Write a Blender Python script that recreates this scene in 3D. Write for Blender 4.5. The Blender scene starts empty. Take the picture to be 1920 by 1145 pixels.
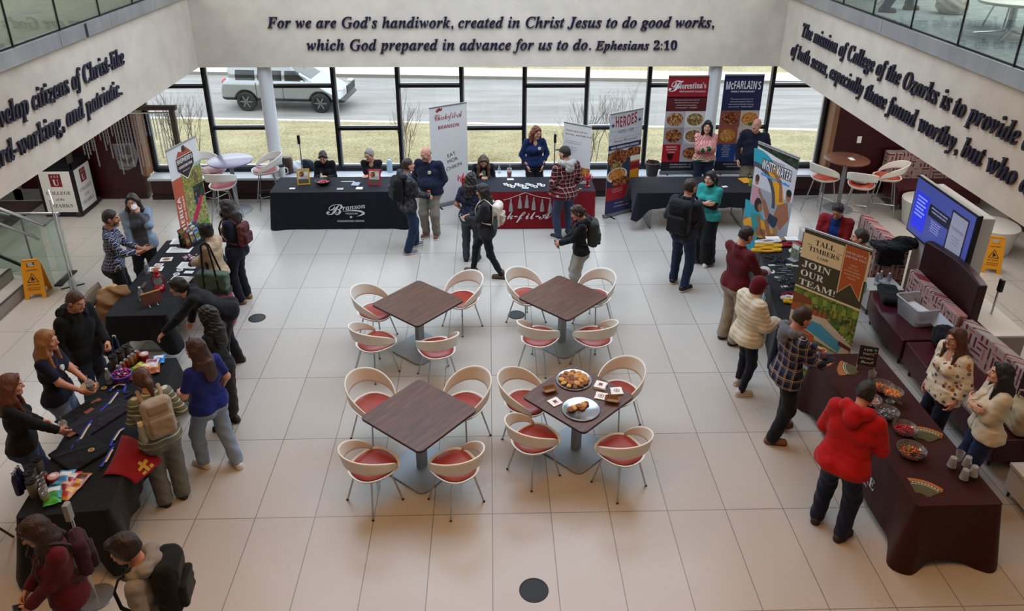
import bpy, math, random
import numpy as np
from mathutils import Vector, Matrix

sc = bpy.context.scene
COL = sc.collection
rnd = random.Random(7)
PI = math.pi
R_ = math.radians

# ---------------------------------------------------------------- camera
FPX, CPY = 1443.93, 427.56
CPOS = Vector((0.00985, -12.14418, 6.02467))
CROT = Matrix.Rotation(R_(-1.725), 3, 'Z') @ Matrix.Rotation(R_(65.428), 3, 'X') @ Matrix.Rotation(R_(0.252), 3, 'Z')
cam = bpy.data.cameras.new('camera')
cam.sensor_width = 36
cam.lens = FPX * 36 / 1920
cam.shift_y = (CPY - 572.5) / 1920
cam.clip_end = 300
cam_o = bpy.data.objects.new('camera', cam)
cam_o.matrix_world = Matrix.Translation(CPOS) @ CROT.to_4x4()
COL.objects.link(cam_o)
sc.camera = cam_o

# ---------------------------------------------------------------- light and exposure
sc.view_settings.view_transform = 'Standard'
sc.view_settings.look = 'None'
sc.view_settings.gamma = 1
sc.view_settings.exposure = 0.18
sc.cycles.use_denoising = True
sc.cycles.max_bounces = 7
sc.cycles.diffuse_bounces = 3
sc.cycles.glossy_bounces = 3
sc.cycles.transmission_bounces = 6
sc.cycles.transparent_max_bounces = 12
sc.cycles.caustics_reflective = False
sc.cycles.caustics_refractive = False
sc.cycles.sample_clamp_indirect = 4

w = bpy.data.worlds.new('overcast_sky')
sc.world = w
w.use_nodes = True
w.node_tree.nodes['Background'].inputs[0].default_value = (0.88, 0.94, 1.0, 1)
w.node_tree.nodes['Background'].inputs[1].default_value = 2.9


def area(name, loc, sx, sy, power, color, rot=(0, 0, 0), spread=180):
    l = bpy.data.lights.new(name, 'AREA')
    l.shape = 'RECTANGLE'
    l.size, l.size_y, l.energy, l.color = sx, sy, power, color
    l.spread = R_(spread)
    o = bpy.data.objects.new(name, l)
    o.location, o.rotation_euler = loc, rot
    COL.objects.link(o)
    return o


def spot(name, loc, power, color, ang=80, blend=.6, rad=.12):
    l = bpy.data.lights.new(name, 'SPOT')
    l.energy, l.color, l.spot_size, l.spot_blend, l.shadow_soft_size = power, color, R_(ang), blend, rad
    o = bpy.data.objects.new(name, l)
    o.location = loc
    COL.objects.link(o)
    return o


# overhead atrium fill: warm near half, added cool panel standing in for window daylight
area('atrium_fill_light', (0, -.7, 7.3), 9, 5, 480, (.66, .81, 1), spread=135)
area('atrium_fill_light', (0, -8.4, 7.3), 8, 4, 165, (1, .50, .18), spread=140)
for x in (-9.5, 9.5):
    area('balcony_soffit_light', (x * .82, -1.0, 2.62), .5, 6, 75, (1, .95, .90))
    area('balcony_soffit_light', (x * .82, -7.5, 2.62), .5, 4, 26, (1, .88, .76))
    area('upper_floor_light', (x, -1, 7.2), 5, 8, 520, (.97, 1, .98))
for x, y in ((-3.4, -8.2), (-1.2, -9.2), (1.4, -9), (3.6, -8), (-4.2, -6.3), (4.4, -6.6)):
    spot('ceiling_downlight', (x, y, 7.25), 42, (1, .55, .23), 42, .7)


# ---------------------------------------------------------------- pixel helpers: where a ray of this photograph meets a level
def ray(px, py):
    return CROT @ Vector(((px - 960) / FPX, -(py - CPY) / FPX, -1))


def at(px, py, z=0.0):
    d = ray(px, py)
    return CPOS + d * ((z - CPOS.z) / d.z)


# ---------------------------------------------------------------- materials
def lin(h):
    h = h.lstrip('#')
    c = [int(h[i:i + 2], 16) / 255 for i in (0, 2, 4)]
    return tuple(v / 12.92 if v <= .04045 else ((v + .055) / 1.055) ** 2.4 for v in c) + (1,)


MATS = {}


class NT:
    def __init__(s, name):
        s.m = bpy.data.materials.new(name)
        s.m.use_nodes = True
        s.t = s.m.node_tree
        s.b = s.t.nodes['Principled BSDF']
        s.co = None

    def n(s, typ, _out=0, **kw):
        nd = s.t.nodes.new(typ)
        for k, v in kw.items():
            if k.startswith('p_'):
                setattr(nd, k[2:], v)
            else:
                key = int(k[1:]) if k[0] == 'i' and k[1:].isdigit() else k.replace('_', ' ')
                sk = nd.inputs[key]
                if isinstance(v, bpy.types.NodeSocket):
                    s.t.links.new(v, sk)
                else:
                    sk.default_value = v
        return nd.outputs[_out]

    def obj(s, scale=None, world=False):
        o = s.n('ShaderNodeNewGeometry', 0) if world else s.n('ShaderNodeTexCoord', 3)
        if scale is not None:
            o = s.n('ShaderNodeMapping', i0=o, i3=scale if hasattr(scale, '__len__') else (scale,) * 3)
        return o

    def math(s, op, a, b=0.0, c=0.0):
        nd = s.t.nodes.new('ShaderNodeMath')
        nd.operation = op
        for i, v in enumerate((a, b, c)):
            if isinstance(v, bpy.types.NodeSocket):
                s.t.links.new(v, nd.inputs[i])
            else:
                nd.inputs[i].default_value = v
        return nd.outputs[0]

    def mix(s, f, a, b):
        nd = s.t.nodes.new('ShaderNodeMix')
        nd.data_type = 'RGBA'
        for i, v in ((0, f), (6, a), (7, b)):
            if isinstance(v, str):
                v = lin(v)
            if isinstance(v, bpy.types.NodeSocket):
                s.t.links.new(v, nd.inputs[i])
            else:
                nd.inputs[i].default_value = v
        return nd.outputs[2]

    def ramp(s, f, stops, const=False):
        nd = s.t.nodes.new('ShaderNodeValToRGB')
        cr = nd.color_ramp
        if const:
            cr.interpolation = 'CONSTANT'
        while len(cr.elements) < len(stops):
            cr.elements.new(1)
        for e, (p, c) in zip(cr.elements, stops):
            e.position, e.color = p, lin(c)
        s.t.links.new(f, nd.inputs[0])
        return nd.outputs[0]

    def noise(s, sc_, det=3, out=0, vec=None, rough=.55):
        return s.n('ShaderNodeTexNoise', out, Vector=vec if vec is not None else s.obj(), Scale=sc_, Detail=float(det), Roughness=rough)

    def bump(s, h, strength=.3, dist=.01):
        s.t.links.new(s.n('ShaderNodeBump', Height=h, Strength=strength, Distance=dist), s.b.inputs['Normal'])

    def fin(s, color, rough=.5, metal=0, spec=.5, **kw):
        for k, v in dict(Base_Color=color, Roughness=rough, Metallic=metal, Specular_IOR_Level=spec, **kw).items():
            sk = s.b.inputs[k.replace('_', ' ')]
            if isinstance(v, str):
                v = lin(v)
            if isinstance(v, bpy.types.NodeSocket):
                s.t.links.new(v, sk)
            else:
                sk.default_value = v
        return s.m


def M(h, rough=.5, metal=0, spec=.5, kind=None):
    """plain, fabric (weave bump, slight mottling), paper, hair, skin by colour"""
    key = (h, rough, metal, spec, kind)
    if key in MATS:
        return MATS[key]
    t = NT('%s_%s' % (kind or 'plain', h.strip('#')))
    c = lin(h)
    if kind == 'fabric':       # deep cloth colours
        g_ = .62 + .38 * min(1, (.2 * c[0] + .7 * c[1] + .1 * c[2]) / .22)
        lo = min(c[:3]) * .6 * (1 - min(1, max(c[:3]) / .5))
        c = tuple((v - lo) * g_ for v in c[:3]) + (1,)
    dark = tuple(v * .78 for v in c[:3]) + (1,)
    lite = tuple(min(1, v * 1.18 + .004) for v in c[:3]) + (1,)
    if kind == 'fabric':
        col = t.mix(t.noise(9, 4), dark, lite)
        t.bump(t.math('ADD', t.noise(11, 2), t.math('MULTIPLY', t.noise(420, 1), .06)), .4, .014)
        m = t.fin(col, max(rough, .75), 0, .25, Sheen_Weight=.08)
    elif kind == 'hair':
        v = t.obj((60, 60, 7))
        nn = t.noise(1, 4, vec=v)
        col = t.mix(nn, tuple(x * .45 for x in c[:3]) + (1,), tuple(min(1, x * 1.6 + .006) for x in c[:3]) + (1,))
        t.bump(nn, .8, .015)
        m = t.fin(col, .42, 0, .45)
    elif kind == 'skin':
        col = t.mix(t.noise(25, 3), dark, lite)
        m = t.fin(col, .5, 0, .35, Subsurface_Weight=0.0)
    elif kind == 'mottle':
        col = t.mix(t.noise(3, 4), dark, lite)
        t.bump(t.noise(120, 2), .1, .002)
        m = t.fin(col, rough, metal, spec)
    else:
        m = t.fin(h, rough, metal, spec)
    MATS[key] = m
    return m


def fab(h):
    return M(h, .85, kind='fabric')


def plaid(name, base, cols, su=11.0):
    """woven check: bands across and along the cloth"""
    t = NT(name)
    v = t.n('ShaderNodeSeparateXYZ', 0, Vector=t.obj())
    sep = v.node
    u = t.math('ADD', sep.outputs[0], t.math('MULTIPLY', sep.outputs[1], .8))
    col = lin(base)
    cur = None
    for k, (c, freq, ph, wd, ax) in enumerate(cols):
        src = u if ax == 'u' else sep.outputs[2]
        fr = t.math('FRACT', t.math('ADD', t.math('MULTIPLY', src, freq), ph))
        band = t.math('MULTIPLY', t.math('LESS_THAN', fr, wd), .78)
        cur = t.mix(band, cur if cur is not None else col, c)
    t.bump(t.noise(14, 3), .5, .02)
    return t.fin(cur, .85, 0, .2)


def stripes(name, a, b, freq, wd, ax=2):
    t = NT(name)
    t.n('ShaderNodeSeparateXYZ', 0, Vector=t.obj())
    sep = t.t.nodes[-1]
    fr = t.math('FRACT', t.math('MULTIPLY', sep.outputs[ax], freq))
    t.bump(t.noise(14, 3), .5, .02)
    return t.fin(t.mix(t.math('LESS_THAN', fr, wd), a, b), .85, 0, .2)


def speck(name, base, spots, scale, size):
    """cloth with scattered printed spots"""
    t = NT(name)
    vn = t.t.nodes.new('ShaderNodeTexVoronoi')
    vn.inputs['Scale'].default_value = scale
    t.t.links.new(t.obj(), vn.inputs['Vector'])
    cc = t.ramp(t.n('ShaderNodeSeparateColor', 0, Color=vn.outputs[1]), [(i / len(spots), c) for i, c in enumerate(spots)], True)
    t.bump(t.noise(14, 3), .5, .02)
    return t.fin(t.mix(t.math('LESS_THAN', vn.outputs[0], size), base, cc), .85, 0, .2)


def blotch(name, stops, scale, det=5, rough=.8, vec=None, bump=0, const=False):
    t = NT(name)
    nn = t.noise(scale, det, vec=t.obj(vec) if vec is not None else None, rough=.65)
    if bump:
        t.bump(nn, bump, .01)
    return t.fin(t.ramp(nn, stops, const), rough, 0, .3)


def cells(name, stops, scale, rough=.6, warp=.06):
    """pictures of heaped food and leaves: warped cells, each with a colour of its own"""
    t = NT(name)
    nz = t.n('ShaderNodeVectorMath', 0, p_operation='MULTIPLY_ADD', i0=t.noise(scale * .8, 3, 1), i1=(warp, warp, warp), i2=t.obj())
    vn = t.t.nodes.new('ShaderNodeTexVoronoi')
    vn.inputs['Scale'].default_value = scale
    t.t.links.new(nz, vn.inputs['Vector'])
    a = t.ramp(t.n('ShaderNodeSeparateColor', 0, Color=vn.outputs[1]), stops)
    return t.fin(t.mix(t.math('MULTIPLY', t.noise(scale * 3, 3), .75), a, stops[0][1]), rough, 0, .3)


def wood(name, stops, vec, rough=.4, spec=.5):
    t = NT(name)
    a = t.noise(1.0, 6, vec=t.obj(vec), rough=.6)
    b = t.noise(1.0, 3, vec=t.obj(tuple(x * 6 for x in vec)))
    return t.fin(t.ramp(t.math('ADD', t.math('MULTIPLY', a, .75), t.math('MULTIPLY', b, .25)), stops), rough, 0, spec)


def glass(name, tint='#fdfefe', gloss=.12, rough=.02, milk=0):
    """thin pane: clear with a fresnel reflection"""
    m = bpy.data.materials.new(name)
    m.use_nodes = True
    t = m.node_tree
    t.nodes.clear()
    out = t.nodes.new('ShaderNodeOutputMaterial')
    mx = t.nodes.new('ShaderNodeMixShader')
    tr = t.nodes.new('ShaderNodeBsdfTransparent')
    gl = t.nodes.new('ShaderNodeBsdfGlossy')
    lw = t.nodes.new('ShaderNodeLayerWeight')
    mt = t.nodes.new('ShaderNodeMath')
    mt.operation = 'MULTIPLY_ADD'
    mt.inputs[1].default_value = gloss * 3
    mt.inputs[2].default_value = gloss * .3
    lw.inputs[0].default_value = .25
    tr.inputs[0].default_value = lin(tint)
    gl.inputs['Roughness'].default_value = rough
    t.links.new(lw.outputs['Fresnel'], mt.inputs[0])
    t.links.new(mt.outputs[0], mx.inputs[0])
    t.links.new(tr.outputs[0], mx.inputs[1])
    t.links.new(gl.outputs[0], mx.inputs[2])
    sh = mx.outputs[0]
    if milk:        # cloudy plastic scatters some light
        df = t.nodes.new('ShaderNodeBsdfDiffuse')
        df.inputs[0].default_value = (.8, .82, .84, 1)
        m2 = t.nodes.new('ShaderNodeMixShader')
        m2.inputs[0].default_value = milk
        t.links.new(sh, m2.inputs[1])
        t.links.new(df.outputs[0], m2.inputs[2])
        sh = m2.outputs[0]
    t.links.new(sh, out.inputs[0])
    return m


# ---------------------------------------------------------------- mesh builder
def frame(o, x, y, z):
    return Matrix(((x[0], y[0], z[0], o[0]), (x[1], y[1], z[1], o[1]), (x[2], y[2], z[2], o[2]), (0, 0, 0, 1)))


def ortho(z):
    z = Vector(z).normalized()
    a = Vector((0, 0, 1)) if abs(z.z) < .9 else Vector((1, 0, 0))
    x = a.cross(z).normalized()
    return x, z.cross(x), z


_TXT = {}


def text_data(body, split=False):
    if (body, split) not in _TXT:
        c = bpy.data.curves.new('lettering', 'FONT')
        c.body = body
        c.size = 1
        c.resolution_u = 3
        if any(0x1D4D0 <= ord(q) <= 0x1D503 for q in body):
            c.offset = .004       # heavier script
        if split:
            for i in range(len(body)):
                c.materials.append(None)
            for i in range(len(body)):
                c.body_format[i].material_index = i
        o = bpy.data.objects.new('lettering', c)
        COL.objects.link(o)
        me = bpy.data.meshes.new_from_object(o.evaluated_get(bpy.context.evaluated_depsgraph_get()))
        vs = np.array([v.co[:] for v in me.vertices]).reshape(-1, 3)
        fs = [tuple(p.vertices) for p in me.polygons]
        ids = [p.material_index for p in me.polygons]
        bpy.data.objects.remove(o)
        bpy.data.curves.remove(c)
        bpy.data.meshes.remove(me)
        _TXT[body, split] = (vs, fs, ids) if split else (vs, fs)
    return _TXT[body, split]


def _map(s, up, lo, dg=None):
    r = ''
    for ch in s:
        if 'A' <= ch <= 'Z':
            r += chr(up + ord(ch) - 65)
        elif 'a' <= ch <= 'z':
            r += chr(lo + ord(ch) - 97)
        elif dg and ch.isdigit():
            r += chr(dg + ord(ch) - 48)
        else:
            r += ch
    return r


def t_bi(s): return _map(s, 0x1D468, 0x1D482, 0x1D7CE)      # bold italic serif
def t_sb(s): return _map(s, 0x1D400, 0x1D41A, 0x1D7CE)      # bold serif
def t_sc(s): return _map(s, 0x1D4D0, 0x1D4EA)               # bold script
def t_ss(s): return _map(s, 0x1D5D4, 0x1D5EE, 0x1D7EC)      # bold sans


class MB:
    def __init__(s):
        s.v, s.f, s.m, s.sm, s.mats = [], [], [], [], []

    def mi(s, m):
        if m not in s.mats:
            s.mats.append(m)
        return s.mats.index(m)

    def add(s, vs, fs, m, smooth=False, X=None):
        k = len(s.v)
        i = s.mi(m)
        for p in vs:
            p = Vector(p)
            s.v.append(tuple(X @ p) if X is not None else tuple(p))
        for f in fs:
            s.f.append(tuple(a + k for a in f))
            s.m.append(i)
            s.sm.append(smooth)
        return s

    def box(s, c, d, m, X=None, rz=0):
        x, y, z = d[0] / 2, d[1] / 2, d[2] / 2
        vs = [(a, b, e) for e in (-z, z) for a, b in ((-x, -y), (x, -y), (x, y), (-x, y))]
        Y = Matrix.Translation(c) @ Matrix.Rotation(rz, 4, 'Z')
        return s.add(vs, [(3, 2, 1, 0), (4, 5, 6, 7), (0, 1, 5, 4), (1, 2, 6, 5), (2, 3, 7, 6), (3, 0, 4, 7)], m, False, X @ Y if X is not None else Y)

    def prism(s, poly, z0, z1, m, X=None, smooth=False, m2=None):
        n = len(poly)
        vs = [(x, y, z0) for x, y in poly] + [(x, y, z1) for x, y in poly]
        ar = sum(poly[i][0] * poly[(i + 1) % n][1] - poly[(i + 1) % n][0] * poly[i][1] for i in range(n))
        if ar < 0:
            vs = [(x, y, z0) for x, y in poly[::-1]] + [(x, y, z1) for x, y in poly[::-1]]
        s.add(vs, [tuple(range(n - 1, -1, -1)), tuple(range(n, 2 * n))], m2 or m, False, X)
        k = len(s.v) - 2 * n
        i = s.mi(m)
        for a in range(n):
            b = (a + 1) % n
            s.f.append((k + a, k + b, k + n + b, k + n + a))
            s.m.append(i)
            s.sm.append(smooth)
        return s

    def poly(s, pts, m, X=None, z=0.0):
        n = len(pts)
        ar = sum(pts[i][0] * pts[(i + 1) % n][1] - pts[(i + 1) % n][0] * pts[i][1] for i in range(n))
        if ar < 0:
            pts = pts[::-1]
        return s.add([(p[0], p[1], z) for p in pts], [tuple(range(n))], m, False, X)

    def rect(s, x0, y0, x1, y1, m, X=None, z=0.0):
        return s.poly([(x0, y0), (x1, y0), (x1, y1), (x0, y1)], m, X, z)

    def ell(s, cx, cy, rx, ry, m, X=None, z=0.0, n=20, a=0.0):
        ca, sa = math.cos(a), math.sin(a)
        p = []
        for k in range(n):
            u, v = rx * math.cos(k * 2 * PI / n), ry * math.sin(k * 2 * PI / n)
            p.append((cx + u * ca - v * sa, cy + u * sa + v * ca))
        return s.poly(p, m, X, z)

    def text(s, body, m, cx, cy, w=None, h=None, X=None, z=0.0, al='c', ext=0.0, shear=0.0, rot=0.0, arch=0.0, keep=True):
        """lettering: fitted to width w or cap height h, (cx,cy) = baseline centre/left/right"""
        vs, fs = text_data(body)
        if not len(vs):
            return s
        x0, x1 = vs[:, 0].min(), vs[:, 0].max()
        k = (w / (x1 - x0)) if w else h / .7
        ky = h / .7 if h else k
        px = (vs[:, 0] - {'c': (x0 + x1) / 2, 'l': x0, 'r': x1}[al]) * k
        py = vs[:, 1] * ky
        px = px + py * shear
        if arch:
            py = py - arch * (px / ((x1 - x0) * k / 2)) ** 2
        ca, sa = math.cos(rot), math.sin(rot)
        P = [(cx + a * ca - b * sa, cy + a * sa + b * ca, z) for a, b in zip(px, py)]
        if not ext:
            return s.add(P, fs, m, False, X)
        n = len(P)
        edges = {}
        for f in fs:
            for a, b in zip(f, f[1:] + f[:1]):
                if (b, a) in edges:
                    del edges[(b, a)]
                else:
                    edges[(a, b)] = 1
        vv = [(a, b, z + ext) for a, b, _ in P] + P
        ff = list(fs) + [(b, a, a + n, b + n) for a, b in edges]
        return s.add(vv, ff, m, False, X)

    def tube(s, pts, r, m, n=8, caps=True, closed=False, X=None, flat=1.0):
        pts = [Vector(p) for p in pts]
        rs = r if hasattr(r, '__len__') else [r] * len(pts)
        N = len(pts)
        vs, prev = [], None
        for i, p in enumerate(pts):
            if closed:
                t = pts[(i + 1) % N] - pts[i - 1]
            else:
                t = pts[min(i + 1, N - 1)] - pts[max(i - 1, 0)]
            t = t.normalized() if t.length else Vector((0, 0, 1))
            if prev is None:
                x, y, _ = ortho(t)
            else:
                x = (prev - t * prev.dot(t))
                x = x.normalized() if x.length > 1e-6 else ortho(t)[0]
                y = t.cross(x)
            prev = x
            for k in range(n):
                a = 2 * PI * k / n
                vs.append(p + (x * math.cos(a) + y * math.sin(a) * flat) * rs[i])
        fs = []
        for i in range(N if closed else N - 1):
            j = (i + 1) % N
            for k in range(n):
                l = (k + 1) % n
                fs.append((i * n + k, i * n + l, j * n + l, j * n + k))
        if caps and not closed:
            fs += [tuple(range(n - 1, -1, -1)), tuple((N - 1) * n + k for k in range(n))]
        return s.add(vs, fs, m, True, X)

    def lathe(s, prof, m, c=(0, 0, 0), n=24, X=None, wave=None):
        vs, fs = [], []
        for r, z in prof:
            for k in range(n):
                a = 2 * PI * k / n
                rr = max(r, 1e-4) * (1 + (wave[0] * math.cos(wave[1] * a) if wave else 0))
                vs.append((c[0] + rr * math.cos(a), c[1] + rr * math.sin(a), c[2] + z))
        for i in range(len(prof) - 1):
            for k in range(n):
                l = (k + 1) % n
                fs.append((i * n + k, i * n + l, (i + 1) * n + l, (i + 1) * n + k))
        return s.add(vs, fs, m, True, X)

    def ball(s, c, r, m, n=12, X=None):
        r = r if hasattr(r, '__len__') else (r, r, r)
        h = n // 2
        vs, fs = [], []
        for i in range(h + 1):
            b = -PI / 2 + PI * i / h
            for k in range(n):
                a = 2 * PI * k / n
                q = max(math.cos(b), 1e-3)
                vs.append((c[0] + r[0] * q * math.cos(a), c[1] + r[1] * q * math.sin(a), c[2] + r[2] * math.sin(b)))
        for i in range(h):
            for k in range(n):
                l = (k + 1) % n
                fs.append((i * n + k, i * n + l, (i + 1) * n + l, (i + 1) * n + k))
        return s.add(vs, fs, m, True, X)

    def grid(s, fn, nu, nv, m, smooth=True, X=None, closeu=False):
        vs = [fn(i / (nu if closeu else nu - 1), j / (nv - 1)) for j in range(nv) for i in range(nu)]
        fs = []
        for j in range(nv - 1):
            for i in range(nu if closeu else nu - 1):
                i2 = (i + 1) % nu
                fs.append((j * nu + i, j * nu + i2, (j + 1) * nu + i2, (j + 1) * nu + i))
        return s.add(vs, fs, m, smooth, X)

    def build(s, name, parent=None, bevel=0, seg=2, solid=0, sub=0, sharp=35, loc=None, rz=0, label=None):
        me = bpy.data.meshes.new(name)
        me.from_pydata(s.v, [], s.f)
        for m in s.mats:
            me.materials.append(m)
        me.polygons.foreach_set('material_index', s.m)
        me.polygons.foreach_set('use_smooth', s.sm)
        if any(s.sm):
            me.set_sharp_from_angle(angle=R_(sharp))
        o = bpy.data.objects.new(name, me)
        COL.objects.link(o)
        if parent is not None:
            o.parent = parent
        if loc is not None:
            o.location = loc
        o.rotation_euler = (0, 0, rz)
        if solid:
            q = o.modifiers.new('thickness', 'SOLIDIFY')
            q.thickness = solid
            q.offset = 0
        if bevel:
            q = o.modifiers.new('edges', 'BEVEL')
            q.width = bevel
            q.segments = seg
            q.limit_method = 'ANGLE'
            q.angle_limit = R_(40)
        if sub:
            q = o.modifiers.new('smooth', 'SUBSURF')
            q.levels = q.render_levels = sub
        if label:
            o['label'] = label
        return o


def tag(o, label, cat, group=None):
    o['label'], o['category'] = label, cat
    if group:
        o['group'] = group
    return o


def thing(name, label, cat, loc=(0, 0, 0), rz=0, group=None):
    o = bpy.data.objects.new(name, None)
    o.empty_display_size = .1
    COL.objects.link(o)
    o.location = loc
    o.rotation_euler = (0, 0, rz)
    return tag(o, label, cat, group)


def struct(name, mb, **kw):
    o = mb.build(name, **kw)
    o['kind'] = 'structure'
    return o


def dup(root, loc, rz, label, group=None):
    def cp(o, par):
        c = o.copy()
        COL.objects.link(c)
        if par is not None:
            c.parent = par
        for ch in list(o.children):
            cp(ch, c)
        return c
    r = cp(root, None)
    r.location = loc
    r.rotation_euler = (0, 0, rz)
    r['label'] = label
    if group:
        r['group'] = group
    return r


def rr(w_, d_, r, n=5):
    """rounded rectangle outline about the origin"""
    p = []
    for cx, cy, a0 in ((w_ / 2 - r, d_ / 2 - r, 0), (-w_ / 2 + r, d_ / 2 - r, 90), (-w_ / 2 + r, -d_ / 2 + r, 180), (w_ / 2 - r, -d_ / 2 + r, 270)):
        for k in range(n + 1):
            a = R_(a0 + 90 * k / n)
            p.append((cx + r * math.cos(a), cy + r * math.sin(a)))
    return p


WHITE = M('#e9e6e0', .45)
CHROME = M('#b9bcc0', .25, 1)
STEEL = M('#8d9197', .4, .9)
BLACK = M('#0d0d10', .45)
BLACKM = M('#15151a', .4, .3)
PAPER = M('#e6e4e0', .7)
CLOTHK = fab('#15161c')
NAVYINK = M('#151a3c', .5)
# ================================================================ THE SETTING
def tile_mat():
    t = NT('floor_tile')
    pos = t.obj(world=True)
    br = t.t.nodes.new('ShaderNodeTexBrick')
    br.offset = 0
    br.squash = 1
    t.t.links.new(pos, br.inputs['Vector'])
    for k, v in dict(Color1=lin('#beb8b0'), Color2=lin('#b7b0a8'), Mortar=lin('#6b655f')).items():
        br.inputs[k].default_value = v
    br.inputs['Scale'].default_value = 1
    br.inputs['Mortar Size'].default_value = .0045
    br.inputs['Mortar Smooth'].default_value = .1
    br.inputs['Brick Width'].default_value = .61
    br.inputs['Row Height'].default_value = 1.22
    cl = t.noise(1.3, 5, vec=pos, rough=.6)
    fine = t.noise(45, 3, vec=pos)
    col = t.mix(t.math('MULTIPLY', t.math('ADD', cl, t.math('MULTIPLY', fine, .5)), .24), br.outputs[0], '#968d84')
    t.bump(t.math('SUBTRACT', 1.0, br.outputs[1]), .25, .003)
    ro = t.math('MULTIPLY_ADD', cl, .14, .22)
    return t.fin(col, ro, 0, .5)


FLOOR = tile_mat()
FASCIA = M('#dccfbf', .75, kind='mottle')
PAINT = M('#d6d1c8', .8)
MAROON = wood('maroon_panel', [(.25, '#230508'), (.55, '#350a0f'), (.8, '#471619')], (2.2, 2.2, 14), .35)
MAROOND = M('#1c0507', .5)
OAKJ = wood('jamb_wood', [(.3, '#6d4a35'), (.7, '#8d6547')], (18, 18, 1.5), .5)
FRAME = M('#17161c', .4, .4)
FRAMES = M('#a9adb3', .4, .7)
SILL = M('#c2c6cc', .35)

WY = 2.95           # window plane
FY = 2.55           # plane of the wall over the windows and of the sill front
XL, XR = -5.5, 5.6  # balcony edges
ZB, ZT, ZM = 2.70, 4.0, 4.19

struct('floor', MB().add([(-14, -16, 0), (14, -16, 0), (14, 3.0, 0), (-14, 3.0, 0)], [(0, 1, 2, 3)], FLOOR))
struct('wall_front', MB().box((0, (FY + WY) / 2 + .1, (ZB + 7.6) / 2), (28, WY + .2 - FY, 7.6 - ZB), FASCIA))
struct('ceiling', MB().box((0, -6.5, 7.7), (28, 20, .2), PAINT))
struct('wall_rear', MB().box((0, -16.1, 3.8), (28, .2, 7.8), PAINT))
struct('wall_left', MB().box((-14.1, -6.5, 3.8), (.2, 19.2, 7.8), PAINT))
struct('wall_right', MB().box((14.1, -6.5, 3.8), (.2, 19.2, 7.8), PAINT))


def carpet(name, a, b, c):
    t = NT(name)
    v = t.obj((5, 16, 1), True)
    n1 = t.noise(1, 6, vec=v, rough=.75)
    n2 = t.noise(90, 2, vec=t.obj(world=True))
    t.bump(n2, .6, .01)
    return t.fin(t.ramp(t.math('ADD', t.math('MULTIPLY', n1, .7), t.math('MULTIPLY', n2, .3)), [(.3, a), (.5, b), (.68, c)]), .95, 0, .1)


CARP_L = carpet('olive_carpet', '#4b493c', '#6a675a', '#807c70')
CARP_R = carpet('teal_grey_carpet', '#525a5a', '#80898a', '#a8b0b0')
for nm, x0, x1, cp in (('left', -14, XL, CARP_L), ('right', XR, 14, CARP_R)):
    cx, wd = (x0 + x1) / 2, x1 - x0
    struct('slab_' + nm, MB().box((cx, -6.75, (ZB + ZT) / 2), (wd, 18.59, ZT - ZB), FASCIA))
    struct('upper_floor_' + nm, MB().box((cx, -6.75, ZT + .07), (wd - .02, 18.5, .14), cp))
BRUSH = wood('brushed_metal', [(.2, '#8f939a'), (.5, '#b4b8be'), (.8, '#cfd2d6')], (.1, 1.4, .3), .3)
BRUSH.node_tree.nodes['Principled BSDF'].inputs['Metallic'].default_value = .75
for nm, x, sg in (('left', XL, 1), ('right', XR, -1)):
    b = MB()
    cuts = [2.53, 1.0, -.62, -2.05, -3.5, -6.2, -9, -12] if sg > 0 else [2.53, -1.2, -4.8, -8.4, -12]
    for y1, y0 in zip(cuts, cuts[1:]):
        b.box((x + sg * .012, (y0 + y1) / 2, (ZT + ZM) / 2 + .005), (.06, abs(y1 - y0) - .008, ZM - ZT), BRUSH)
    if sg > 0:
        b.box((x + .015, -1.36, (ZT + ZM) / 2), (.062, .06, ZM - ZT - .01), BLACK)
    b.box((x - sg * .03, -4.7, ZM + .012), (.05, 14.4, .03), FRAME)
    struct('trim_' + nm, b)
PANE = glass('clear_pane', '#fbfdfc', .06)
RAILG = glass('railing_glass', '#f3f8f6', .07)
for nm, x, ys, lab in (('left', XL, [2.5, 1.39, .284, -.817, -1.937, -3.01, -4.1, -5.2, -6.3], 'frameless glass balcony railing above the left quotation wall'),
                       ('right', XR, [2.5, 1.35, .23, -.80, -1.90, -3.02, -4.11, -5.2, -6.3], 'frameless glass balcony railing above the right mission statement')):
    t = thing('glass_railing', lab, 'railing', (x, 0, ZM))
    for y1, y0 in zip(ys, ys[1:]):
        MB().box((0, (y0 + y1) / 2, .54), (.014, y1 - y0 - .016, 1.06), RAILG).build('glass_panel', t)
    for y in ys[1:-1]:
        MB().box((0, y, .54), (.02, .015, 1.06), BLACK).build('joint', t)
    MB().tube([(0, 2.5, 1.1), (0, -6.3, 1.1)], .022, CHROME).build('handrail', t)

# ---- wall lettering (raised letters)
INK = M('#171633', .4)


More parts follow.
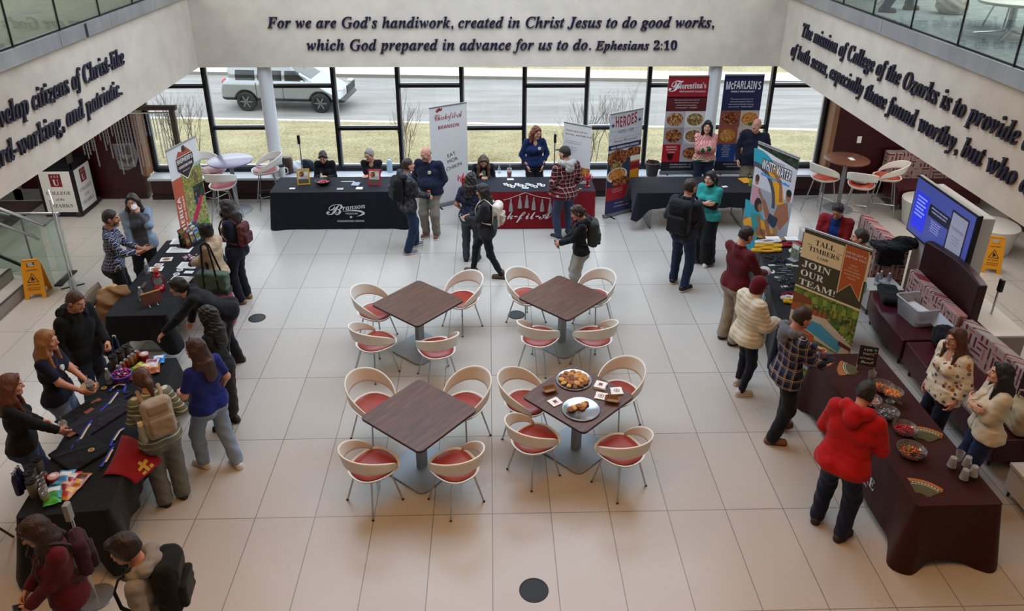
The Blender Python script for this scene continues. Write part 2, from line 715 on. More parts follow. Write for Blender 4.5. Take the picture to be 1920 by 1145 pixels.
def quote(label, lines, X):
    t = thing('wall_lettering', label, 'lettering')
    for body, x, z, wd, hh, al in lines:
        vs, fs, ids = text_data(body, True)
        x0, x1 = vs[:, 0].min(), vs[:, 0].max()
        k = wd / (x1 - x0)
        ky = hh / .7 if hh else k
        px = (vs[:, 0] - {'c': (x0 + x1) / 2, 'l': x0, 'r': x1}[al]) * k + x
        py = vs[:, 1] * ky + z
        for ci in sorted(set(ids)):
            mb = MB()
            sel = [f for f, i in zip(fs, ids) if i == ci]
            used = sorted({a for f in sel for a in f})
            re = {a: i for i, a in enumerate(used)}
            n = len(used)
            sel = [tuple(re[a] for a in f) for f in sel]
            ed = {}
            for f in sel:
                for a, b in zip(f, f[1:] + f[:1]):
                    if (b, a) in ed:
                        del ed[(b, a)]
                    else:
                        ed[(a, b)] = 1
            mb.add([(px[a], py[a], .032) for a in used] + [(px[a], py[a], .004) for a in used],
                   sel + [(b, a, a + n, b + n) for a, b in ed], INK, False, X)
            mb.build('letter', t)


quote('dark blue raised verse above the windows about good works', [
    (t_bi('For we are God’s handiwork, created in Christ Jesus to do good works,'), .07, 3.44, 8.36, None, 'c'),
    (t_bi('which God prepared in advance for us to do.'), -3.42, 3.025, 5.36, None, 'l'),
    (t_bi('Ephesians 2:10'), 2.02, 3.025, 1.56, None, 'l')], frame((0, FY, 0), (1, 0, 0), (0, 0, 1), (0, -1, 0)))
quote('dark blue raised text on the left balcony ending with patriotic', [
    (t_bi('develop citizens of Christ-like'), -.40, 3.43, 3.52, .25, 'r'),
    (t_bi('hard-working, and patriotic.'), -.68, 3.03, 3.45, .25, 'r')], frame((XL, 0, 0), (0, 1, 0), (0, 0, 1), (1, 0, 0)))
quote('dark blue raised mission statement on the right balcony', [
    (t_bi('The mission of College of the Ozarks is to provide a'), -1.63, 3.44, 6.38, .25, 'l'),
    (t_bi('of both sexes, especially those found worthy, but who are'), -2.0, 3.03, 7.15, .25, 'l')], frame((XR, 0, 0), (0, -1, 0), (0, 0, 1), (-1, 0, 0)))

# ---- window wall
MX = [-6.85, -5.58, -4.33, -3.08, -1.82, -.56, .69, 1.94, 3.18, 4.43, 5.67, 6.85]
BARZ = [2.24, 1.39, 2.24, 1.37, 2.24, 1.36, 2.23, 1.36, 2.23, 1.36, 2.22]
for i, (x0, x1) in enumerate(zip(MX, MX[1:])):
    wn = 'window_%d' % (i + 1)
    b = MB()
    zb = BARZ[i]
    b.box(((x0 + x1) / 2, WY, zb), (x1 - x0 - .06, .10, .06), FRAME)
    b.box(((x0 + x1) / 2, WY, .51), (x1 - x0 - .06, .12, .075), FRAME)
    b.box(((x0 + x1) / 2, WY + .03, .575), (x1 - x0 - .06, .05, .05), FRAMES)
    b.box(((x0 + x1) / 2, WY + .03, zb + .04), (x1 - x0 - .06, .05, .02), FRAMES)
    b.box((x0, WY, 1.62), (.062, .11, 2.28), FRAME)
    b.box((x0 + .046, WY + .03, 1.62), (.03, .06, 2.28), FRAMES)
    if i == len(MX) - 2:
        b.box((x1, WY, 1.62), (.07, .12, 2.28), FRAME)
        b.box((x1 - .05, WY + .03, 1.62), (.04, .06, 2.28), FRAMES)
    o = struct(wn, b)
    MB().box(((x0 + x1) / 2, WY + .02, (zb + .6) / 2), (x1 - x0 - .062, .008, zb - .66), PANE).build('pane', o)
    MB().box(((x0 + x1) / 2, WY + .02, (zb + 2.75) / 2 + .02), (x1 - x0 - .062, .008, 2.71 - zb), PANE).build('pane', o)
struct('sill', MB().box((0, 2.74, .445), (13.76, .46, .05), SILL), bevel=.008)
struct('wall_under_window', MB().box((0, 2.80, .215), (13.72, .42, .41), MAROON).box((0, 2.76, .05), (13.72, .42, .1), MAROOND))
for x, sg in ((-6.93, 1), (6.93, -1)):
    struct('trim_jamb', MB().box((x, 2.80, 1.6), (.10, .42, 2.2), OAKJ))
struct('wall_front_left', MB().box((-8.2, 2.75, 1.36), (2.44, .3, 2.68), MAROON).box((-7.7, 2.6, 1.36), (.006, .006, 2.6), MAROOND))
struct('wall_front_right', MB().box((10.5, 2.75, 1.36), (7.04, .3, 2.68), MAROON))
tag(MB().box((0, 0, 0), (.09, .012, .14), WHITE).box((0, -.008, .03), (.03, .006, .03), PAPER).box((0, -.008, -.03), (.03, .006, .03), PAPER).build('power_outlet', loc=(7.49, 2.595, 1.19), bevel=.004), 'white wall outlet on the maroon panel at the right', 'outlet')
for x, lab in ((-4.33, 'white round column in the window wall beside the black booth table'), (4.43, 'white round column in the window wall between the two restaurant banners')):
    c = struct('column', MB().lathe([(.13, .40), (.13, 2.75)], M('#d9dbdd', .5), (x, 2.74, 0), 32))
# glass doors at the far left
D = M('#8a8d92', .45, .3)
for i, x in enumerate((-9.95, -9.15)):
    d = struct('door_%d' % (i + 1), MB().box((x, 2.62, 2.2), (.8, .06, .12), D).box((x, 2.62, .12), (.8, .06, .24), D).box((x - .36, 2.62, 1.1), (.09, .06, 2.2), D).box((x + .36, 2.62, 1.1), (.09, .06, 2.2), D))
    MB().box((x, 2.62, 1.2), (.64, .01, 1.9), PANE).build('pane', d)
    MB().tube([(x + .28, 2.55, .9), (x + .28, 2.52, .95), (x + .28, 2.52, 1.3), (x + .28, 2.55, 1.35)], .012, CHROME).build('handle', d)
struct('wall_vestibule', MB().box((-11, 2.95, 1.36), (5, .2, 2.68), M('#5d2a22', .5)))

# ---- floor boxes
for px, py, r, lab in ((482, 596, .125, 'round grey floor box left of the square tables'), (968, 590, .125, 'round grey floor box under the chair behind the right tables'), (1001, 1106, .135, 'round black floor box alone in the near aisle')):
    p = at(px, py)
    t = thing('floor_box', lab, 'floor box', p)
    c = M('#3b3d42', .45, .5) if py < 900 else M('#17130f', .5, .3)
    MB().lathe([(0, .003), (r - .012, .003)], c).build('lid', t)
    MB().lathe([(r - .012, .0005), (r - .012, .005), (r, .004), (r + .003, .0005)], M('#2b2c30', .4, .6) if py < 900 else c).build('ring', t)

# ---- outdoors: bank of dry grass, road, kerb, far lawn
ZR = -1.75
GRASS = NT('dry_grass')
_v = GRASS.obj(world=True)
_a = GRASS.noise(17, 5, vec=_v, rough=.85)
_b = GRASS.noise(.9, 3, vec=_v)
GRASS.bump(_a, 1.0, .05)
GRASS = GRASS.fin(GRASS.ramp(GRASS.math('ADD', GRASS.math('MULTIPLY', _a, .85), GRASS.math('MULTIPLY', _b, .15)), [(.36, '#5a5238'), (.45, '#8a8160'), (.53, '#b3a888'), (.64, '#d0c7a8')]), .95, 0, .1)
ROADM = NT('worn_asphalt')
_v = ROADM.obj((.25, 2.2, 1), True)
_n = ROADM.noise(1, 5, vec=_v, rough=.7)
_f = ROADM.noise(60, 3, vec=ROADM.obj(world=True))
ROADM = ROADM.fin(ROADM.ramp(ROADM.math('ADD', ROADM.math('MULTIPLY', _n, .7), ROADM.math('MULTIPLY', _f, .3)), [(.3, '#6d6b6b'), (.5, '#858382'), (.7, '#989695')]), .9, 0, .2)
CONC = M('#b5b0a8', .85, kind='mottle')
struct('lawn', MB().grid(lambda u, v: (-26 + 52 * u, 3.1 + (9.95 - .078 * (-26 + 52 * u)) * v, -.05 + (ZR + .17) * v ** 1.2), 30, 12, GRASS))


def strip(nm, y0, y1, z0, z1, m):
    a = .078
    struct(nm, MB().add([(-40, y0 + 40 * a, z0), (40, y0 - 40 * a, z0), (40, y1 - 40 * a, z1), (-40, y1 + 40 * a, z1)], [(0, 1, 2, 3)], m))


strip('kerb', 13.05, 13.25, ZR + .12, ZR + .12, CONC)
strip('kerb_face', 13.25, 13.3, ZR + .12, ZR, M('#8b867f', .9))
strip('road', 13.3, 19.9, ZR, ZR, ROADM)
strip('far_kerb', 19.9, 20.15, ZR + .13, ZR + .14, CONC)
strip('far_kerb_face', 19.88, 19.9, ZR, ZR + .13, M('#77726c', .9))
strip('sidewalk', 20.15, 21.3, ZR + .14, ZR + .15, CONC)
strip('far_lawn', 21.3, 48, ZR + .15, ZR + .6, GRASS)


def sapling(x, y, h, seed, lab):
    r = random.Random(seed)
    b = MB()
    bark = M('#7a6f68', .9)

    def grow(p, d, L, rad, dep):
        q = p + d * L
        mid = p + d * L * .5 + Vector((r.uniform(-1, 1), r.uniform(-1, 1), 0)) * L * .05
        b.tube([p, mid, q], [rad, rad * .85, rad * .65], bark, 5)
        if dep:
            for k in range(3 if dep > 1 else 2):
                e = (d + Vector((r.uniform(-.5, .5), r.uniform(-.5, .5), r.uniform(.1, .5)))).normalized()
                grow(p + d * L * r.uniform(.45, 1), e, L * r.uniform(.5, .75), rad * .6, dep - 1)
    for k in range(3):
        grow(Vector((r.uniform(-.15, .15), r.uniform(-.1, .1), 0)), Vector((r.uniform(-.25, .25), r.uniform(-.2, .2), 1)).normalized(), h * .40, .010, 4)
    z = -.05 + (ZR + .17) * ((y - 3.1) / 10.2) ** 1.2
    tag(b.build('bare_sapling', loc=(x, y, z - .02)), lab, 'sapling', 'bare saplings outside the windows')


for i, (px, py, yy, h, lab) in enumerate(((330, 250, 4.3, 2.3, 'bare sapling outside, behind the hanging chains'), (352, 235, 4.6, 2.2, 'bare sapling outside, behind the leaning river park banner'), (752, 235, 4.5, 2.3, 'bare sapling outside, left of the white chicken banner'),
                                      (1078, 240, 4.4, 2.1, 'bare sapling outside, above the small white fries banner'), (1110, 250, 4.2, 2.3, 'bare sapling outside, left of the burger-and-beer banner'), (1165, 230, 4.6, 2.3, 'bare sapling outside, right behind the beer banner top'))):
    d = ray(px, py)
    q = CPOS + d * ((yy - CPOS.y) / d.y)
    sapling(q.x, yy, h, i + 3, lab)
# ================================================================ FURNITURE
WALNUT = wood('walnut_laminate', [(.3, '#3f281c'), (.5, '#543527'), (.72, '#6b4836')], (3, 22, 3), .42)
WALEDGE = M('#2b1a16', .4)
GREYM = M('#8f9499', .42, .35)
SHELL = M('#dcd8cf', .45)
CUSH = M('#96301b', .38, kind='mottle')
CUSHO = M('#b04128', .4, kind='mottle')


def square_table(x, y, deg, label):
    t = thing('cafe_table', label, 'table', (x, y, 0), R_(deg), 'square tables in the middle of the hall')
    MB().prism(rr(.90, .90, .06), .72, .75, WALEDGE, m2=WALNUT).build('tabletop', t, bevel=.006)
    MB().box((0, 0, .37), (.11, .07, .70), GREYM).box((0, 0, .705), (.4, .4, .02), GREYM).build('pedestal', t, bevel=.004)
    MB().prism(rr(.64, .64, .09), .0, .022, GREYM).build('base_plate', t, bevel=.008)


TABS = [(-.99, -3.0, 49, 'square wooden cafe table, bare, the far left one of four'), (1.0, -2.89, 45.6, 'square wooden cafe table, bare, the far right one of four'),
        (-.78, -5.39, 50, 'square wooden cafe table, bare, the near left one of four'), (.97, -5.13, 44, 'square wooden cafe table with two trays of cookies on it')]
for tb in TABS:
    square_table(*tb)


def shell_parts(t, zs, cush, sc_=1.0):
    """moulded tub shell: round seat, backrest hoop open at the small of the back"""
    b = MB()

    def so(th, r):          # seat outline, slightly squarish, front at +y
        c, s_ = math.cos(th), math.sin(th)
        k = (abs(c) ** 2.5 + abs(s_) ** 2.5) ** (-1 / 2.5)
        return r * k * c * (1 + .10 * s_) * 1.04, r * k * s_ * 1.13 + .012
    rows = [(.04, -.045), (.15, -.04), (.205, -.022), (.228, .008), (.232, .022), (.222, .024), (.205, .004), (.05, .0)]
    n = 40
    vs, fs = [], []
    for r, z in rows:
        for k in range(n):
            x, y = so(2 * PI * k / n, r)
            vs.append((x, y, zs + z))
    for i in range(len(rows) - 1):
        for k in range(n):
            l = (k + 1) % n
            fs.append((i * n + k, i * n + l, (i + 1) * n + l, (i + 1) * n + k))
    fs += [tuple(range(n - 1, -1, -1)), tuple((len(rows) - 1) * n + k for k in range(n))]
    b.add(vs, fs, SHELL, True)
    b.build('seat_shell', t, sharp=60)
    c = MB()
    vs, fs = [], []
    rows = [(.198, .006), (.205, .02), (.19, .034), (.12, .040), (.03, .041)]
    for r, z in rows:
        for k in range(n):
            x, y = so(2 * PI * k / n, r)
            vs.append((x, y, zs + z))
    for i in range(len(rows) - 1):
        for k in range(n):
            l = (k + 1) % n
            fs.append((i * n + k, i * n + l, (i + 1) * n + l, (i + 1) * n + k))
    fs += [tuple((len(rows) - 1) * n + k for k in range(n))]
    c.add(vs, fs, cush, True).build('seat_cushion', t, sharp=60)

    def band(u, v):
        s_ = 2 * u - 1
        th = s_ * R_(128)
        e = math.cos(s_ * PI / 2) ** .75 if abs(s_) < 1 else 0
        zl = .015 + .155 * e ** 1.2
        zt = .045 + .30 * e
        z = zl + (zt - zl) * v
        r = .242 + .13 * z * e + .012 * (1 - e)
        return (r * math.sin(th) * 1.03, -r * math.cos(th) * 1.06 - .10 * z * e, zs + z)
    MB().grid(band, 45, 8, SHELL).build('backrest', t, solid=.016, bevel=0, sharp=80)


def cafe_chair(x, y, deg, label, cush=CUSH):
    t = thing('cafe_chair', label, 'chair', (x, y, 0), R_(deg), 'white tub chairs around the square tables')
    shell_parts(t, .445, cush)
    for sx, sy in ((-1, 1), (1, 1), (-1, -1), (1, -1)):
        MB().tube([(sx * .13, sy * .12, .405), (sx * .215, sy * .20, .0)], .0105, CHROME).lathe([(.014, 0), (.014, .012)], BLACK, (sx * .215, sy * .20, 0), 8).build('leg', t)
    MB().tube([(-.13, .12, .405), (.13, -.12, .405)], .01, STEEL).tube([(.13, .12, .405), (-.13, -.12, .405)], .01, STEEL).build('under_frame', t)
    return t


SEATS = [[(-1.62, -2.74), (-.42, -2.42), (-1.52, -3.53), (-.70, -3.70)], [(.52, -2.34), (1.50, -2.40), (.64, -3.46), (1.36, -3.48)],
         [(-1.36, -4.86), (-.31, -4.87), (-1.24, -5.87), (-.38, -5.90)], [(.40, -4.84), (1.50, -4.68), (.46, -5.50), (1.38, -5.70)]]
WHERE = [['far left', 'far right', 'near left', 'near right']] * 4
TN = ['the far left bare table', 'the far right bare table', 'the near left bare table', 'the cookie table']
ch0 = None
for ti, (tx, ty, _, _) in enumerate(TABS):
    for si, (x, y) in enumerate(SEATS[ti]):
        dx, dy = tx - x, ty - y
        deg = math.degrees(math.atan2(dy, dx)) - 90
        lab = 'white tub chair, red cushion, %s of %s' % (WHERE[ti][si], TN[ti])
        if ch0 is None:
            ch0 = cafe_chair(x, y, deg, lab)
        else:
            dup(ch0, (x, y, 0), R_(deg), lab)


def bar_stool(x, y, deg, label, cush):
    t = thing('bar_stool', label, 'stool', (x, y, 0), R_(deg), 'white bar stools by the windows')
    shell_parts(t, .745, cush)
    ft = []
    for sx, sy in ((-1, 1), (1, 1), (1, -1), (-1, -1)):
        MB().tube([(sx * .13, sy * .12, .71), (sx * .235, sy * .225, .0)], .0115, CHROME).build('leg', t)
        ft.append((sx * (.13 + .105 * .63), sy * (.12 + .105 * .63), .26))
    MB().tube(ft, .009, CHROME, closed=True).build('foot_rest', t)
    return t


def bar_table(x, y, r, top, label, gloss):
    t = thing('bar_table', label, 'table', (x, y, 0))
    MB().lathe([(0, 1.02), (r - .01, 1.02), (r, 1.028), (r, 1.045), (r - .008, 1.05), (0, 1.05)], top, n=40).build('tabletop', t)
    MB().lathe([(.04, .02), (.04, 1.02)], GREYM, n=16).build('pedestal', t)
    MB().lathe([(0, .03), (.06, .03), (.28, .012), (.285, 0)], GREYM, n=32).build('base_plate', t)


LILAC = M('#7d7690', .25)
ROUNDW = wood('round_walnut', [(.3, '#5d382a'), (.7, '#7d5340')], (3, 24, 3), .35)
bar_table(-4.98, 1.98, .42, LILAC, 'tall round table with a grey violet top by the left windows', .2)
bar_table(6.95, 1.86, .42, ROUNDW, 'tall round walnut table by the right windows', .3)
PINKC = M('#a2545c', .4, kind='mottle')
bar_stool(-5.0, 1.42, 0, 'white bar stool in front of the grey violet round table', PINKC)
bar_stool(-4.40, 2.22, 112, 'white bar stool right of the grey violet round table, by the column', PINKC)
bar_stool(-5.46, 2.20, -115, 'white bar stool half hidden by the leaning river park banner', PINKC)
bar_stool(6.46, 1.62, -65, 'white bar stool left of the round walnut table', CUSHO)
bar_stool(7.0, 1.22, -25, 'white bar stool in front of the walnut table, clothing on its seat', CUSHO)
bar_stool(7.70, 1.62, 70, 'white bar stool right of the round walnut table', CUSHO)

# ---- folding tables with cloths
TBLTOP = M('#b9b4a8', .6)


def fold_table(x0, y0, ang, L, W, label, h=.735):
    """corner x0,y0; length along direction ang (deg from +x)"""
    t = thing('folding_table', label, 'table', (x0, y0, 0), R_(ang), 'folding tables under the booth cloths')
    MB().prism(rr(L, W, .03), h - .04, h, TBLTOP, X=Matrix.Translation((L / 2, W / 2, 0))).build('tabletop', t)
    for lx in (.28, L - .28):
        MB().tube([(lx, .1, h - .05), (lx, .06, .05), (lx, .04, .013), (lx, W - .04, .013), (lx, W - .06, .05), (lx, W - .1, h - .05)], .0135, STEEL).tube([(lx, .08, .35), (lx, W - .08, .35)], .01, STEEL).build('leg', t)
    return t


def cloth(x0, y0, ang, L, W, label, m, drop, name='tablecloth', h=.742, corner=.5, wav=.012, flare=.03, seed=1, over=.012):
    """cloth over a folding table: flat top, hanging sides that fold at the corners"""
    r = random.Random(seed)
    P = []
    n1 = max(8, int(L / .05))
    n2 = max(8, int(W / .05))
    a, bq = L + 2 * over, W + 2 * over
    rad = .035
    out = []
    for (cx, cy, ux, uy, ln, nn) in ((0, 0, 1, 0, a, n1), (a, 0, 0, 1, bq, n2), (a, bq, -1, 0, a, n1), (0, bq, 0, -1, bq, n2)):
        for k in range(nn):
            s_ = rad + (ln - 2 * rad) * k / (nn - 1)
            out.append((cx + ux * s_, cy + uy * s_, uy, -ux, min(s_, ln - s_), 0))
        ex, ey = cx + ux * ln, cy + uy * ln
        ccx, ccy = ex - ux * rad - uy * rad, ey - uy * rad + ux * rad
        for k in range(1, 6):
            th = PI / 2 * k / 6
            nx, ny = uy * math.cos(th) + ux * math.sin(th), -ux * math.cos(th) + uy * math.sin(th)
            out.append((ccx + nx * rad, ccy + ny * rad, nx, ny, 0, 1))
    N = len(out)
    ph = [r.uniform(0, 6.28) for _ in range(4)]
    rows = 14
    vs = []
    for j in range(rows):
        v = j / (rows - 1)
        for i, (x, y, nx, ny, cd, isc) in enumerate(out):
            near = math.exp(-(cd / .16) ** 2)
            d = drop * (1 + corner * near)
            d = min(d, h - .004)
            off = v * v * (wav * (math.sin(i * .55 + ph[0]) + .6 * math.sin(i * 1.3 + ph[1])) * (1 if drop < .6 else .35)) + flare * v * (.25 + 1.6 * near) + .004
            z = h - d * v
            if v > 0:
                z += .0
            vs.append((x - over + nx * off, y - over + ny * off, z if j else h))
    fs = []
    for j in range(rows - 1):
        for i in range(N):
            k = (i + 1) % N
            fs.append((j * N + i, (j + 1) * N + i, (j + 1) * N + k, j * N + k))
    b = MB()
    b.add(vs, fs, m, True)
    # top
    b.grid(lambda u, v: (-over + rad * 0 + a * u, -over + bq * v, h + .0006 + .0022 * math.sin(u * 17 + ph[2]) * math.sin(v * 5 + ph[3])), 40, 14, m)
    o = b.build(name, loc=(x0, y0, 0), rz=R_(ang), sharp=50)
    tag(o, label, 'tablecloth', 'booth tablecloths')
    return o


CL_BRAN = fab('#1b1f2c')
CL_RED = fab('#8f0f1e')
CL_DARK = fab('#1a1b26')
CL_SD = fab('#12141d')
CL_TT = fab('#431512')
# convention booth
fold_table(-4.02, 1.06, 0, 2.44, .76, 'folding table under the Branson Convention Center cloth')
c1 = cloth(-4.02, 1.06, 0, 2.44, .76, 'floor-length navy tablecloth with a white Branson Convention Center logo', CL_BRAN, .73, seed=2, corner=.0, flare=.035, wav=.01)
LOGOW = M('#d5d4d6', .6)
XF = frame((1.40, -.052, 0), (1, 0, 0), (0, -.02, 1), (0, -1, -.02))
b = MB()
b.text(t_sc('B'), LOGOW, -.26, .31, None, .24, XF, al='c', shear=.1)
b.text(t_bi('ranson'), LOGOW, -.10, .40, .42, None, XF, al='l', rot=.10)
sw = [(-.12, .375), (0, .40), (.14, .41), (.24, .395), (.30, .36), (.30, .32), (.22, .285), (.14, .275), (.2, .30), (.25, .33), (.24, .355), (.16, .378), (.02, .385)]
b.poly(sw[::-1], LOGOW, XF, .0004)
b.text('MISSOURI', LOGOW, .06, .315, .22, None, XF)
st = [(.04 + (.034 if k % 2 == 0 else .014) * math.sin(k * PI / 5), .262 + (.034 if k % 2 == 0 else .014) * math.cos(k * PI / 5)) for k in range(10)]
b.poly(st, LOGOW, XF)
b.text(t_ss('CONVENTION CENTER'), LOGOW, .03, .165, .50, None, XF)
b.build('logo_print', c1)
# chicken booth: red fitted cover with a dark blue runner on top
fold_table(-.51, 1.0, 0, 2.44, .74, 'folding table under the red Chick-fil-A cloth')
c2 = cloth(-.51, 1.0, 0, 2.44, .74, 'floor-length red tablecloth with a white Chick-fil-A logo', CL_RED, .73, seed=4, corner=.0, flare=.01, wav=.004)
MB().prism(rr(2.45, .75, .03), .7455, .7485, fab('#262a38'), X=Matrix.Translation((1.22, .37, 0))).build('table_cover', c2, label='dark blue cover on top')
XF = frame((1.02, -.040, 0), (1, 0, 0), (0, -.01, 1), (0, -1, -.01))
b = MB()
b.text(t_sc('Chick-fil-A'), LOGOW, -.02, .215, 1.30, .17, XF)
for k, (dx, dy, a_) in enumerate(((-.70, .44, .5), (-.64, .475, .2), (-.57, .48, -.1), (-.50, .455, -.5))):
    b.ell(dx, dy, .024, .04, LOGOW, XF, 0, 14, -a_)
b.build('logo_print', c2)
# restaurant booth by the window
fold_table(2.72, .91, 0, 2.3, .80, 'folding table of the two restaurants under the dark loose cloth')
cloth(2.72, .91, 0, 2.3, .80, 'dark loose tablecloth hanging off the restaurant table by the window', CL_DARK, .30, seed=6, corner=.75, wav=.02, flare=.06)
# left far booth
fold_table(-4.30, -3.25, 91.5, 2.30, .76, 'folding table of the river park booth at the left')
cloth(-4.30, -3.25, 91.5, 2.30, .76, 'black tablecloth with brochures and a red lantern on it', CLOTHK, .36, seed=8, corner=.5, wav=.022, flare=.07)
# left near booth
fold_table(-3.53, -6.70, 96.0, 2.44, .76, 'folding table of the merchandise booth at the left')
cloth(-3.53, -6.70, 96.0, 2.44, .76, 'black tablecloth under the snacks, cups and lanyards', CLOTHK, .45, seed=9, corner=.55, wav=.025, flare=.08)
# right far booth
fold_table(4.486, -3.744, 78.5, 2.60, .72, 'folding table of the theme park booth at the right')
c3 = cloth(4.486, -3.744, 78.5, 2.60, .72, 'floor-length black tablecloth with white park lettering on its side', CL_SD, .73, seed=10, corner=.0, flare=.03, wav=.008)
XF = frame((1.25, .72 + .048, 0), (-1, 0, 0), (0, .02, 1), (0, 1, .02))
b = MB()
b.text(t_sb('SILVER DOLLAR CITY'), LOGOW, .18, .44, 1.75, .15, XF)
b.poly([(-.45, .39), (.9, .39), (.9, .398), (-.45, .398)], LOGOW, XF)
b.ell(.72, .20, .07, .085, LOGOW, XF)
b.ell(.72, .20, .055, .07, CL_SD, XF, .0004)
b.ell(.72, .21, .03, .045, M('#c98a2b', .6), XF, .0008)
b.text('CITY', LOGOW, .72, .1, .12, None, XF, .0008)
b.build('logo_print', c3)
# right near booth
fold_table(4.73, -6.83, 90.5, 2.46, .78, 'folding table of the candy booth at the right')
c4 = cloth(4.73, -6.83, 90.5, 2.46, .78, 'dark brown tablecloth under the candy bowls', CL_TT, .66, seed=12, corner=.25, flare=.07, wav=.014)
XF = frame((1.15, .80 + .045, 0), (-1, 0, 0), (0, .05, 1), (0, 1, .05))
b = MB()
b.text(t_sb('ORE'), LOGOW, .57, .36, .34, .13, XF, al='r')
b.text('resort', LOGOW, .36, .29, .16, None, XF)
b.build('logo_print', c4)


# ---- folding chairs
TAN = M('#7d6c58', .5, .2)


def fold_chair(x, y, deg, label, c=TAN):
    t = thing('folding_chair', label, 'chair', (x, y, 0), R_(deg), 'folding chairs behind the booth tables')
    MB().prism(rr(.40, .40, .08), .435, .455, c).build('seat', t, bevel=.006)
    MB().grid(lambda u, v: ((u - .5) * .42, -.21 - .05 * v - .03 * (1 - (2 * u - 1) ** 2), .62 + .22 * v), 12, 5, c).build('backrest', t, solid=.014)
    for s_ in (-1, 1):
        MB().tube([(s_ * .21, -.27, .84), (s_ * .21, -.20, .62), (s_ * .21, .22, .012)], .011, c).build('leg', t)
        MB().tube([(s_ * .19, .12, .43), (s_ * .19, -.24, .012)], .011, c).build('leg', t)
    MB().tube([(-.19, -.18, .12), (.19, -.18, .12)], .008, c).build('stretcher', t)
    return t
# ================================================================ SMOOTH BODIES FROM DISTANCE FIELDS
A3 = lambda *a: np.array(a, float)


class F:
    """a smooth solid: capsules, ellipsoids and rounded boxes blended together, then cut"""

    def __init__(s):
        s.ops = []

    def cap(s, a, b, ra, rb=None, k=.03, ax=None, fl=1.0):
        a, b = A3(*a), A3(*b)
        rb = ra if rb is None else rb
        R = max(ra, rb)
        m = R + k + .05
        s.ops.append(('cap', np.minimum(a, b) - m, np.maximum(a, b) + m, a, b, ra, rb, k, None if ax is None else A3(*ax), fl))
        return s

    def ell(s, c, r, k=.02, R=None, sub=False):
        c, r = A3(*c), A3(*r)
        m = r.max() + k + .05
        s.ops.append(('ell', c - m, c + m, c, r, k, None if R is None else np.array(R), sub))
        return s

    def box(s, c, hf, rad, k=.01, R=None, sub=False):
        c, hf = A3(*c), A3(*hf)
        m = np.linalg.norm(hf) + rad + k + .05
        s.ops.append(('box', c - m, c + m, c, hf, rad, k, None if R is None else np.array(R), sub))
        return s

    def plane(s, p, n, k=.003):
        n = A3(*n)
        s.ops.append(('pl', None, None, A3(*p), n / np.linalg.norm(n), k))
        return s

    def join(s, f, k=.02):
        s.ops.append(('F', None, None, f, k))
        return s

    def wr(s, amp, fr=30, seed=0, zs=1.0):
        s.ops.append(('wr', None, None, amp, fr, seed, zs))
        return s

    def bounds(s):
        lo, hi = [], []
        for o in s.ops:
            if o[0] in ('F', 'off'):
                l, h = o[3].bounds()
            elif o[1] is None or (o[0] in ('ell', 'box') and o[-1]):
                continue
            else:
                l, h = o[1] + .045, o[2] - .045
            lo.append(l)
            hi.append(h)
        return np.min(lo, 0), np.max(hi, 0)

    def __call__(s, P):
        d = np.full(len(P), .25)
        for o in s.ops:
            t = o[0]
            if t == 'pl':
                q = (P - o[3]) @ o[4]
                d = np.maximum(d, q)
                continue
            if t == 'F':
                e = o[3](P)
                k = o[4]
                h = np.clip(.5 + .5 * (d - e) / k, 0, 1)
                d = d + (e - d) * h - k * h * (1 - h)
                continue
            if t == 'off':
                d = np.minimum(d, o[3](P) - o[4])
                continue
            if t == 'wr':
                amp, fr, sd, zs = o[3:7]
                x, y, z = P[:, 0] * fr, P[:, 1] * fr, P[:, 2] * fr * zs
                d = d + amp * (np.sin(x * .9 + 1.7 * z + sd) * np.sin(y * 1.1 - .8 * z + 2 * sd) + .6 * np.sin(2.1 * z + x - y + 3 * sd) * np.sin(1.3 * x + 1.9 * y + sd))
                continue
            ix = np.nonzero(np.all((P > o[1]) & (P < o[2]), 1))[0]
            if not len(ix):
                continue
            p = P[ix]
            if t == 'cap':
                _, _, _, a, b, ra, rb, k, ax, fl = o
                if ax is not None:
                    g = 1 / fl - 1
                    p = p + ((p - a) @ ax)[:, None] * ax * g
                    b = b + ((b - a) @ ax) * ax * g
                ab = b - a
                L = ab @ ab
                h = np.clip(((p - a) @ ab) / L, 0, 1) if L > 1e-12 else np.zeros(len(p))
                q = p - a - h[:, None] * ab
                e = np.sqrt(np.einsum('ij,ij->i', q, q)) - (ra + (rb - ra) * h)
                if ax is not None:
                    e = e * (.5 + .5 * fl)
                sub = False
            elif t == 'ell':
                _, _, _, c, r, k, R, sub = o
                q = p - c
                if R is not None:
                    q = q @ R
                k0 = np.sqrt(np.sum((q / r) ** 2, 1))
                k1 = np.sqrt(np.sum((q / r ** 2) ** 2, 1)) + 1e-9
                e = k0 * (k0 - 1) / k1
            else:
                _, _, _, c, hf, rad, k, R, sub = o
                q = p - c
                if R is not None:
                    q = q @ R
                q = np.abs(q) - hf + rad
                e = np.sqrt(np.sum(np.maximum(q, 0) ** 2, 1)) + np.minimum(q.max(1), 0) - rad
            di = d[ix]
            if sub:
                h = np.clip(.5 - .5 * (di + e) / k, 0, 1)
                d[ix] = di + (-e - di) * h + k * h * (1 - h)
            else:
                h = np.clip(.5 + .5 * (di - e) / k, 0, 1)
                d[ix] = di + (e - di) * h - k * h * (1 - h)
        return d


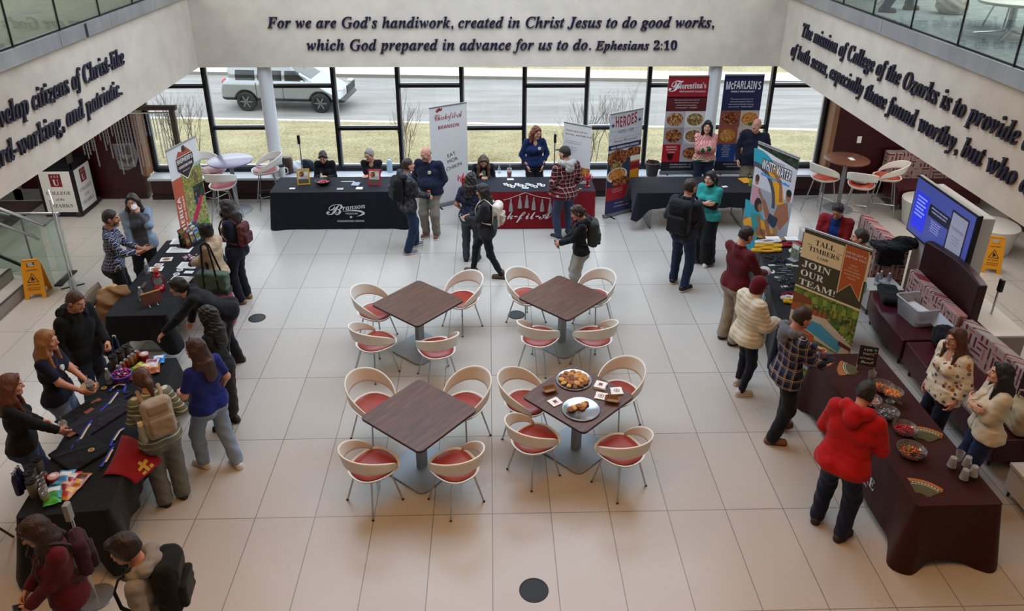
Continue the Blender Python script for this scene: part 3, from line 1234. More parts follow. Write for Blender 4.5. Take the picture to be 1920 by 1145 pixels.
def nets(f, h, lo=None, hi=None):
    """surface nets over the field; returns vertices, quads"""
    if lo is None:
        lo, hi = f.bounds()
    B = 4
    nb = np.maximum(np.ceil((hi - lo) / (h * B)).astype(int) + 1, 1)
    g = [np.arange(n) for n in nb]
    I = np.stack(np.meshgrid(*g, indexing='ij'), -1).reshape(-1, 3)
    dc = f(lo + (I * B + 1.5) * h)
    act = np.abs(dc) < h * (1.5 * 1.74 + 1.6) * 1.25
    n = nb * B
    D = np.empty(n, np.float32)
    V = D.reshape(nb[0], B, nb[1], B, nb[2], B)
    V[:] = np.where(dc < 0, -1, 1).astype(np.float32).reshape(nb)[:, None, :, None, :, None]
    ai = I[act]
    o = np.stack(np.meshgrid(*[np.arange(B)] * 3, indexing='ij'), -1).reshape(-1, 3)
    pts = (ai[:, None, :] * B + o[None]).reshape(-1, 3)
    D[pts[:, 0], pts[:, 1], pts[:, 2]] = f(lo + pts * h)
    S = D < 0
    for a in range(3):      # close at the borders
        sl = [slice(None)] * 3
        for e in (0, -1):
            sl[a] = e
            S[tuple(sl)] = False
            D[tuple(sl)] = np.maximum(D[tuple(sl)], 1e-4)
    c = np.zeros(n - 1, np.int8)
    for dx in (0, 1):
        for dy in (0, 1):
            for dz in (0, 1):
                c += S[dx:n[0] - 1 + dx, dy:n[1] - 1 + dy, dz:n[2] - 1 + dz]
    ci = np.argwhere((c > 0) & (c < 8))
    idx = np.full(n - 1, -1, np.int32)
    idx[ci[:, 0], ci[:, 1], ci[:, 2]] = np.arange(len(ci))
    acc = np.zeros((len(ci), 3))
    cnt = np.zeros(len(ci))
    cor = [(0, 0, 0), (1, 0, 0), (0, 1, 0), (1, 1, 0), (0, 0, 1), (1, 0, 1), (0, 1, 1), (1, 1, 1)]
    val = [D[ci[:, 0] + x, ci[:, 1] + y, ci[:, 2] + z].astype(float) for x, y, z in cor]
    for a, b in ((0, 1), (2, 3), (4, 5), (6, 7), (0, 2), (1, 3), (4, 6), (5, 7), (0, 4), (1, 5), (2, 6), (3, 7)):
        m = (val[a] < 0) != (val[b] < 0)
        t = val[a][m] / (val[a][m] - val[b][m])
        pa, pb = np.array(cor[a], float), np.array(cor[b], float)
        acc[m] += pa + t[:, None] * (pb - pa)
        cnt[m] += 1
    vs = lo + (ci + acc / np.maximum(cnt, 1)[:, None]) * h
    qs = []
    for ax in range(3):
        u, v = (ax + 1) % 3, (ax + 2) % 3
        s0 = [slice(0, n[0] - 1), slice(0, n[1] - 1), slice(0, n[2] - 1)]
        s1 = list(s0)
        s1[ax] = slice(1, n[ax])
        A, Bq = S[tuple(s0)], S[tuple(s1)]
        e = np.argwhere(A != Bq)
        e = e[(e[:, u] > 0) & (e[:, v] > 0)]
        if not len(e):
            continue
        flip = A[e[:, 0], e[:, 1], e[:, 2]]
        q = []
        for du, dv in ((1, 1), (0, 1), (0, 0), (1, 0)):
            w_ = e.copy()
            w_[:, u] -= du
            w_[:, v] -= dv
            q.append(idx[w_[:, 0], w_[:, 1], w_[:, 2]])
        q = np.stack(q, 1)
        q[~flip] = q[~flip][:, ::-1]
        qs.append(q[(q >= 0).all(1)])
    return vs, (np.concatenate(qs) if qs else np.zeros((0, 4), int))


def np_mesh(name, parts, parent=None, label=None):
    """parts: list of (verts, quads, material, optional per-face material indexes + materials)"""
    me = bpy.data.meshes.new(name)
    V, Q, MI, mats, k = [], [], [], [], 0
    for p in parts:
        vs, qs, m = p[0], p[1], p[2]
        ms = m if isinstance(m, (list, tuple)) else [m]
        rem = []
        for q in ms:
            if q not in mats:
                mats.append(q)
            rem.append(mats.index(q))
        fi = p[3] if len(p) > 3 else np.zeros(len(qs), int)
        V.append(vs)
        Q.append(qs + k)
        MI.append(np.array(rem)[fi])
        k += len(vs)
    V, Q, MI = np.concatenate(V), np.concatenate(Q), np.concatenate(MI)
    me.vertices.add(len(V))
    me.vertices.foreach_set('co', V.astype(np.float32).ravel())
    me.loops.add(Q.size)
    me.loops.foreach_set('vertex_index', Q.astype(np.int32).ravel())
    me.polygons.add(len(Q))
    me.polygons.foreach_set('loop_start', np.arange(0, Q.size, 4, dtype=np.int32))
    me.polygons.foreach_set('material_index', MI.astype(np.int32))
    me.polygons.foreach_set('use_smooth', np.ones(len(Q), bool))
    for m in mats:
        me.materials.append(m)
    me.update(calc_edges=True)
    me.validate()
    o = bpy.data.objects.new(name, me)
    COL.objects.link(o)
    if parent is not None:
        o.parent = parent
    if label:
        o['label'] = label
    return o


def rx(d):
    return np.array(Matrix.Rotation(R_(d), 3, 'X'))


def ry(d):
    return np.array(Matrix.Rotation(R_(d), 3, 'Y'))


def rz_(d):
    return np.array(Matrix.Rotation(R_(d), 3, 'Z'))


def ik(a, b, l1, l2, pole):
    d = b - a
    D = np.linalg.norm(d)
    if D > (l1 + l2) * .998:
        b = a + d / D * (l1 + l2) * .998
        d = b - a
        D = np.linalg.norm(d)
    D = max(D, abs(l1 - l2) + .02)
    u = d / np.linalg.norm(d)
    x = (l1 * l1 - l2 * l2 + D * D) / (2 * D)
    hh = math.sqrt(max(l1 * l1 - x * x, 0))
    p = pole - u * (pole @ u)
    p = p / (np.linalg.norm(p) + 1e-9)
    return a + u * x + p * hh, b


SKINS = dict(fair='#c99a82', rosy='#c58d78', tan='#b07c60', olive='#a5755a', deep='#56352a')
HB, HH, HD = .013, .0062, .005      # mesh sizes: body, head, hands
EYEW, EYED = M('#d8d2cc', .3), M('#1d1512', .2)
SOLEW, SOLEK = M('#d9d5cc', .6), M('#17120f', .6)
PERSONS = []


def person(label, x, y, head, H=1.7, g=1.0, f=1, lean=0, side=0, twist=0, turn=0, nod=0, tilt=0, feet=None, hip=(0, 0), seat=0,
           L='down', R='down', LH=None, RH=None, curl=(.35, .35), skin='fair', hair=('short', '#2a1c14'), top=None, coat=None, legs=None,
           shoe=('#d8d4cc', SOLEW), z=0, beard=None, specs=None, badge=None, sock=None, hat=None, belly=0, res=1.0, name='person'):
    s = H / 1.75
    root = thing(name, label, 'person', (x, y, z), -R_(head), None)
    sk = M(SKINS[skin], .5, kind='skin')
    seed = len(PERSONS) * 1.37
    UP = A3(0, 0, 1)
    # ---- skeleton
    hz = (.50 + .04) if seat else .93
    fl = feet or (((-.10, .42, -4), (.10, .42, 4)) if seat else ((-.10, 0, -10), (.10, .0, 10)))
    if not seat:
        spread = max(math.hypot(fx - hip[0], fy - hip[1]) for fx, fy, _ in fl)
        hz = .93 - max(0, .828 - math.sqrt(max(.836 ** 2 - spread ** 2, .3))) * 1.0
    P0 = A3(hip[0], hip[1], hz)
    Tb = rx(-lean) @ ry(side)
    Ts = rz_(-twist) @ np.eye(3)

    def tf(px, py, pz, tw=0.0):
        return P0 + Tb @ (rz_(-twist * tw) @ A3(px, py, pz))
    tax = lambda v: tuple(Tb @ A3(*v))
    sw = (.160 if f else .185) * (.75 + .25 * g)
    hipw = .085
    SH = [tf(sd * sw, -.01, .475, 1) for sd in (-1, 1)]
    HJ = [tf(sd * hipw, 0, -.02) for sd in (-1, 1)]
    AN, KN = [], []
    for i, (fx, fy, yaw) in enumerate(fl):
        an = A3(fx, fy, .085)
        yv = rz_(-yaw) @ A3(0, 1, 0)
        kn, an = ik(HJ[i], an, .43, .41, yv + A3(0, 0, .8 if seat else 0))
        AN.append(an)
        KN.append(kn)
    EL, WR, HF = [], [], []
    for i, sp in enumerate((L, R)):
        sd = (-1, 1)[i]
        pole = A3(sd * .5, -.7, -.4)
        hd = pn = None
        if isinstance(sp, str):
            if sp == 'down':
                t = SH[i] + A3(sd * .055, .05, -.515)
            elif sp == 'pocket':
                t = P0 + A3(sd * .150 * (.6 + .4 * g), .070, -.005)
                pole = A3(sd * 1, -.6, 0)
                hd = A3(-sd * .2, .12, -1)
            elif sp == 'hip':
                t = P0 + A3(sd * .18, .03, .09)
                pole = A3(sd, -.3, 0)
            elif sp == 'cross1':
                t = tf(-sd * .07, .20, .255)
                pole = A3(sd * .6, -.2, -1)
                hd = Tb @ A3(-sd, -.1, .12)
                pn = Tb @ A3(0, -1, 0)
            elif sp == 'cross2':
                t = tf(-sd * .05, .215, .29)
                pole = A3(sd * .6, -.2, -1)
                hd = Tb @ A3(-sd, -.15, .1)
                pn = Tb @ A3(0, -1, 0)
            elif sp == 'hold':
                t = tf(sd * .07, .30, .24)
                pole = A3(sd * .5, -.4, -1)
            elif sp == 'mouth':
                t = tf(sd * .05, .17, .545)
                pole = A3(sd * .7, .0, -1)
                hd = A3(-sd * .25, -.15, 1)
                pn = A3(-sd * .4, -1, 0)
        else:
            t = A3(*sp[:3])
            if len(sp) > 3:
                pole = A3(*sp[3:6])
        e, wv = ik(SH[i], t, .285, .255, pole)
        q = (LH, RH)[i]
        if q is not None:
            hd, pn = A3(*q[:3]), A3(*q[3:6])
        if hd is None:
            hd = (wv - e)
        hd = hd / np.linalg.norm(hd)
        if pn is None:
            pn = A3(-sd, .15, 0) if abs(hd[2]) > .6 else A3(-sd * .9, 0, -.45)
        pn = pn - hd * (pn @ hd)
        pn = pn / (np.linalg.norm(pn) + 1e-9)
        EL.append(e)
        WR.append(wv)
        HF.append((np.stack([np.cross(hd, pn), hd, pn], 1), wv))
    nb = tf(0, -.005, .53, .6)
    Hr = rz_(-(turn + twist * .5)) @ (rx(-lean * .45)) @ rx(-nod) @ ry(tilt)
    hp = tf(0, .012, .585, .6)
    hc = hp + Hr @ A3(0, .025, .105)
    hx = lambda v: hc + Hr @ A3(*v)
    bl = belly

    # ---- fields
    def torso(F_, t, low=.0, gg=g):
        ay = tax((0, 1, 0))
        F_.cap(tf(-.072, 0, -.03), tf(.072, 0, -.03), .112 * gg + t, k=.05, ax=ay, fl=.80)
        F_.cap(tf(-.045, .005 + bl * .4, .12), tf(.045, .005 + bl * .4, .12), .100 * gg + t + bl * .5, k=.05, ax=ay, fl=.80 + bl)
        F_.cap(tf(-.068, 0, .30, .6), tf(.068, 0, .30, .6), .112 * gg ** .8 + t, k=.05, ax=ay, fl=.76)
        F_.cap(tf(-sw + .035, -.012, .455, 1), tf(sw - .035, -.012, .455, 1), .058 + t, k=.05, ax=ay, fl=.9)
        F_.cap(tf(0, -.012, .45, 1), tf(0, -.006, .53, .6), .085 + t * .5, .06 + t * .4, k=.04)
        if f:
            for sd in (-1, 1):
                F_.ell(tf(sd * .068, .075 * gg, .315, .6), (.062 + t, .055 + t, .06 + t), .04)
        if bl:
            F_.ell(tf(0, .06, .12), (.12 * gg + t, .10 + bl + t, .13 + t), .06)
        for sd in (-1, 1):
            F_.ell(tf(sd * .068, -.055, -.06), (.085 * gg + t, .08 * gg + t + (.006 if t else 0), .095 + t), .04)
        return F_

    def arm(F_, i, t, cuff=0.0, k=.03):
        ga = .6 + .4 * g
        F_.cap(SH[i], EL[i], .046 * ga + t * .8, .038 * ga + t * .8, k)
        F_.cap(EL[i], WR[i], .038 * ga + t * .8, .025 + t * .8 + cuff, k)
        return F_

    def leg(F_, i, t, wide=0.0):
        gl = .55 + .45 * g
        F_.cap(HJ[i], KN[i], .084 * gl + t, .056 * gl + t + wide * .5, .04)
        F_.cap(KN[i], AN[i] + A3(0, 0, -.01), .055 * gl + t + wide * .6, .038 + t + wide, .03)
        return F_

    W = lambda vs: vs * s
    parts = []
    body = F()
    torso(body, 0)
    for i in (0, 1):
        arm(body, i, 0)
        leg(body, i, 0)
        yv = rz_(-fl[i][2]) @ A3(0, 1, 0)
        body.cap(AN[i] + A3(0, 0, -.03), AN[i] + yv * .13 + A3(0, 0, -.055), .034, .024, .02)
    body.cap(nb, hx((0, -.02, -.06)), .054, .05, .03)
    vs, qs = nets(body, HB * res)
    parts.append((W(vs), qs, sk))
    # head with a face
    h = F()
    h.ell((0, -.012, .022), (.074, .094, .094), .03).ell((0, .018, -.03), (.060, .072, .085), .03)
    for sd in (-1, 1):
        h.cap((sd * .036, .02, -.072), (sd * .012, .066, -.092), .024, .022, .03)
        h.ell((sd * .043, .066, -.028), (.022, .018, .02), .02)
        h.ell((sd * .031, .100, .006), (.019, .012, .011), .012, None, True)
        h.ell((sd * .076, -.008, -.008), (.011, .024, .032), .008)
    h.cap((-.034, .084, .026), (.034, .084, .026), .009, .009, .014)
    h.cap((0, .088, .008), (0, .109, -.028), .0085, .0125, .012).ell((0, .098, -.034), (.018, .013, .009), .01)
    h.cap((-.017, .082, -.057), (.017, .082, -.057), .0085, k=.006).cap((-.014, .082, -.069), (.014, .082, -.069), .009, k=.006)
    h.ell((0, .076, -.098), (.02, .018, .016), .02)
    h.cap((0, -.025, -.06), (0, -.045, -.175), .053, .052, .03)
    vs, qs = nets(h, HH, A3(-.11, -.14, -.17), A3(.11, .15, .145))
    ctr = vs[qs].mean(1)
    fi = np.zeros(len(qs), int)
    fi[(np.abs(ctr[:, 0]) < .023) & (np.abs(ctr[:, 2] + .063) < .0095) & (ctr[:, 1] > .075)] = 1
    bz = .030 - .25 * (np.abs(ctr[:, 0]) - .03) ** 2 / .03
    fi[(np.abs(np.abs(ctr[:, 0]) - .032) < .021) & (np.abs(ctr[:, 2] - bz) < .0048) & (ctr[:, 1] > .06)] = 2
    bs = lin(SKINS[skin])
    lipc = M('#8f4a44' if skin != 'deep' else '#3f2320', .45)
    brow = M(hair[1] if hair[1] not in ('#8e8a86',) else '#5b524b', .7)
    parts.append((W(hc + vs @ Hr.T), qs, [sk, lipc, brow], fi))
    for sd in (-1, 1):
        eb = MB().ball((sd * .031, .0815, .005), .0110, EYEW, 10)
        ib = MB().ball((sd * .031, .0862, .0045), .0072, EYED, 8)
        for bb, mm in ((eb, EYEW), (ib, EYED)):
            parts.append((W(hc + np.array(bb.v) @ Hr.T), np.array(bb.f), mm))
    # hands
    for i in (0, 1):
        sg = (-1, 1)[i]
        hf = F().box((0, .045, 0), (.037, .046, .0125), .0115, .01)
        hf.cap((0, -.05, 0), (0, .015, 0), .026, .027, .02)
        cu = curl[i]
        for bx, by, ln in ((.029, .082, .070), (.010, .088, .078), (-.010, .086, .072), (-.028, .078, .056)):
            p = A3(sg * bx, by, .0)
            an = 0
            for q, (fr_, da) in enumerate(((.42, .9), (.33, 1.15), (.25, .8))):
                an += cu * da * 1.15
                p2 = p + A3(sg * bx * .12, math.cos(an), math.sin(an)) * ln * fr_
                hf.cap(p, p2, .0098 - .0008 * q, .0092 - .0008 * q, .004)
                p = p2
        a = .55 + .5 * cu
        hf.cap((sg * .026, .018, .004), (sg * .05, .05, .018 + .012 * cu), .0135, .0115, .012)
        hf.cap((sg * .05, .05, .018 + .012 * cu), (sg * (.052 - .022 * cu), .078, .024 + .026 * cu), .0112, .0095, .004)
        vs, qs = nets(hf, HD, A3(-.085, -.07, -.04), A3(.085, .18, .12))
        Rm, wv = HF[i]
        parts.append((W(wv + vs @ Rm.T), qs, sk))
    np_mesh('body', parts, root)

    def cloth_part(nm, F_, mat, hh=.0115, lab=None):
        vs, qs = nets(F_, hh * res)
        return np_mesh(nm, [(W(vs), qs, mat)], root, lab)

    # ---- trousers, skirt
    lg = dict(c='#2a3550', t=.013, wide=.012, len=.045, waist=.075)
    lg.update(legs or {})
    lm = fab(lg['c']) if isinstance(lg['c'], str) else lg['c']
    q = F()
    if lg.get('skirt'):
        zb = lg['len']
        ct = (AN[0] + AN[1]) / 2
        cb = A3(ct[0] * .6, ct[1] * .6, zb)
        w0 = lg['skirt']
        ay = (0, 1, 0)
        q.cap(tf(-.06, 0, -.03), tf(.06, 0, -.03), .125 * g + .014, k=.05, ax=ay, fl=.85)
        for a_ in range(6):
            th = a_ * PI / 3 + .3
            o_ = A3(math.cos(th), math.sin(th) * .8, 0)
            q.cap(P0 + o_ * .07 + A3(0, 0, -.05), cb + o_ * w0, .095 * g, .08, .06)
        q.cap(P0 + A3(0, 0, -.05), cb, .12 * g, w0 + .04, .06)
        q.plane((0, 0, zb), (0, 0, -1))
    else:
        ay = tax((0, 1, 0))
        q.cap(tf(-.072, 0, -.03), tf(.072, 0, -.03), .118 * g + lg['t'], k=.05, ax=ay, fl=.82)
        q.cap(tf(-.06, 0, .06), tf(.06, 0, .06), .108 * g + lg['t'], k=.05, ax=ay, fl=.80 + bl)
        for i, sd in enumerate((-1, 1)):
            q.ell(tf(sd * .068, -.055, -.06), (.085 * g + lg['t'], .08 * g + lg['t'], .095 + lg['t']), .04)
            leg(q, i, lg['t'], lg['wide'])
        q.plane((0, 0, lg['len']), (0, 0, -1))
    q.plane(tf(0, 0, lg['waist']), tax((0, 0, 1)))
    q.wr(.0045, 26, seed, .7)
    cloth_part(lg.get('nm', 'skirt' if lg.get('skirt') else 'trousers'), q, lm)
    pants = q

    # ---- shoes
    for i in (0, 1):
        yv = rz_(-fl[i][2]) @ A3(0, 1, 0)
        xv = rz_(-fl[i][2]) @ A3(1, 0, 0)
        a0 = A3(AN[i][0], AN[i][1], AN[i][2] - .085)
        q = F().cap(a0 - yv * .045 + UP * .042, a0 + yv * .13 + UP * .034, .043, .040, .02)
        q.cap(a0 - yv * .02 + UP * .06, a0 + UP * (.10 if not lg.get('boot') else .15), .04, .043, .03)
        q.plane(a0 + UP * .012, (0, 0, -1)).plane(a0 + UP * (.105 if not lg.get('boot') else .16), (0, 0, 1))
        o = cloth_part('shoe', q, M(shoe[0], .6, kind='mottle'), .008)
        q = F().cap(a0 - yv * .045 + UP * .03, a0 + yv * .13 + UP * .025, .047, .044, .02).plane(a0 + UP * .001, (0, 0, -1)).plane(a0 + UP * .026, (0, 0, 1))
        vs, qs = nets(q, .008)
        np_mesh('sole', [(W(vs), qs, shoe[1])], o)

    # ---- tops
    tops = [('shirt', top or {})] + ([('jacket', coat)] if coat else [])
    under = [pants]         # what the next layer must cover

    def off(fld, d):
        e = F()
        e.bounds = fld.bounds
        e.ops = [('off', None, None, fld, d)]
        return e
    tin = 0
    for ti, (nm, tp) in enumerate(tops):
        t = tp.get('t', .011 if ti == 0 else .024) * .8 + .001
        m = fab(tp.get('c', '#333840')) if isinstance(tp.get('c', '#333840'), str) else tp['c']
        hem = tp.get('hem', -.07)
        q = torso(F(), t)
        ay = tax((0, 1, 0))
        q.cap(tf(-.07, 0, hem + .02), tf(.07, 0, hem + .02), .116 * g + max(t, .016) + tp.get('flare', .004), k=.06, ax=ay, fl=.84)
        if tp.get('long'):
            q.cap(tf(-.06, 0, hem - tp['long']), tf(.06, 0, hem - tp['long']), .125 * g + t, k=.08, ax=ay, fl=.9)
            hem = hem - tp['long'] + .03
        q.wr(tp.get('wr', .005 if not coat or ti else .001), tp.get('wf', 24), seed + ti, .8)
        for u_ in under:
            q.join(off(u_, .006), .006)
        q.plane(tf(0, 0, hem), tax((0, 0, -1)))
        keep = F()
        keep.ops = list(q.ops)
        nk = tp.get('neck', 'crew')
        if nk == 'v':
            q.ell(tf(0, .115, .475, .6), (.052, .075, .10), .01, None, True)
        if nk != 'turtle':
            q.ell(tf(0, .02, .575, .6), (.068 + (.012 if nk == 'wide' else 0), .066, .062), .012, None, True)
        else:
            q.cap(nb, nb + (hx((0, -.02, -.06)) - nb) * .8, .064, .06, .015)
        sl = tp.get('sl', 1.0)
        for i in (0, 1):
            if sl <= 0:
                continue
            a_ = arm(F(), i, max(t, tin) + tp.get('puff', .003), tp.get('cuff', .006))
            a_.wr(.003, 30, seed + ti, 1)
            tot = .285 + .255
            sL = tp.get('slL', sl) if i == 0 else tp.get('slR', sl)
            d = sL * tot * .985
            if d < .285:
                u = (EL[i] - SH[i]) / np.linalg.norm(EL[i] - SH[i])
                a_.plane(SH[i] + u * d, u)
            else:
                u = (WR[i] - EL[i]) / np.linalg.norm(WR[i] - EL[i])
                # cut only what lies beyond the cuff along the forearm
                c_ = EL[i] + u * (d - .285)
                a_.ops.append(('ell', c_ - .4, c_ + .4, c_ + u * .112, A3(.11, .11, .11), .004, None, True))
            q.join(a_, .03)
        if tp.get('open'):
            w_ = tp['open']
            q.box(tf(0, .30, .2), (w_, .28, .62), .01, .006, np.array(Tb), True)
        under = under + [keep]
        tin = t + .012
        if tp.get('quilt'):
            fz = tp['quilt']
            q.ops.append(('wr', None, None, 0, 1, 0, 1))
            ctr0 = P0.copy()
            zax = Tb @ UP
            q2 = q

            class Q(F):
                def __call__(s_, P):
                    return q2(P) - .010 * np.abs(np.sin((P - ctr0) @ zax * fz)) ** .6

                def bounds(s_):
                    l, h_ = q2.bounds()
                    return l - .01, h_ + .01
            q = Q()
        o = cloth_part(tp.get('nm', nm), q, m, tp.get('h', .0115))
        # collars, hoods
        if nk in ('collar', 'zip') or tp.get('collar'):
            cm = fab(tp['collar']) if tp.get('collar') else m
            q = F()
            for a0, a1 in ((-150, -90), (-90, -30), (-30, 30), (30, 90), (90, 150)):
                pp = [nb + Tb @ A3(math.sin(R_(a)) * .068, -.004 - math.cos(R_(a)) * .066, .012 - .035 * (abs(a) / 150) ** 2) for a in (a0, a1)]
                q.cap(pp[0], pp[1], .014, k=.012)
                q.cap(pp[0] + UP * .018, pp[1] + UP * .018, .011, k=.012)
            cloth_part('collar', q, cm, .008)
        if nk == 'hood':
            hm = fab(tp['hoodc']) if tp.get('hoodc') else m
            q = F()
            pts = [(-.085, .075, .475), (-.115, .0, .53), (-.10, -.075, .545), (0, -.115, .53), (.10, -.075, .545), (.115, .0, .53), (.085, .075, .475)]
            rs = [.018, .034, .043, .05, .043, .034, .018]
            for k in range(6):
                q.cap(tf(*pts[k], .8), tf(*pts[k + 1], .8), rs[k] + t * .5, rs[k + 1] + t * .5, .03)
            q.ell(tf(0, -.135, .46, .8), (.085, .045 + t, .075), .04)
            q.wr(.006, 34, seed)
            cloth_part('hood', q, hm, .010)
        if tp.get('cuffs'):
            q = F()
            for i in (0, 1):
                u = (WR[i] - EL[i]) / np.linalg.norm(WR[i] - EL[i])
                q.cap(WR[i] - u * .045, WR[i] - u * .01, .040 + t * .5, k=.01)
            cloth_part('cuff', q, fab(tp['cuffs']), .009)
        if tp.get('band'):
            q = F().cap(tf(-.07, 0, hem + .035), tf(.07, 0, hem + .035), .126 * g + t, k=.03, ax=ay, fl=.86)
            q.plane(tf(0, 0, hem - .01), tax((0, 0, -1))).plane(tf(0, 0, hem + .07), tax((0, 0, 1)))
            cloth_part('hem_band', q, tp['band'], .010)

    # ---- hair
    st, hcol = hair[0], hair[1]
    hm = M(hcol, .45, kind='hair')
    HW = lambda vs: W(hc + vs @ Hr.T)
    q = F()
    vol = hair[2] if len(hair) > 2 else 1.0
    Z = rz_(0)
    iv = Hr.T
    dn = iv @ A3(0, 0, -1)          # straight down in head space
    bk = A3(0, -1, 0)
    if st in ('short', 'crop', 'fringe'):
        q.ell((0, -.016, .030), (.080 * vol, .101, .100 * vol), .02)
        q.ell((0, -.03, -.03), (.074, .082, .08), .03)
        if st == 'fringe':
            q.ell((0, .075, .085), (.06, .04, .03), .03)
        q.plane((0, .072, .072), (0, .87, -.5)) if st != 'fringe' else q.plane((0, .080, .045), (0, .87, -.5))
        q.plane((0, 0, -.075), (0, -.35, -1))
        for sd in ((-1, 1) if st != 'fringe' else ()):
            q.ell((sd * .088, .004, -.014), (.018, .018, .030), .006, None, True)
    elif st == 'ring':          # bald on top
        q.ell((0, -.02, -.005), (.080, .094, .07), .02).plane((0, 0, .035), (0, -.1, 1)).plane((0, .0, 0), (0, 1, .15)).plane((0, 0, -.06), (0, -.2, -1))
    elif st != 'bald':
        q.ell((0, -.018, .030), (.082 * vol, .104 * vol, .102 * vol), .02)
        q.ell((0, -.035, -.03), (.078, .08, .085), .03)
        q.plane((0, .078, .068), (0, .87, -.5))
        for sd in (-1, 1):      # swept beside the face
            q.cap((sd * .03, .065, .10), (sd * .080, .015, -.01), .016, .018, .03)
        Ln = hair[3] if len(hair) > 3 else .30
        if st in ('long', 'curly'):
            n_ = 7
            for k in range(n_):
                a = -1 + 2 * k / (n_ - 1)
                p0 = A3(a * .072, -.062 + .036 * a * a, .0)
                p1 = p0 + dn * Ln * .45 + bk * (.065 - .05 * a * a) + A3(a * .02, 0, 0)
                p2 = p0 + dn * Ln + bk * (.105 if abs(a) < .7 else .02) + A3(a * .045, .02 * abs(a), 0)
                q.cap(p0, p1, .036 * vol, .038 * vol, .04)
                q.cap(p1, p2, .038 * vol, .022 * vol, .04)
            if hair[-1] == 'front':
                for sd in (-1, 1):
                    p0 = A3(sd * .080, -.005, -.02)
                    p1 = p0 + dn * .12 + A3(sd * .01, .02, 0)
                    q.cap(p0, p1, .026, .026, .03)
                    q.cap(p1, p1 + dn * (Ln - .1) + A3(0, .05, 0), .026, .014, .03)
        if st == 'bob':
            for k in range(7):
                a = -1 + 2 * k / 6
                p0 = A3(a * .075, -.06 + .065 * a * a, .0)
                q.cap(p0, p0 + dn * Ln + A3(a * .012, .01 * abs(a), 0), .034, .026, .04)
        if st == 'pony':
            p0 = A3(0, -.115, .03)
            q.ell(p0, (.026, .026, .026), .01)
            p1 = p0 + dn * .11 + bk * .075
            q.cap(p0, p1, .028, .040, .02).cap(p1, p1 + dn * (Ln - .12) + bk * .03, .040, .014, .03)
        if st == 'bun':
            q.ell((0, -.10, .07), (.046 * vol, .042 * vol, .044 * vol), .012)
        if st == 'lowbun':
            q.ell((0, -.118, -.02), (.036, .03, .034), .012)
        if st == 'bob' or st == 'long':
            pass
    if q.ops:
        # keep the face clear
        if st not in ('ring',):
            q.ell((0, .118, -.022), (.064, .085, .100), .012, None, True)
        q.wr(.006 if st == 'curly' else .0028, 60 if st == 'curly' else 45, seed, .5 if st != 'curly' else 1)
        vs, qs = nets(q, .0085 if st in ('long', 'curly') else .0075)
        np_mesh('hair', [(HW(vs), qs, hm)], root)
    if beard:
        q = F().ell((0, .024, -.058), (.064, .068, .064), .02).cap((-.02, .088, -.047), (.02, .088, -.047), .008, k=.01)
        q.plane((0, 0, -.035), (0, .12, 1)).plane((0, -.005, 0), (0, -1, .1)).ell((0, .10, -.063), (.019, .03, .008), .004, None, True)
        vs, qs = nets(q, .0065)
        np_mesh('beard', [(HW(vs), qs, M(beard, .8, kind='hair'))], root)
    if hat:
        hk, hcx = hat
        hmm = fab(hcx)
        q = F()
        if hk == 'beanie':
            q.ell((0, -.016, .035), (.090, .108, .115), .02).ell((0, -.03, -.04), (.085, .09, .085), .03)
            q.ell((0, .125, -.035), (.058, .08, .085), .012, None, True).plane((0, 0, -.12), (0, 0, -1))
            q.cap((-.06, .07, .075), (.06, .07, .075), .016, k=.02)
            q.wr(.002, 110, 1, .2)
        else:
            q.ell((0, -.012, .045), (.085, .104, .088), .01).plane((0, 0, .038), (0, .0, -1))
            q.ell((0, .115, .048), (.066, .075, .008), .01)
        vs, qs = nets(q, .0075)
        np_mesh('beanie' if hk == 'beanie' else 'cap', [(HW(vs), qs, hmm)], root)
    if specs:
        mb = MB()
        for sd in (-1, 1):
            mb.tube([(sd * (.032 + .021 * math.cos(a)), .102, .006 + .016 * math.sin(a)) for a in [2 * PI * k / 12 for k in range(12)]], .0022, M(specs, .3), 5, closed=True)
            mb.tube([(sd * .053, .101, .01), (sd * .082, .03, .012), (sd * .08, -.01, .0)], .002, M(specs, .3), 5)
        mb.tube([(-.011, .103, .008), (.011, .103, .008)], .002, M(specs, .3), 5)
        mb.v = [tuple((hc + Hr @ A3(*p)) * s) for p in mb.v]
        mb.build('glasses', root)
    if badge:
        bx, bz, bc, br = badge
        p = tf(bx, 0, bz, .6)
        mb = MB()
        nn = Tb @ A3(0, 1, 0)
        yy = .118 * g ** .8 * .76 + .03 + (.022 if f else .0) + (.016 if coat else 0)
        c_ = p + nn * yy
        X = frame(c_ * s, tax((1, 0, 0)), tax((0, 0, 1)), tuple(nn))
        X = frame(c_ * s, tax((-1, 0, 0)), tax((0, 0, 1)), tuple(nn))
        mb.lathe([(0, .004), (br - .003, .004), (br, 0), (br - .004, -.02)], M(bc, .4), X=X, n=16)
        mb.build('name_badge', root)
    info = dict(root=root, s=s, tf=tf, Tb=Tb, HF=HF, WR=WR, SH=SH, hc=hc, Hr=Hr, nb=nb, P0=P0, g=g, t=max([q.get('t', .011 if i == 0 else .024) for i, (_, q) in enumerate(tops)]),
                mw=Matrix.Translation((x, y, z)) @ Matrix.Rotation(-R_(head), 4, 'Z'))
    PERSONS.append(info)
    return info


def hand_frame(p, i, off=(0, .085, .035)):
    """world matrix at the grip of a hand: x across, y along the fingers, z out of the palm"""
    Rm, wv = p['HF'][i]
    c = (wv + Rm @ A3(*off)) * p['s']
    return p['mw'] @ frame(c, Rm[:, 0], Rm[:, 1], Rm[:, 2])


def grip_point(p, i, off=(0, .085, .035)):
    return hand_frame(p, i, off).translation.copy()


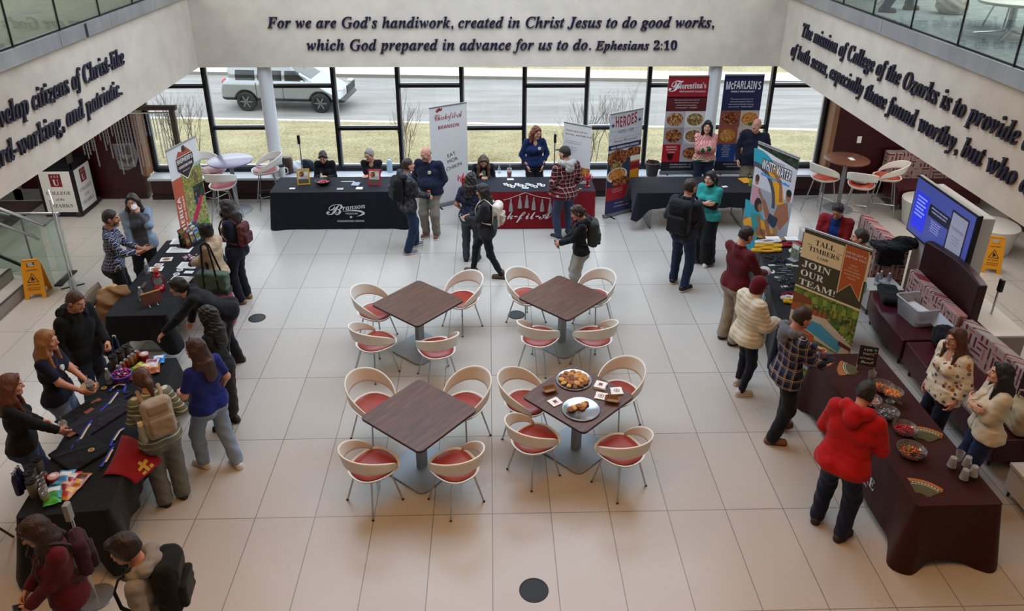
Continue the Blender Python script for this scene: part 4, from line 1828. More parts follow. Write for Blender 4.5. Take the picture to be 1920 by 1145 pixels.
# ---------------------------------------------------------------- bags worn on the back
def backpack(p, label, c, c2, w_=.30, h_=.44, d_=.17, z0=.10, strap=None, bottle=None, style=0):
    s, tf, Tb = p['s'], p['tf'], p['Tb']
    back = -(.112 * p['g'] ** .8 * .76 + p['t'] * .9 + .002)
    root = thing('backpack', label, 'backpack')
    root.matrix_world = p['mw']
    Rm = np.array(Tb)
    m, m2 = fab(c), fab(c2)
    q = F().box(tf(0, back - d_ / 2, z0 + h_ / 2 - .02), (w_ / 2, d_ / 2, h_ / 2), min(.07, d_ / 2 - .004), .02, Rm)
    q.wr(.004, 25, 2)
    vs, qs = nets(q, .012)
    np_mesh('bag', [(vs * s, qs, m)], root)
    q = F().box(tf(0, back - d_ - .01, z0 + h_ * .30), (w_ * .40, .035, h_ * .24), .03, .02, Rm).wr(.003, 30, 4)
    vs, qs = nets(q, .011)
    np_mesh('front_pocket', [(vs * s, qs, m2)], root)
    q = F().box(tf(0, back - d_ * .9, z0 + h_ * .74), (w_ * .36, .028, h_ * .13), .025, .02, Rm)
    vs, qs = nets(q, .011)
    np_mesh('top_pocket', [(vs * s, qs, m2)], root)
    sm = fab(strap or c2)
    for sd in (-1, 1):
        ax = sd * .105
        fr = .118 * p['g'] ** .8 * .76 + p['t'] + .014 + .03
        pts = [tf(ax * .8, back, .46), tf(ax, back + .06, .535), tf(ax, .02, .555 + p['t']), tf(ax * 1.02, fr * .75, .49), tf(ax * 1.08, fr + .005, .38), tf(ax * 1.3, fr * .85, .24), tf(ax * 1.55, .02, .17), tf(ax * 1.35, back, .14)]
        MB().tube([tuple(a * s) for a in pts], .021 * s, sm, 8, flat=.45).build('shoulder_strap', root)
    MB().tube([tuple(tf(a, back - .04, .47 + z0 - .10 + .045 * math.sin((a + .05) / .1 * PI)) * s) for a in (-.05, -.03, 0, .03, .05)], .008, sm).build('handle', root)
    zb = MB()
    for k in (-1, 1):
        zb.tube([tuple(tf(w_ * .44 * math.cos(a), back - d_ * .62, z0 + h_ * .45 + h_ * .46 * math.sin(a)) * s) for a in [R_(x) for x in range(0, 181, 15)]], .004, BLACK, 5)
        break
    zb.build('zip', root)
    if bottle:
        X = frame(tf(-w_ / 2 - .03, back - d_ / 2, z0 - .01) * s, Tb @ A3(1, 0, 0), Tb @ A3(0, 1, 0), Tb @ A3(0, 0, 1))
        MB().lathe([(0, 0), (.034, .0), (.036, .01), (.036, .16), (.026, .185), (.026, .19)], M(bottle[0], .4), X=X, n=16).lathe([(0, .225), (.024, .224), (.028, .218), (.028, .187)], M(bottle[1], .5), X=X, n=16).build('side_bottle', root)
    return root
# ================================================================ THE PEOPLE
WS, BK = SOLEW, SOLEK
SN = ('#d6d2c9', WS)
BLKS = ('#17161a', BK)
PL_NAVY = plaid('navy_white_check', '#23263a', [('#b9bccb', 24, 0, .16, 'u'), ('#b9bccb', 24, .3, .16, 'z'), ('#5b6079', 24, .5, .14, 'u')])
PL_RED = plaid('red_check', '#6b1d24', [('#1d1a22', 13, 0, .3, 'u'), ('#1d1a22', 13, .2, .3, 'z'), ('#c8b9b2', 13, .62, .09, 'u'), ('#c8b9b2', 13, .7, .09, 'z')])
PL_FLAN = plaid('navy_tan_check', '#15182a', [('#2a3350', 9, 0, .3, 'u'), ('#2a3350', 9, .2, .3, 'z'), ('#a4886c', 9, .6, .10, 'u'), ('#a4886c', 9, .7, .10, 'z'), ('#c9bfb0', 9, .72, .03, 'u'), ('#c9bfb0', 9, .82, .03, 'z')])
_t = NT('pink_diamond_knit')
_o = _t.n('ShaderNodeSeparateXYZ', 0, Vector=_t.obj()).node
_u = _t.math('ADD', _o.outputs[0], _t.math('MULTIPLY', _o.outputs[1], .6))
_a = _t.math('LESS_THAN', _t.math('FRACT', _t.math('MULTIPLY', _t.math('ADD', _u, _t.math('MULTIPLY', _o.outputs[2], .75)), 20)), .20)
_b = _t.math('LESS_THAN', _t.math('FRACT', _t.math('MULTIPLY', _t.math('SUBTRACT', _u, _t.math('MULTIPLY', _o.outputs[2], .75)), 20)), .20)
_t.bump(_t.noise(11, 2), .4, .014)
ARGYLE = _t.fin(_t.mix(_t.math('MAXIMUM', _a, _b), '#e6aaa4', '#b05a5a'), .85, 0, .2)
GREENBAND = stripes('green_rib_band', '#17603f', '#dcd6b8', 16, .22)
SAGE = stripes('sage_stripe', '#6b7263', '#c3c3b4', 17, .2)
DOTW = speck('white_dotted', '#d9d3cb', ['#6b4a48', '#4b4a55'], 26, .16)
DOTN = speck('navy_dotted', '#20243a', ['#8a8fa5', '#767b92'], 42, .2)
FLOR = speck('cream_floral', '#d6c9b2', ['#8a5a50', '#6b6a70', '#a5703f', '#7a4a4a', '#59606b', '#cdbfa8'], 15, .34)
CAMO = blotch('grey_camo', [(0, '#1c1d22'), (.42, '#26272d'), (.47, '#3f4148'), (.55, '#2f3138'), (.6, '#585a61')], 11, 2, .85, const=True)
DENIM = M('#8697a8', .85, kind='fabric')
BAGFLOR = speck('white_floral_bag', '#d8d0c2', ['#3a3633', '#c0672f', '#4f5a48', '#2c2c2c'], 16, .36)

P = {}
P['plaid'] = person('man in navy white checked shirt gesturing with open hands behind the lantern table', -5.40, -2.14, 72, 1.78, g=1.12, f=0, turn=5, nod=6, lean=4,
                    L=(-.03, .38, 1.08), R=(.16, .40, 1.12), LH=(.25, 1, .15, 0, -.2, 1), RH=(-.1, 1, .2, -.2, -.2, 1), curl=(.18, .12),
                    skin='tan', hair=('crop', '#2a1f1a'), beard='#4a3a32', top=dict(c=PL_NAVY, neck='collar', hem=-.04, slL=.86, slR=.86), legs=dict(c='#23242c'), shoe=BLKS)
P['denim'] = person('woman in open denim shirt drinking from a white paper cup', -5.36, -1.30, 160, 1.70, g=1.16, turn=10, nod=4, L='mouth', R=(.10, .24, .90),
                    hair=('long', '#2c211d', 1.0, .34), top=dict(c='#6f7176', hem=-.10), coat=dict(c=DENIM, open=.10, hem=-.12, t=.022, slL=.62, collar='#8697a8', nm='denim_shirt'), legs=dict(c='#1b1c22'), shoe=BLKS)
P['navy'] = person('woman in navy with dotted sleeves eating, maroon backpack on', -3.83, -1.60, 283, 1.70, g=1.02, turn=6, nod=10, R='mouth', L=(.06, .25, 1.10), curl=(.6, .6),
                   hair=('long', '#1d1614', 1.0, .26), top=dict(c=DOTW, t=.013), coat=dict(c='#191d33', sl=.26, t=.024, hem=-.10, nm='overshirt', neck='crew'), legs=dict(c='#161a2c', wide=.02), shoe=('#8a6844', M('#7a5a3c', .6)))
P['fleece'] = person('woman in tan fleece and long magenta skirt with a green tote bag', -3.92, -2.28, 280, 1.63, g=1.06, nod=12, L=(-.02, .33, 1.06), R=(.04, .34, 1.06), curl=(.9, .9), skin='deep',
                     hair=('bun', '#120e0d', 1.05), top=dict(c='#b09a80', t=.035, neck='turtle', hem=-.06, wr=.0035, wf=70, nm='fleece_jacket'), legs=dict(c='#a3124f', skirt=.13, len=.05), shoe=BLKS)
P['blazer'] = person('woman in black blazer bending far over to reach the snack table', -3.50, -3.40, 250, 1.70, g=1.05, lean=52, nod=-8, turn=8, L=(-.25, .80, .78), R=(.24, .40, .70), LH=(-.1, .8, -.6, 0, -.6, -.8), curl=(.4, .5),
                     feet=((-.10, .08, -5), (.10, -.12, 8)), hip=(0, -.06), hair=('lowbun', '#1c1514'), top=dict(c='#d5cfc6', neck='v'), coat=dict(c='#111219', open=.05, t=.022, hem=-.10, nm='blazer', collar='#111219'), legs=dict(c='#14151c', wide=.02), shoe=BLKS)
P['curly'] = person('woman with long curly black hair and black dress holding an iced drink', -3.14, -4.62, 285, 1.64, g=1.08, turn=-4, R=(.06, .30, 1.17), L=(-.04, .30, 1.04), curl=(.9, .55),
                    hair=('curly', '#0f0c0d', 1.22, .36), skin='rosy', top=dict(c='#111218', neck='wide', hem=-.10), legs=dict(c='#1b1018', skirt=.05, len=.20), shoe=BLKS)
P['bluetee'] = person('woman with wavy brown hair in royal blue tee and pale jeans', -3.04, -5.30, 305, 1.68, g=1.12, turn=-25, L=(-.17, .26, 1.02), R=(.24, .10, .90), curl=(.5, .4), feet=((-.12, .14, -8), (.10, -.18, 12)),
                      hair=('long', '#38231b', 1.05, .34), top=dict(c='#1b2a86', sl=.42, hem=-.05, t=.018), legs=dict(c='#8697ab', wide=.018, t=.016, len=.07), shoe=SN)
P['blackhood'] = person('man in black hoodie with small pink print, standing behind the snack table', -4.80, -4.34, 112, 1.74, g=1.14, f=0, turn=-5, nod=22, L=(-.12, .26, 1.02), R='down', curl=(.7, .4),
                        hair=('short', '#4a3122'), skin='rosy', top=dict(c='#101116', neck='hood', t=.026, hem=-.10, nm='hoodie'), legs=dict(c='#3f4d64'), shoe=BLKS)
P['polo'] = person('woman with long blonde brown hair in navy polo holding a plastic cup', -4.72, -5.12, 82, 1.68, g=1.16, turn=4, nod=4, L=(-.02, .33, 1.02), R=(.10, .30, .98), curl=(.55, .4), skin='rosy',
                   hair=('long', '#94683f', 1.05, .40, 'front'), top=dict(c='#171a33', sl=.42, neck='collar', hem=-.06, t=.016), legs=dict(c='#7587a0'), shoe=SN, badge=(.06, .36, '#d9dbe0', .035))
P['auburn'] = person('woman with auburn hair in black sweater at the left edge holding iced coffee', -4.68, -5.90, 62, 1.66, g=1.16, nod=8, R=(.10, .36, .98), L=(-.22, .18, .95), curl=(.4, .3), skin='rosy',
                     hair=('long', '#5d3421', 1.08, .30, 'front'), top=dict(c='#101116', hem=-.04, t=.016), legs=dict(c='#4c5d78'), shoe=BLKS)
P['striped'] = person('person in green striped sweater with a beige backpack, seen from behind', -3.36, -5.82, 322, 1.62, g=1.08, lean=8, nod=26, turn=-12, L=(-.14, .34, 1.0), R=(.22, .20, .98), curl=(.5, .5),
                      hair=('pony', '#4f3226', 1.02, .30), top=dict(c=SAGE, hem=-.06, t=.024, wr=.007), legs=dict(c='#7b7c78', wide=.03, t=.02), shoe=BLKS)
P['maroonhood'] = person('woman with long dark hair in maroon hoodie walking at the near left corner', -3.40, -7.66, 232, 1.65, g=1.12, nod=24, R=(.10, .24, .98), L=(-.06, .26, .96), curl=(.7, .7), skin='rosy',
                         hair=('long', '#2b1a16', 1.08, .40, 'front'), top=dict(c='#661a2a', neck='crew', t=.03, hem=-.10, nm='hoodie'), legs=dict(c='#2a3146'), shoe=SN)
P['greyhood'] = person('dark-haired person in grey hoodie with black backpack at the near left', -2.60, -7.95, 262, 1.72, g=1.0, f=0, nod=14, R='down', L='down',
                       hair=('fringe', '#1f110f', 1.14), skin='rosy', top=dict(c='#918f8d', neck='hood', t=.024, nm='hoodie'), legs=dict(c='#20232c'), shoe=SN)
P['turtle'] = person('woman in black turtleneck seated behind the navy booth table looking down', -3.20, 2.12, 178, 1.66, seat=1, lean=12, nod=26, L=(-.05, .34, .79), R=(.05, .34, .79), curl=(.8, .8), hip=(0, .0),
                     hair=('pony', '#2e211b', 1.0, .30), top=dict(c='#15161c', neck='turtle'), legs=dict(c='#1b1d26'), shoe=BLKS)
P['greyhair'] = person('woman with short grey hair and glasses seated behind the navy booth table', -2.30, 2.12, 178, 1.66, g=1.1, seat=1, lean=10, turn=28, nod=10, L=(.06, .30, .79), R=(-.04, .34, .80), LH=(1, .2, 0, 0, -.2, -1), RH=(-1, .1, 0, 0, -.2, -1),
                       hair=('short', '#8e8a86', 1.06), specs='#222222', top=dict(c='#1f2029', sl=.45, neck='v'), legs=dict(c='#1b1d26'), shoe=BLKS)
P['camo'] = person('young man in grey camouflage jacket with black backpack beside the navy booth', -1.41, .12, 62, 1.73, g=.98, f=0, nod=2, R=(.14, .33, 1.02), L=(-.20, .10, .95), curl=(.5, .7), feet=((-.11, .14, -8), (.12, -.10, 12)),
                   hair=('short', '#33231b'), skin='rosy', top=dict(c='#3d8f83', neck='collar'), coat=dict(c=CAMO, t=.03, hem=-.10, neck='hood', nm='jacket', slL=.95), legs=dict(c='#263a5c', wide=.02), shoe=('#77797c', WS))
P['navysweat'] = person('bald heavyset man in navy pullover with both hands in his pockets', -1.08, .70, 196, 1.76, g=1.32, f=0, belly=.05, turn=22, nod=16, L='pocket', R='pocket',
                        hair=('ring', '#6f675f'), beard='#8a7a70', skin='rosy', top=dict(c='#1c2440', hem=-.07, t=.018, neck='collar', collar='#b9a9b4'), legs=dict(c='#918c82', wide=.02), shoe=('#6b3f30', WS), badge=(-.06, .36, '#d8cfae', .032), sock=1)
P['dark_seated'] = person('woman with long brown hair seated behind the red booth table', -.13, 1.98, 178, 1.66, seat=1, lean=20, nod=24, L=(-.06, .32, .80), R=(.08, .30, .86), curl=(.6, .8),
                          hair=('long', '#54402f', 1.0, .36, 'front'), top=dict(c='#6b2530'), coat=dict(c='#1b1e2a', open=.06, t=.022), legs=dict(c='#1b1d26'), shoe=BLKS)
P['dotted'] = person('woman in dotted navy blouse and grey jeans standing at the red booth, back turned', -.33, -.30, 12, 1.60, g=1.06, lean=4, turn=10, L=(-.20, .16, .96), R=(.16, .24, 1.0),
                     hair=('curly', '#17120f', 1.0, .30), skin='tan', top=dict(c=DOTN, sl=.42, hem=-.03, t=.02), legs=dict(c='#565a63', wide=.015), shoe=BLKS)
P['walker'] = person('young woman in charcoal sweater walking past with phone and food bowl', -.06, -.84, 282, 1.67, g=1.0, nod=16, L=(-.05, .34, 1.07), R=(.07, .30, 1.08), curl=(.6, .4), feet=((-.07, -.27, -4), (.07, .26, 4)),
                     hair=('long', '#131013', 1.03, .38), skin='tan', top=dict(c='#3d3e44', t=.028, hem=-.12, wr=.008, nm='sweater'), legs=dict(c='#16202c', t=.010, wide=0, boot=1), shoe=('#57402f', M('#24201d', .6)))
P['blouse'] = person('red-haired woman in bright blue blouse standing behind the red booth table', .87, 2.06, 172, 1.70, g=1.06, turn=-22, nod=14, L='pocket', R='pocket', specs='#15151a',
                     hair=('curly', '#6b3320', 1.02, .20), top=dict(c='#12285c', neck='v', sl=.80, hem=-.02, t=.014, puff=.006), legs=dict(c='#14151f'), shoe=BLKS, badge=(-.07, .37, '#d8cfae', .032))
P['redplaid'] = person('man in red checked shirt and olive cap standing at the red booth', 1.34, .58, 338, 1.76, g=1.10, f=0, turn=-28, nod=6, L=(-.24, .12, .92), R=(.22, .14, .94), feet=((-.11, .0, -30), (.13, .04, 10)),
                       hair=('crop', '#241a15'), beard='#4a3427', hat=('cap', '#4c4a44'), top=dict(c='#9a9a98', neck='hood', t=.012, hoodc='#a9a9a6'), coat=dict(c=PL_RED, t=.024, hem=-.13), legs=dict(c='#454f68', wide=.012), shoe=('#1b1b22', WS))
P['student'] = person('student in black hoodie with grey backpack looking at a phone', 1.37, -1.62, 272, 1.60, g=.98, nod=26, L=(-.02, .34, 1.05), R=(.12, .30, 1.0), curl=(.6, .6),
                      hair=('lowbun', '#2b1d18'), skin='rosy', top=dict(c='#14151c', neck='hood', t=.026, hem=-.04, nm='hoodie'), legs=dict(c='#a3a4a3', wide=.03, t=.022), shoe=SN)
P['pink'] = person('woman in pink diamond sweater with green hem, arms crossed behind restaurant table', 4.26, 2.26, 188, 1.72, g=1.10, turn=12, L='cross1', R='cross2',
                   hair=('bob', '#17110f', 1.0, .16), top=dict(c=ARGYLE, t=.026, hem=-.02, cuffs='#17603f', band=GREENBAND, nm='sweater'), legs=dict(c='#1c2740'), shoe=BLKS)
P['bald'] = person('bald man with grey goatee in navy quarter-zip behind the restaurant table', 5.16, 2.08, 196, 1.82, g=1.25, f=0, belly=.03, turn=26, tilt=-4, R=(.26, .12, .93), L='pocket', beard='#b3aaa2', skin='rosy',
                   hair=('bald', '#8e8a86'), top=dict(c='#1d2338', neck='collar', t=.018, hem=-.09), legs=dict(c='#8b8373'), shoe=('#4a3527', BK))
P['bigpack'] = person('tall young man in dark grey jacket with a large black backpack', 3.03, -1.28, 40, 1.86, g=1.0, f=0, turn=12, nod=4, R=(.16, .27, 1.06), L=(-.20, .12, .95), feet=((-.12, .06, -12), (.13, -.08, 20)),
                      hair=('crop', '#2b1f19'), skin='rosy', top=dict(c='#3a3d45', t=.024, neck='collar', hem=-.07, nm='jacket'), legs=dict(c='#26344f', wide=.012), shoe=('#18181d', WS))
P['teal'] = person('woman in teal polo over black sleeves talking to the backpack student', 3.62, -.46, 222, 1.69, g=1.14, turn=6, nod=4, L='cross1', R='cross2',
                   hair=('pony', '#17110f', 1.0, .34), skin='fair', top=dict(c='#121218', neck='turtle'), coat=dict(c='#2f8f8b', sl=.36, t=.02, hem=-.05, neck='collar', nm='polo_shirt'), legs=dict(c='#111218', wide=.07, t=.03, len=.06), shoe=SN)
P['maroon'] = person('man in maroon shirt and khaki trousers at the black theme park table', 3.38, -2.90, 62, 1.80, g=1.12, f=0, turn=8, nod=14, R=(.16, .34, 1.05), L=(-.10, .36, 1.05), curl=(.6, .6),
                     hair=('short', '#1f1613'), skin='rosy', top=dict(c='#640f1e', neck='collar', t=.018, hem=-.05), legs=dict(c='#9a8f80', wide=.03, t=.018), shoe=('#35231c', BK))
P['puffer'] = person('woman in cream puffer jacket and maroon knit beanie', 3.20, -4.04, 72, 1.64, g=1.12, nod=14, L=(-.12, .27, 1.10), R=(.14, .30, 1.10), curl=(.95, .8), specs='#222222', feet=((-.12, .06, -12), (.12, -.06, 16)),
                     hair=('short', '#2b1d18', .98), hat=('beanie', '#6a1424'), skin='tan', top=dict(c='#c9bfa9', t=.050, neck='turtle', quilt=52, hem=-.10, puff=.012, nm='puffer_jacket', wr=.003), legs=dict(c='#171d33', t=.008, wide=0), shoe=('#b9b3aa', WS))
P['flannel'] = person('young man in plaid flannel jacket with grey hood holding candy cup and phone', 3.37, -4.94, 80, 1.76, g=1.02, f=0, nod=16, L=(-.04, .34, 1.14), R=(.12, .34, 1.02), curl=(.75, .35), RH=(-.2, 1, .05, 0, 0, 1), feet=((-.11, .12, -6), (.12, -.12, 22)),
                      hair=('short', '#2a1b15', 1.05), skin='rosy', top=dict(c='#77787c', neck='hood', hoodc='#77787c'), coat=dict(c=PL_FLAN, t=.034, hem=-.14, nm='flannel_jacket'), legs=dict(c='#161925', wide=.02, boot=1), shoe=('#80512d', M('#4a2f1e', .6)))
P['redhood'] = person('heavyset man in bright red hoodie leaning over the candy table', 3.40, -6.40, 47, 1.76, g=1.30, f=0, belly=.02, lean=12, nod=18, L=(-.20, .30, .98), R=(.20, .32, .98), feet=((-.14, .04, -10), (.14, -.02, 14)),
                      hair=('crop', '#16100e', 1.02), skin='rosy', top=dict(c='#b80a14', neck='hood', t=.034, hem=-.12, nm='hoodie', wr=.008), legs=dict(c='#1c2540', wide=.02), shoe=('#2f1e1a', BK))
P['floral'] = person('woman in cream floral blouse with glasses behind the candy table', 5.02, -5.26, 262, 1.66, g=1.26, turn=-2, nod=2, L='down', R='down', specs='#5a4038',
                     hair=('long', '#4a2a1e', 1.05, .34, 'front'), skin='rosy', top=dict(c=FLOR, t=.022, hem=-.10, neck='v', sl=.85, puff=.014, nm='blouse'), legs=dict(c='#1a2140'), shoe=BLKS)
P['creamjkt'] = person('woman with long black hair in cream jacket, arms crossed behind candy table', 5.10, -5.92, 285, 1.66, g=1.18, turn=8, nod=-4, L='cross1', R='cross2',
                       hair=('long', '#120e0e', 1.04, .40, 'front'), skin='fair', top=dict(c='#cfc8bb'), coat=dict(c='#c8bda6', t=.034, hem=-.08, open=.025, collar='#c8bda6', nm='jacket'), legs=dict(c='#26375e', wide=.01), shoe=BLKS)
P['redjkt'] = person('man in red jacket over blue polo looking down beside the patterned bench', 5.16, -1.80, 215, 1.72, g=1.08, f=0, nod=30, L=(-.10, .26, 1.0), R=(.12, .26, 1.02), curl=(.7, .7),
                     hair=('short', '#1a1412', 1.04), skin='tan', top=dict(c='#173a8a', neck='collar'), coat=dict(c='#8f1c22', t=.026, open=.07, nm='jacket'), legs=dict(c='#23252e'), shoe=BLKS)
P['green'] = person('man in pale green polo half hidden behind the camp banner', 5.02, -2.92, 300, 1.75, g=1.12, f=0, turn=-6, nod=6, L=(-.05, .26, 1.34), R=(.2, .16, .98), curl=(.4, .4), LH=(.1, .3, 1, .5, -.6, 0),
                    hair=('short', '#2a231f', 1.02), skin='rosy', top=dict(c='#6fae93', neck='collar', sl=.42, t=.018), legs=dict(c='#7a684c'), shoe=BLKS)
P['upstairs'] = person('person in blue jeans standing on the upper floor behind the glass railing', 6.32, -.06, 100, 1.75, f=0, g=1.05, hair=('short', '#2a1c14'), top=dict(c='#3a4654'), legs=dict(c='#2c3a5c', wide=.015), shoe=('#3a2f2a', BK), z=ZT + .14, feet=((-.16, .22, -8), (.14, -.22, 10)))

# ---- what they carry
backpack(P['navy'], 'maroon backpack worn by the woman in navy', '#6f4444', '#5f3838', .26, .37, .11)
backpack(P['striped'], 'beige backpack with a green bottle worn over the striped sweater', '#a89e90', '#968b7d', .31, .46, .16, strap='#a09483', bottle=('#87948a', '#d6cdb4'))
backpack(P['maroonhood'], 'dusky plum backpack worn over the maroon hoodie', '#4a2a38', '#3c222e', .27, .38, .12, strap='#4a4448')
backpack(P['greyhood'], 'black backpack worn over the grey hoodie', '#10120f', '#171a14', .32, .48, .18, strap='#101210')
backpack(P['camo'], 'black backpack worn over the camouflage jacket', '#1a1b22', '#15161c', .30, .44, .15)
backpack(P['walker'], 'white backpack with floral print worn by the walking woman', BAGFLOR if False else '#cfc8bb', '#b9b0a0', .29, .42, .15, strap='#c3baa9', bottle=('#3c4a48', '#23282a'))
backpack(P['student'], 'grey backpack worn by the student looking at a phone', '#4a4f50', '#5a6060', .31, .46, .17, strap='#3a3e40')
backpack(P['bigpack'], 'large black backpack worn by the tall young man', '#16171c', '#202228', .33, .52, .20, z0=.06, strap='#1b1c22')
# ================================================================ BANNERS
ALU = M('#b4b6ba', .35, .8)
VINYL = M('#d9d8d8', .45)


def banner(label, BL, BR, H, z0=0.0, base=M('#8f9297', .35, .8), panel=VINYL, H2=None, nbase=True):
    """retractable banner: cassette, mast, top rail and printed panel; returns the prints' builder, its frame, width"""
    a, b_ = Vector(BL), Vector(BR)
    w_ = (b_ - a).length
    c = (a + b_) / 2
    ang = math.atan2(b_.y - a.y, b_.x - a.x)
    t = thing('retractable_banner', label, 'banner', (c.x, c.y, z0), ang)
    MB().prism(rr(w_ + .03, .10, .03), .012, .075, base, X=Matrix.Translation((0, .02, 0))).build('base', t, bevel=.006)
    for sx in (-1, 1):
        MB().box((sx * w_ * .33, .02, .006), (.03, .34 if z0 == 0 else .2, .012), BLACKM).build('foot', t)
    MB().tube([(0, .035, .06), (0, .03, H - .02)], .009, ALU).build('mast', t)
    MB().box((0, .0, H), (w_, .02, .028), ALU).build('top_rail', t, bevel=.004)
    MB().box((0, 0, (H + .07) / 2), (w_, .003, H - .07), panel).build('panel', t)
    return MB(), frame((-w_ / 2, -.0030, .07), (1, 0, 0), (0, 0, 1), (0, -1, 0)), w_, H - .07, t


FOODA = cells('food_pasta', [(0, '#5a1f12'), (.3, '#c98b4a'), (.55, '#e2c58f'), (.75, '#a33a22'), (1, '#4f5a26')], 38)
FOODB = cells('food_meat', [(0, '#3a140d'), (.35, '#7a3218'), (.6, '#b5612f'), (.85, '#d9a86a'), (1, '#6a1a14')], 34)
FOODC = cells('food_salad', [(0, '#3b4a1f'), (.3, '#a4402a'), (.5, '#e0cfa6'), (.75, '#6f7a33'), (1, '#c9803f')], 42)
FOODD = cells('food_fries', [(0, '#8a3b16'), (.4, '#d89a3d'), (.7, '#ecc875'), (1, '#a3441f')], 46)
PLATEW = M('#d5d0ca', .4)
TREESP = cells('printed_trees', [(0, '#2c4a1d'), (.35, '#6a8a2c'), (.6, '#a9b145'), (.8, '#56682b'), (1, '#c3a85f')], 26)
MEADOW = cells('printed_meadow', [(0, '#4f5a20'), (.35, '#a99a4a'), (.6, '#8a8a3c'), (.8, '#c8b878'), (1, '#5e6a2a')], 30)
WOODSP = cells('printed_dark_wood', [(0, '#18201a'), (.5, '#2c3a2a'), (1, '#4c5a44')], 24)
INKW = M('#e2e0de', .5)
INKR = M('#8f1626', .5)
INKB = M('#1e2352', .5)
INKK = M('#17161a', .5)
L1, L2, L3, L4 = .0008, .0016, .0024, .0032


def plate(b, X, cx, cy, r, food, z=L1, sq=.7, rim=True):
    if rim:
        b.ell(cx, cy, r, r * sq, PLATEW, X, z)
    b.ell(cx, cy + r * .05, r * .84, r * sq * .82, food, X, z + .0004)


def lines(b, m, X, x0, x1, y0, dy, texts, h=None, z=L2, al='c'):
    for k, tx in enumerate(texts):
        cx = (x0 + x1) / 2 if al == 'c' else x0
        b.text(tx, m, cx, y0 - k * dy, None, h, X, z, al)


# --- white chicken banner
b, X, w_, h_, t = banner('white retractable banner with red Chick-fil-A Branson lettering', (-1.137, 1.99), (-.44, 2.40), 2.05)
b.text(t_sc('Chick-fil-A'), INKR, w_ / 2, h_ * .865, w_ * .74, .13, X, L1)
for k, (dx, dy, a_) in enumerate(((.20, .955, .7), (.235, .968, .35), (.27, .972, 0), (.315, .968, -.6))):
    b.ell(w_ * dx, h_ * dy, .018, .032, INKR, X, L1, 14, a_)
b.text(t_ss('BRANSON'), INKR, w_ / 2, h_ * .775, w_ * .56, None, X, L1)
for k, (tx, yy) in enumerate((('EAT', .48), ('MOR', .42), ('CHIKIN', .35))):
    b.text(tx, INKK, w_ * (.56 + .03 * k), h_ * yy, None, .075, X, L1, rot=.22)
b.build('lettering', t)
# --- burger and beer banner
b, X, w_, h_, t = banner('white and red retractable banner reading HEROES with food and a tall beer', (2.208, 1.452), (2.892, 1.859), 2.07)
PLANK = stripes('printed_white_planks', '#b9bbc2', '#9fa1a9', 7, .06)
b.rect(0, h_ * .62, w_, h_, PLANK, X, L1)
b.text(t_ss('HEROES'), INKR, w_ * .5, h_ * .86, w_ * .64, .20, X, L3, arch=-.03, rot=.06)
for sx, sy in ((.10, .885), (.90, .90)):
    b.poly([(w_ * sx + (.05 if k % 2 == 0 else .02) * math.sin(k * PI / 5), h_ * sy + (.05 if k % 2 == 0 else .02) * math.cos(k * PI / 5)) for k in range(10)], INKB, X, L2)
b.text('TASTES + TAPS', INKB, w_ * .5, h_ * .80, w_ * .48, .06, X, L2)
b.text(t_sc('Family Restaurant'), INKR, w_ * .5, h_ * .72, w_ * .72, None, X, L2)
b.rect(0, h_ * .645, w_, h_ * .695, INKB, X, L2)
b.text(t_ss('NEW AMERICAN CUISINE'), INKW, w_ * .5, h_ * .657, w_ * .84, None, X, L3)
b.rect(0, h_ * .26, w_, h_ * .645, M('#22304a', .6), X, L1 * .5)
plate(b, X, w_ * .30, h_ * .55, .30, FOODB, L1, .7, False)
plate(b, X, w_ * .76, h_ * .585, .22, FOODB, L1 * 1.1, .6, False)
plate(b, X, w_ * .26, h_ * .47, .17, FOODC, L1 * 1.2, .7, False)
plate(b, X, w_ * .31, h_ * .385, .25, FOODD, L2, .6)
plate(b, X, w_ * .44, h_ * .31, .28, FOODB, L2 * 1.1, .42, False)
b.poly([(w_ * .72, h_ * .19), (w_ * .96, h_ * .19), (w_, h_ * .50), (w_ * .70, h_ * .50)], M('#c98a1c', .3), X, L3)
b.poly([(w_ * .70, h_ * .49), (w_, h_ * .49), (w_ * 1.0, h_ * .55), (w_ * .69, h_ * .55)], M('#e2ddd2', .5), X, L3)
b.poly([(w_ * .70, h_ * .41), (w_ * .99, h_ * .41), (w_, h_ * .485), (w_ * .70, h_ * .485)], INKR, X, L4)
b.text(t_ss('HEROES'), M('#2c1512', .5), w_ * .85, h_ * .43, w_ * .26, None, X, L4 + .0006)
b.rect(0, h_ * .13, w_ * .72, h_ * .27, M('#a31f28', .5), X, L2)
lines(b, INKW, X, 0, w_ * .7, h_ * .245, .033, ['New American Cuisine with an', 'all-around fun family atmosphere,', 'designed for lunch and dinner'], .014, L3)
b.rect(0, 0, w_, h_ * .135, M('#2f3060', .5), X, L2)
lines(b, INKW, X, 0, w_, h_ * .09, .07, ['3225 W HWY 76  |  417', 'HEROESBRANSON.COM'], .024, L3)
b.build('printed_graphics', t)
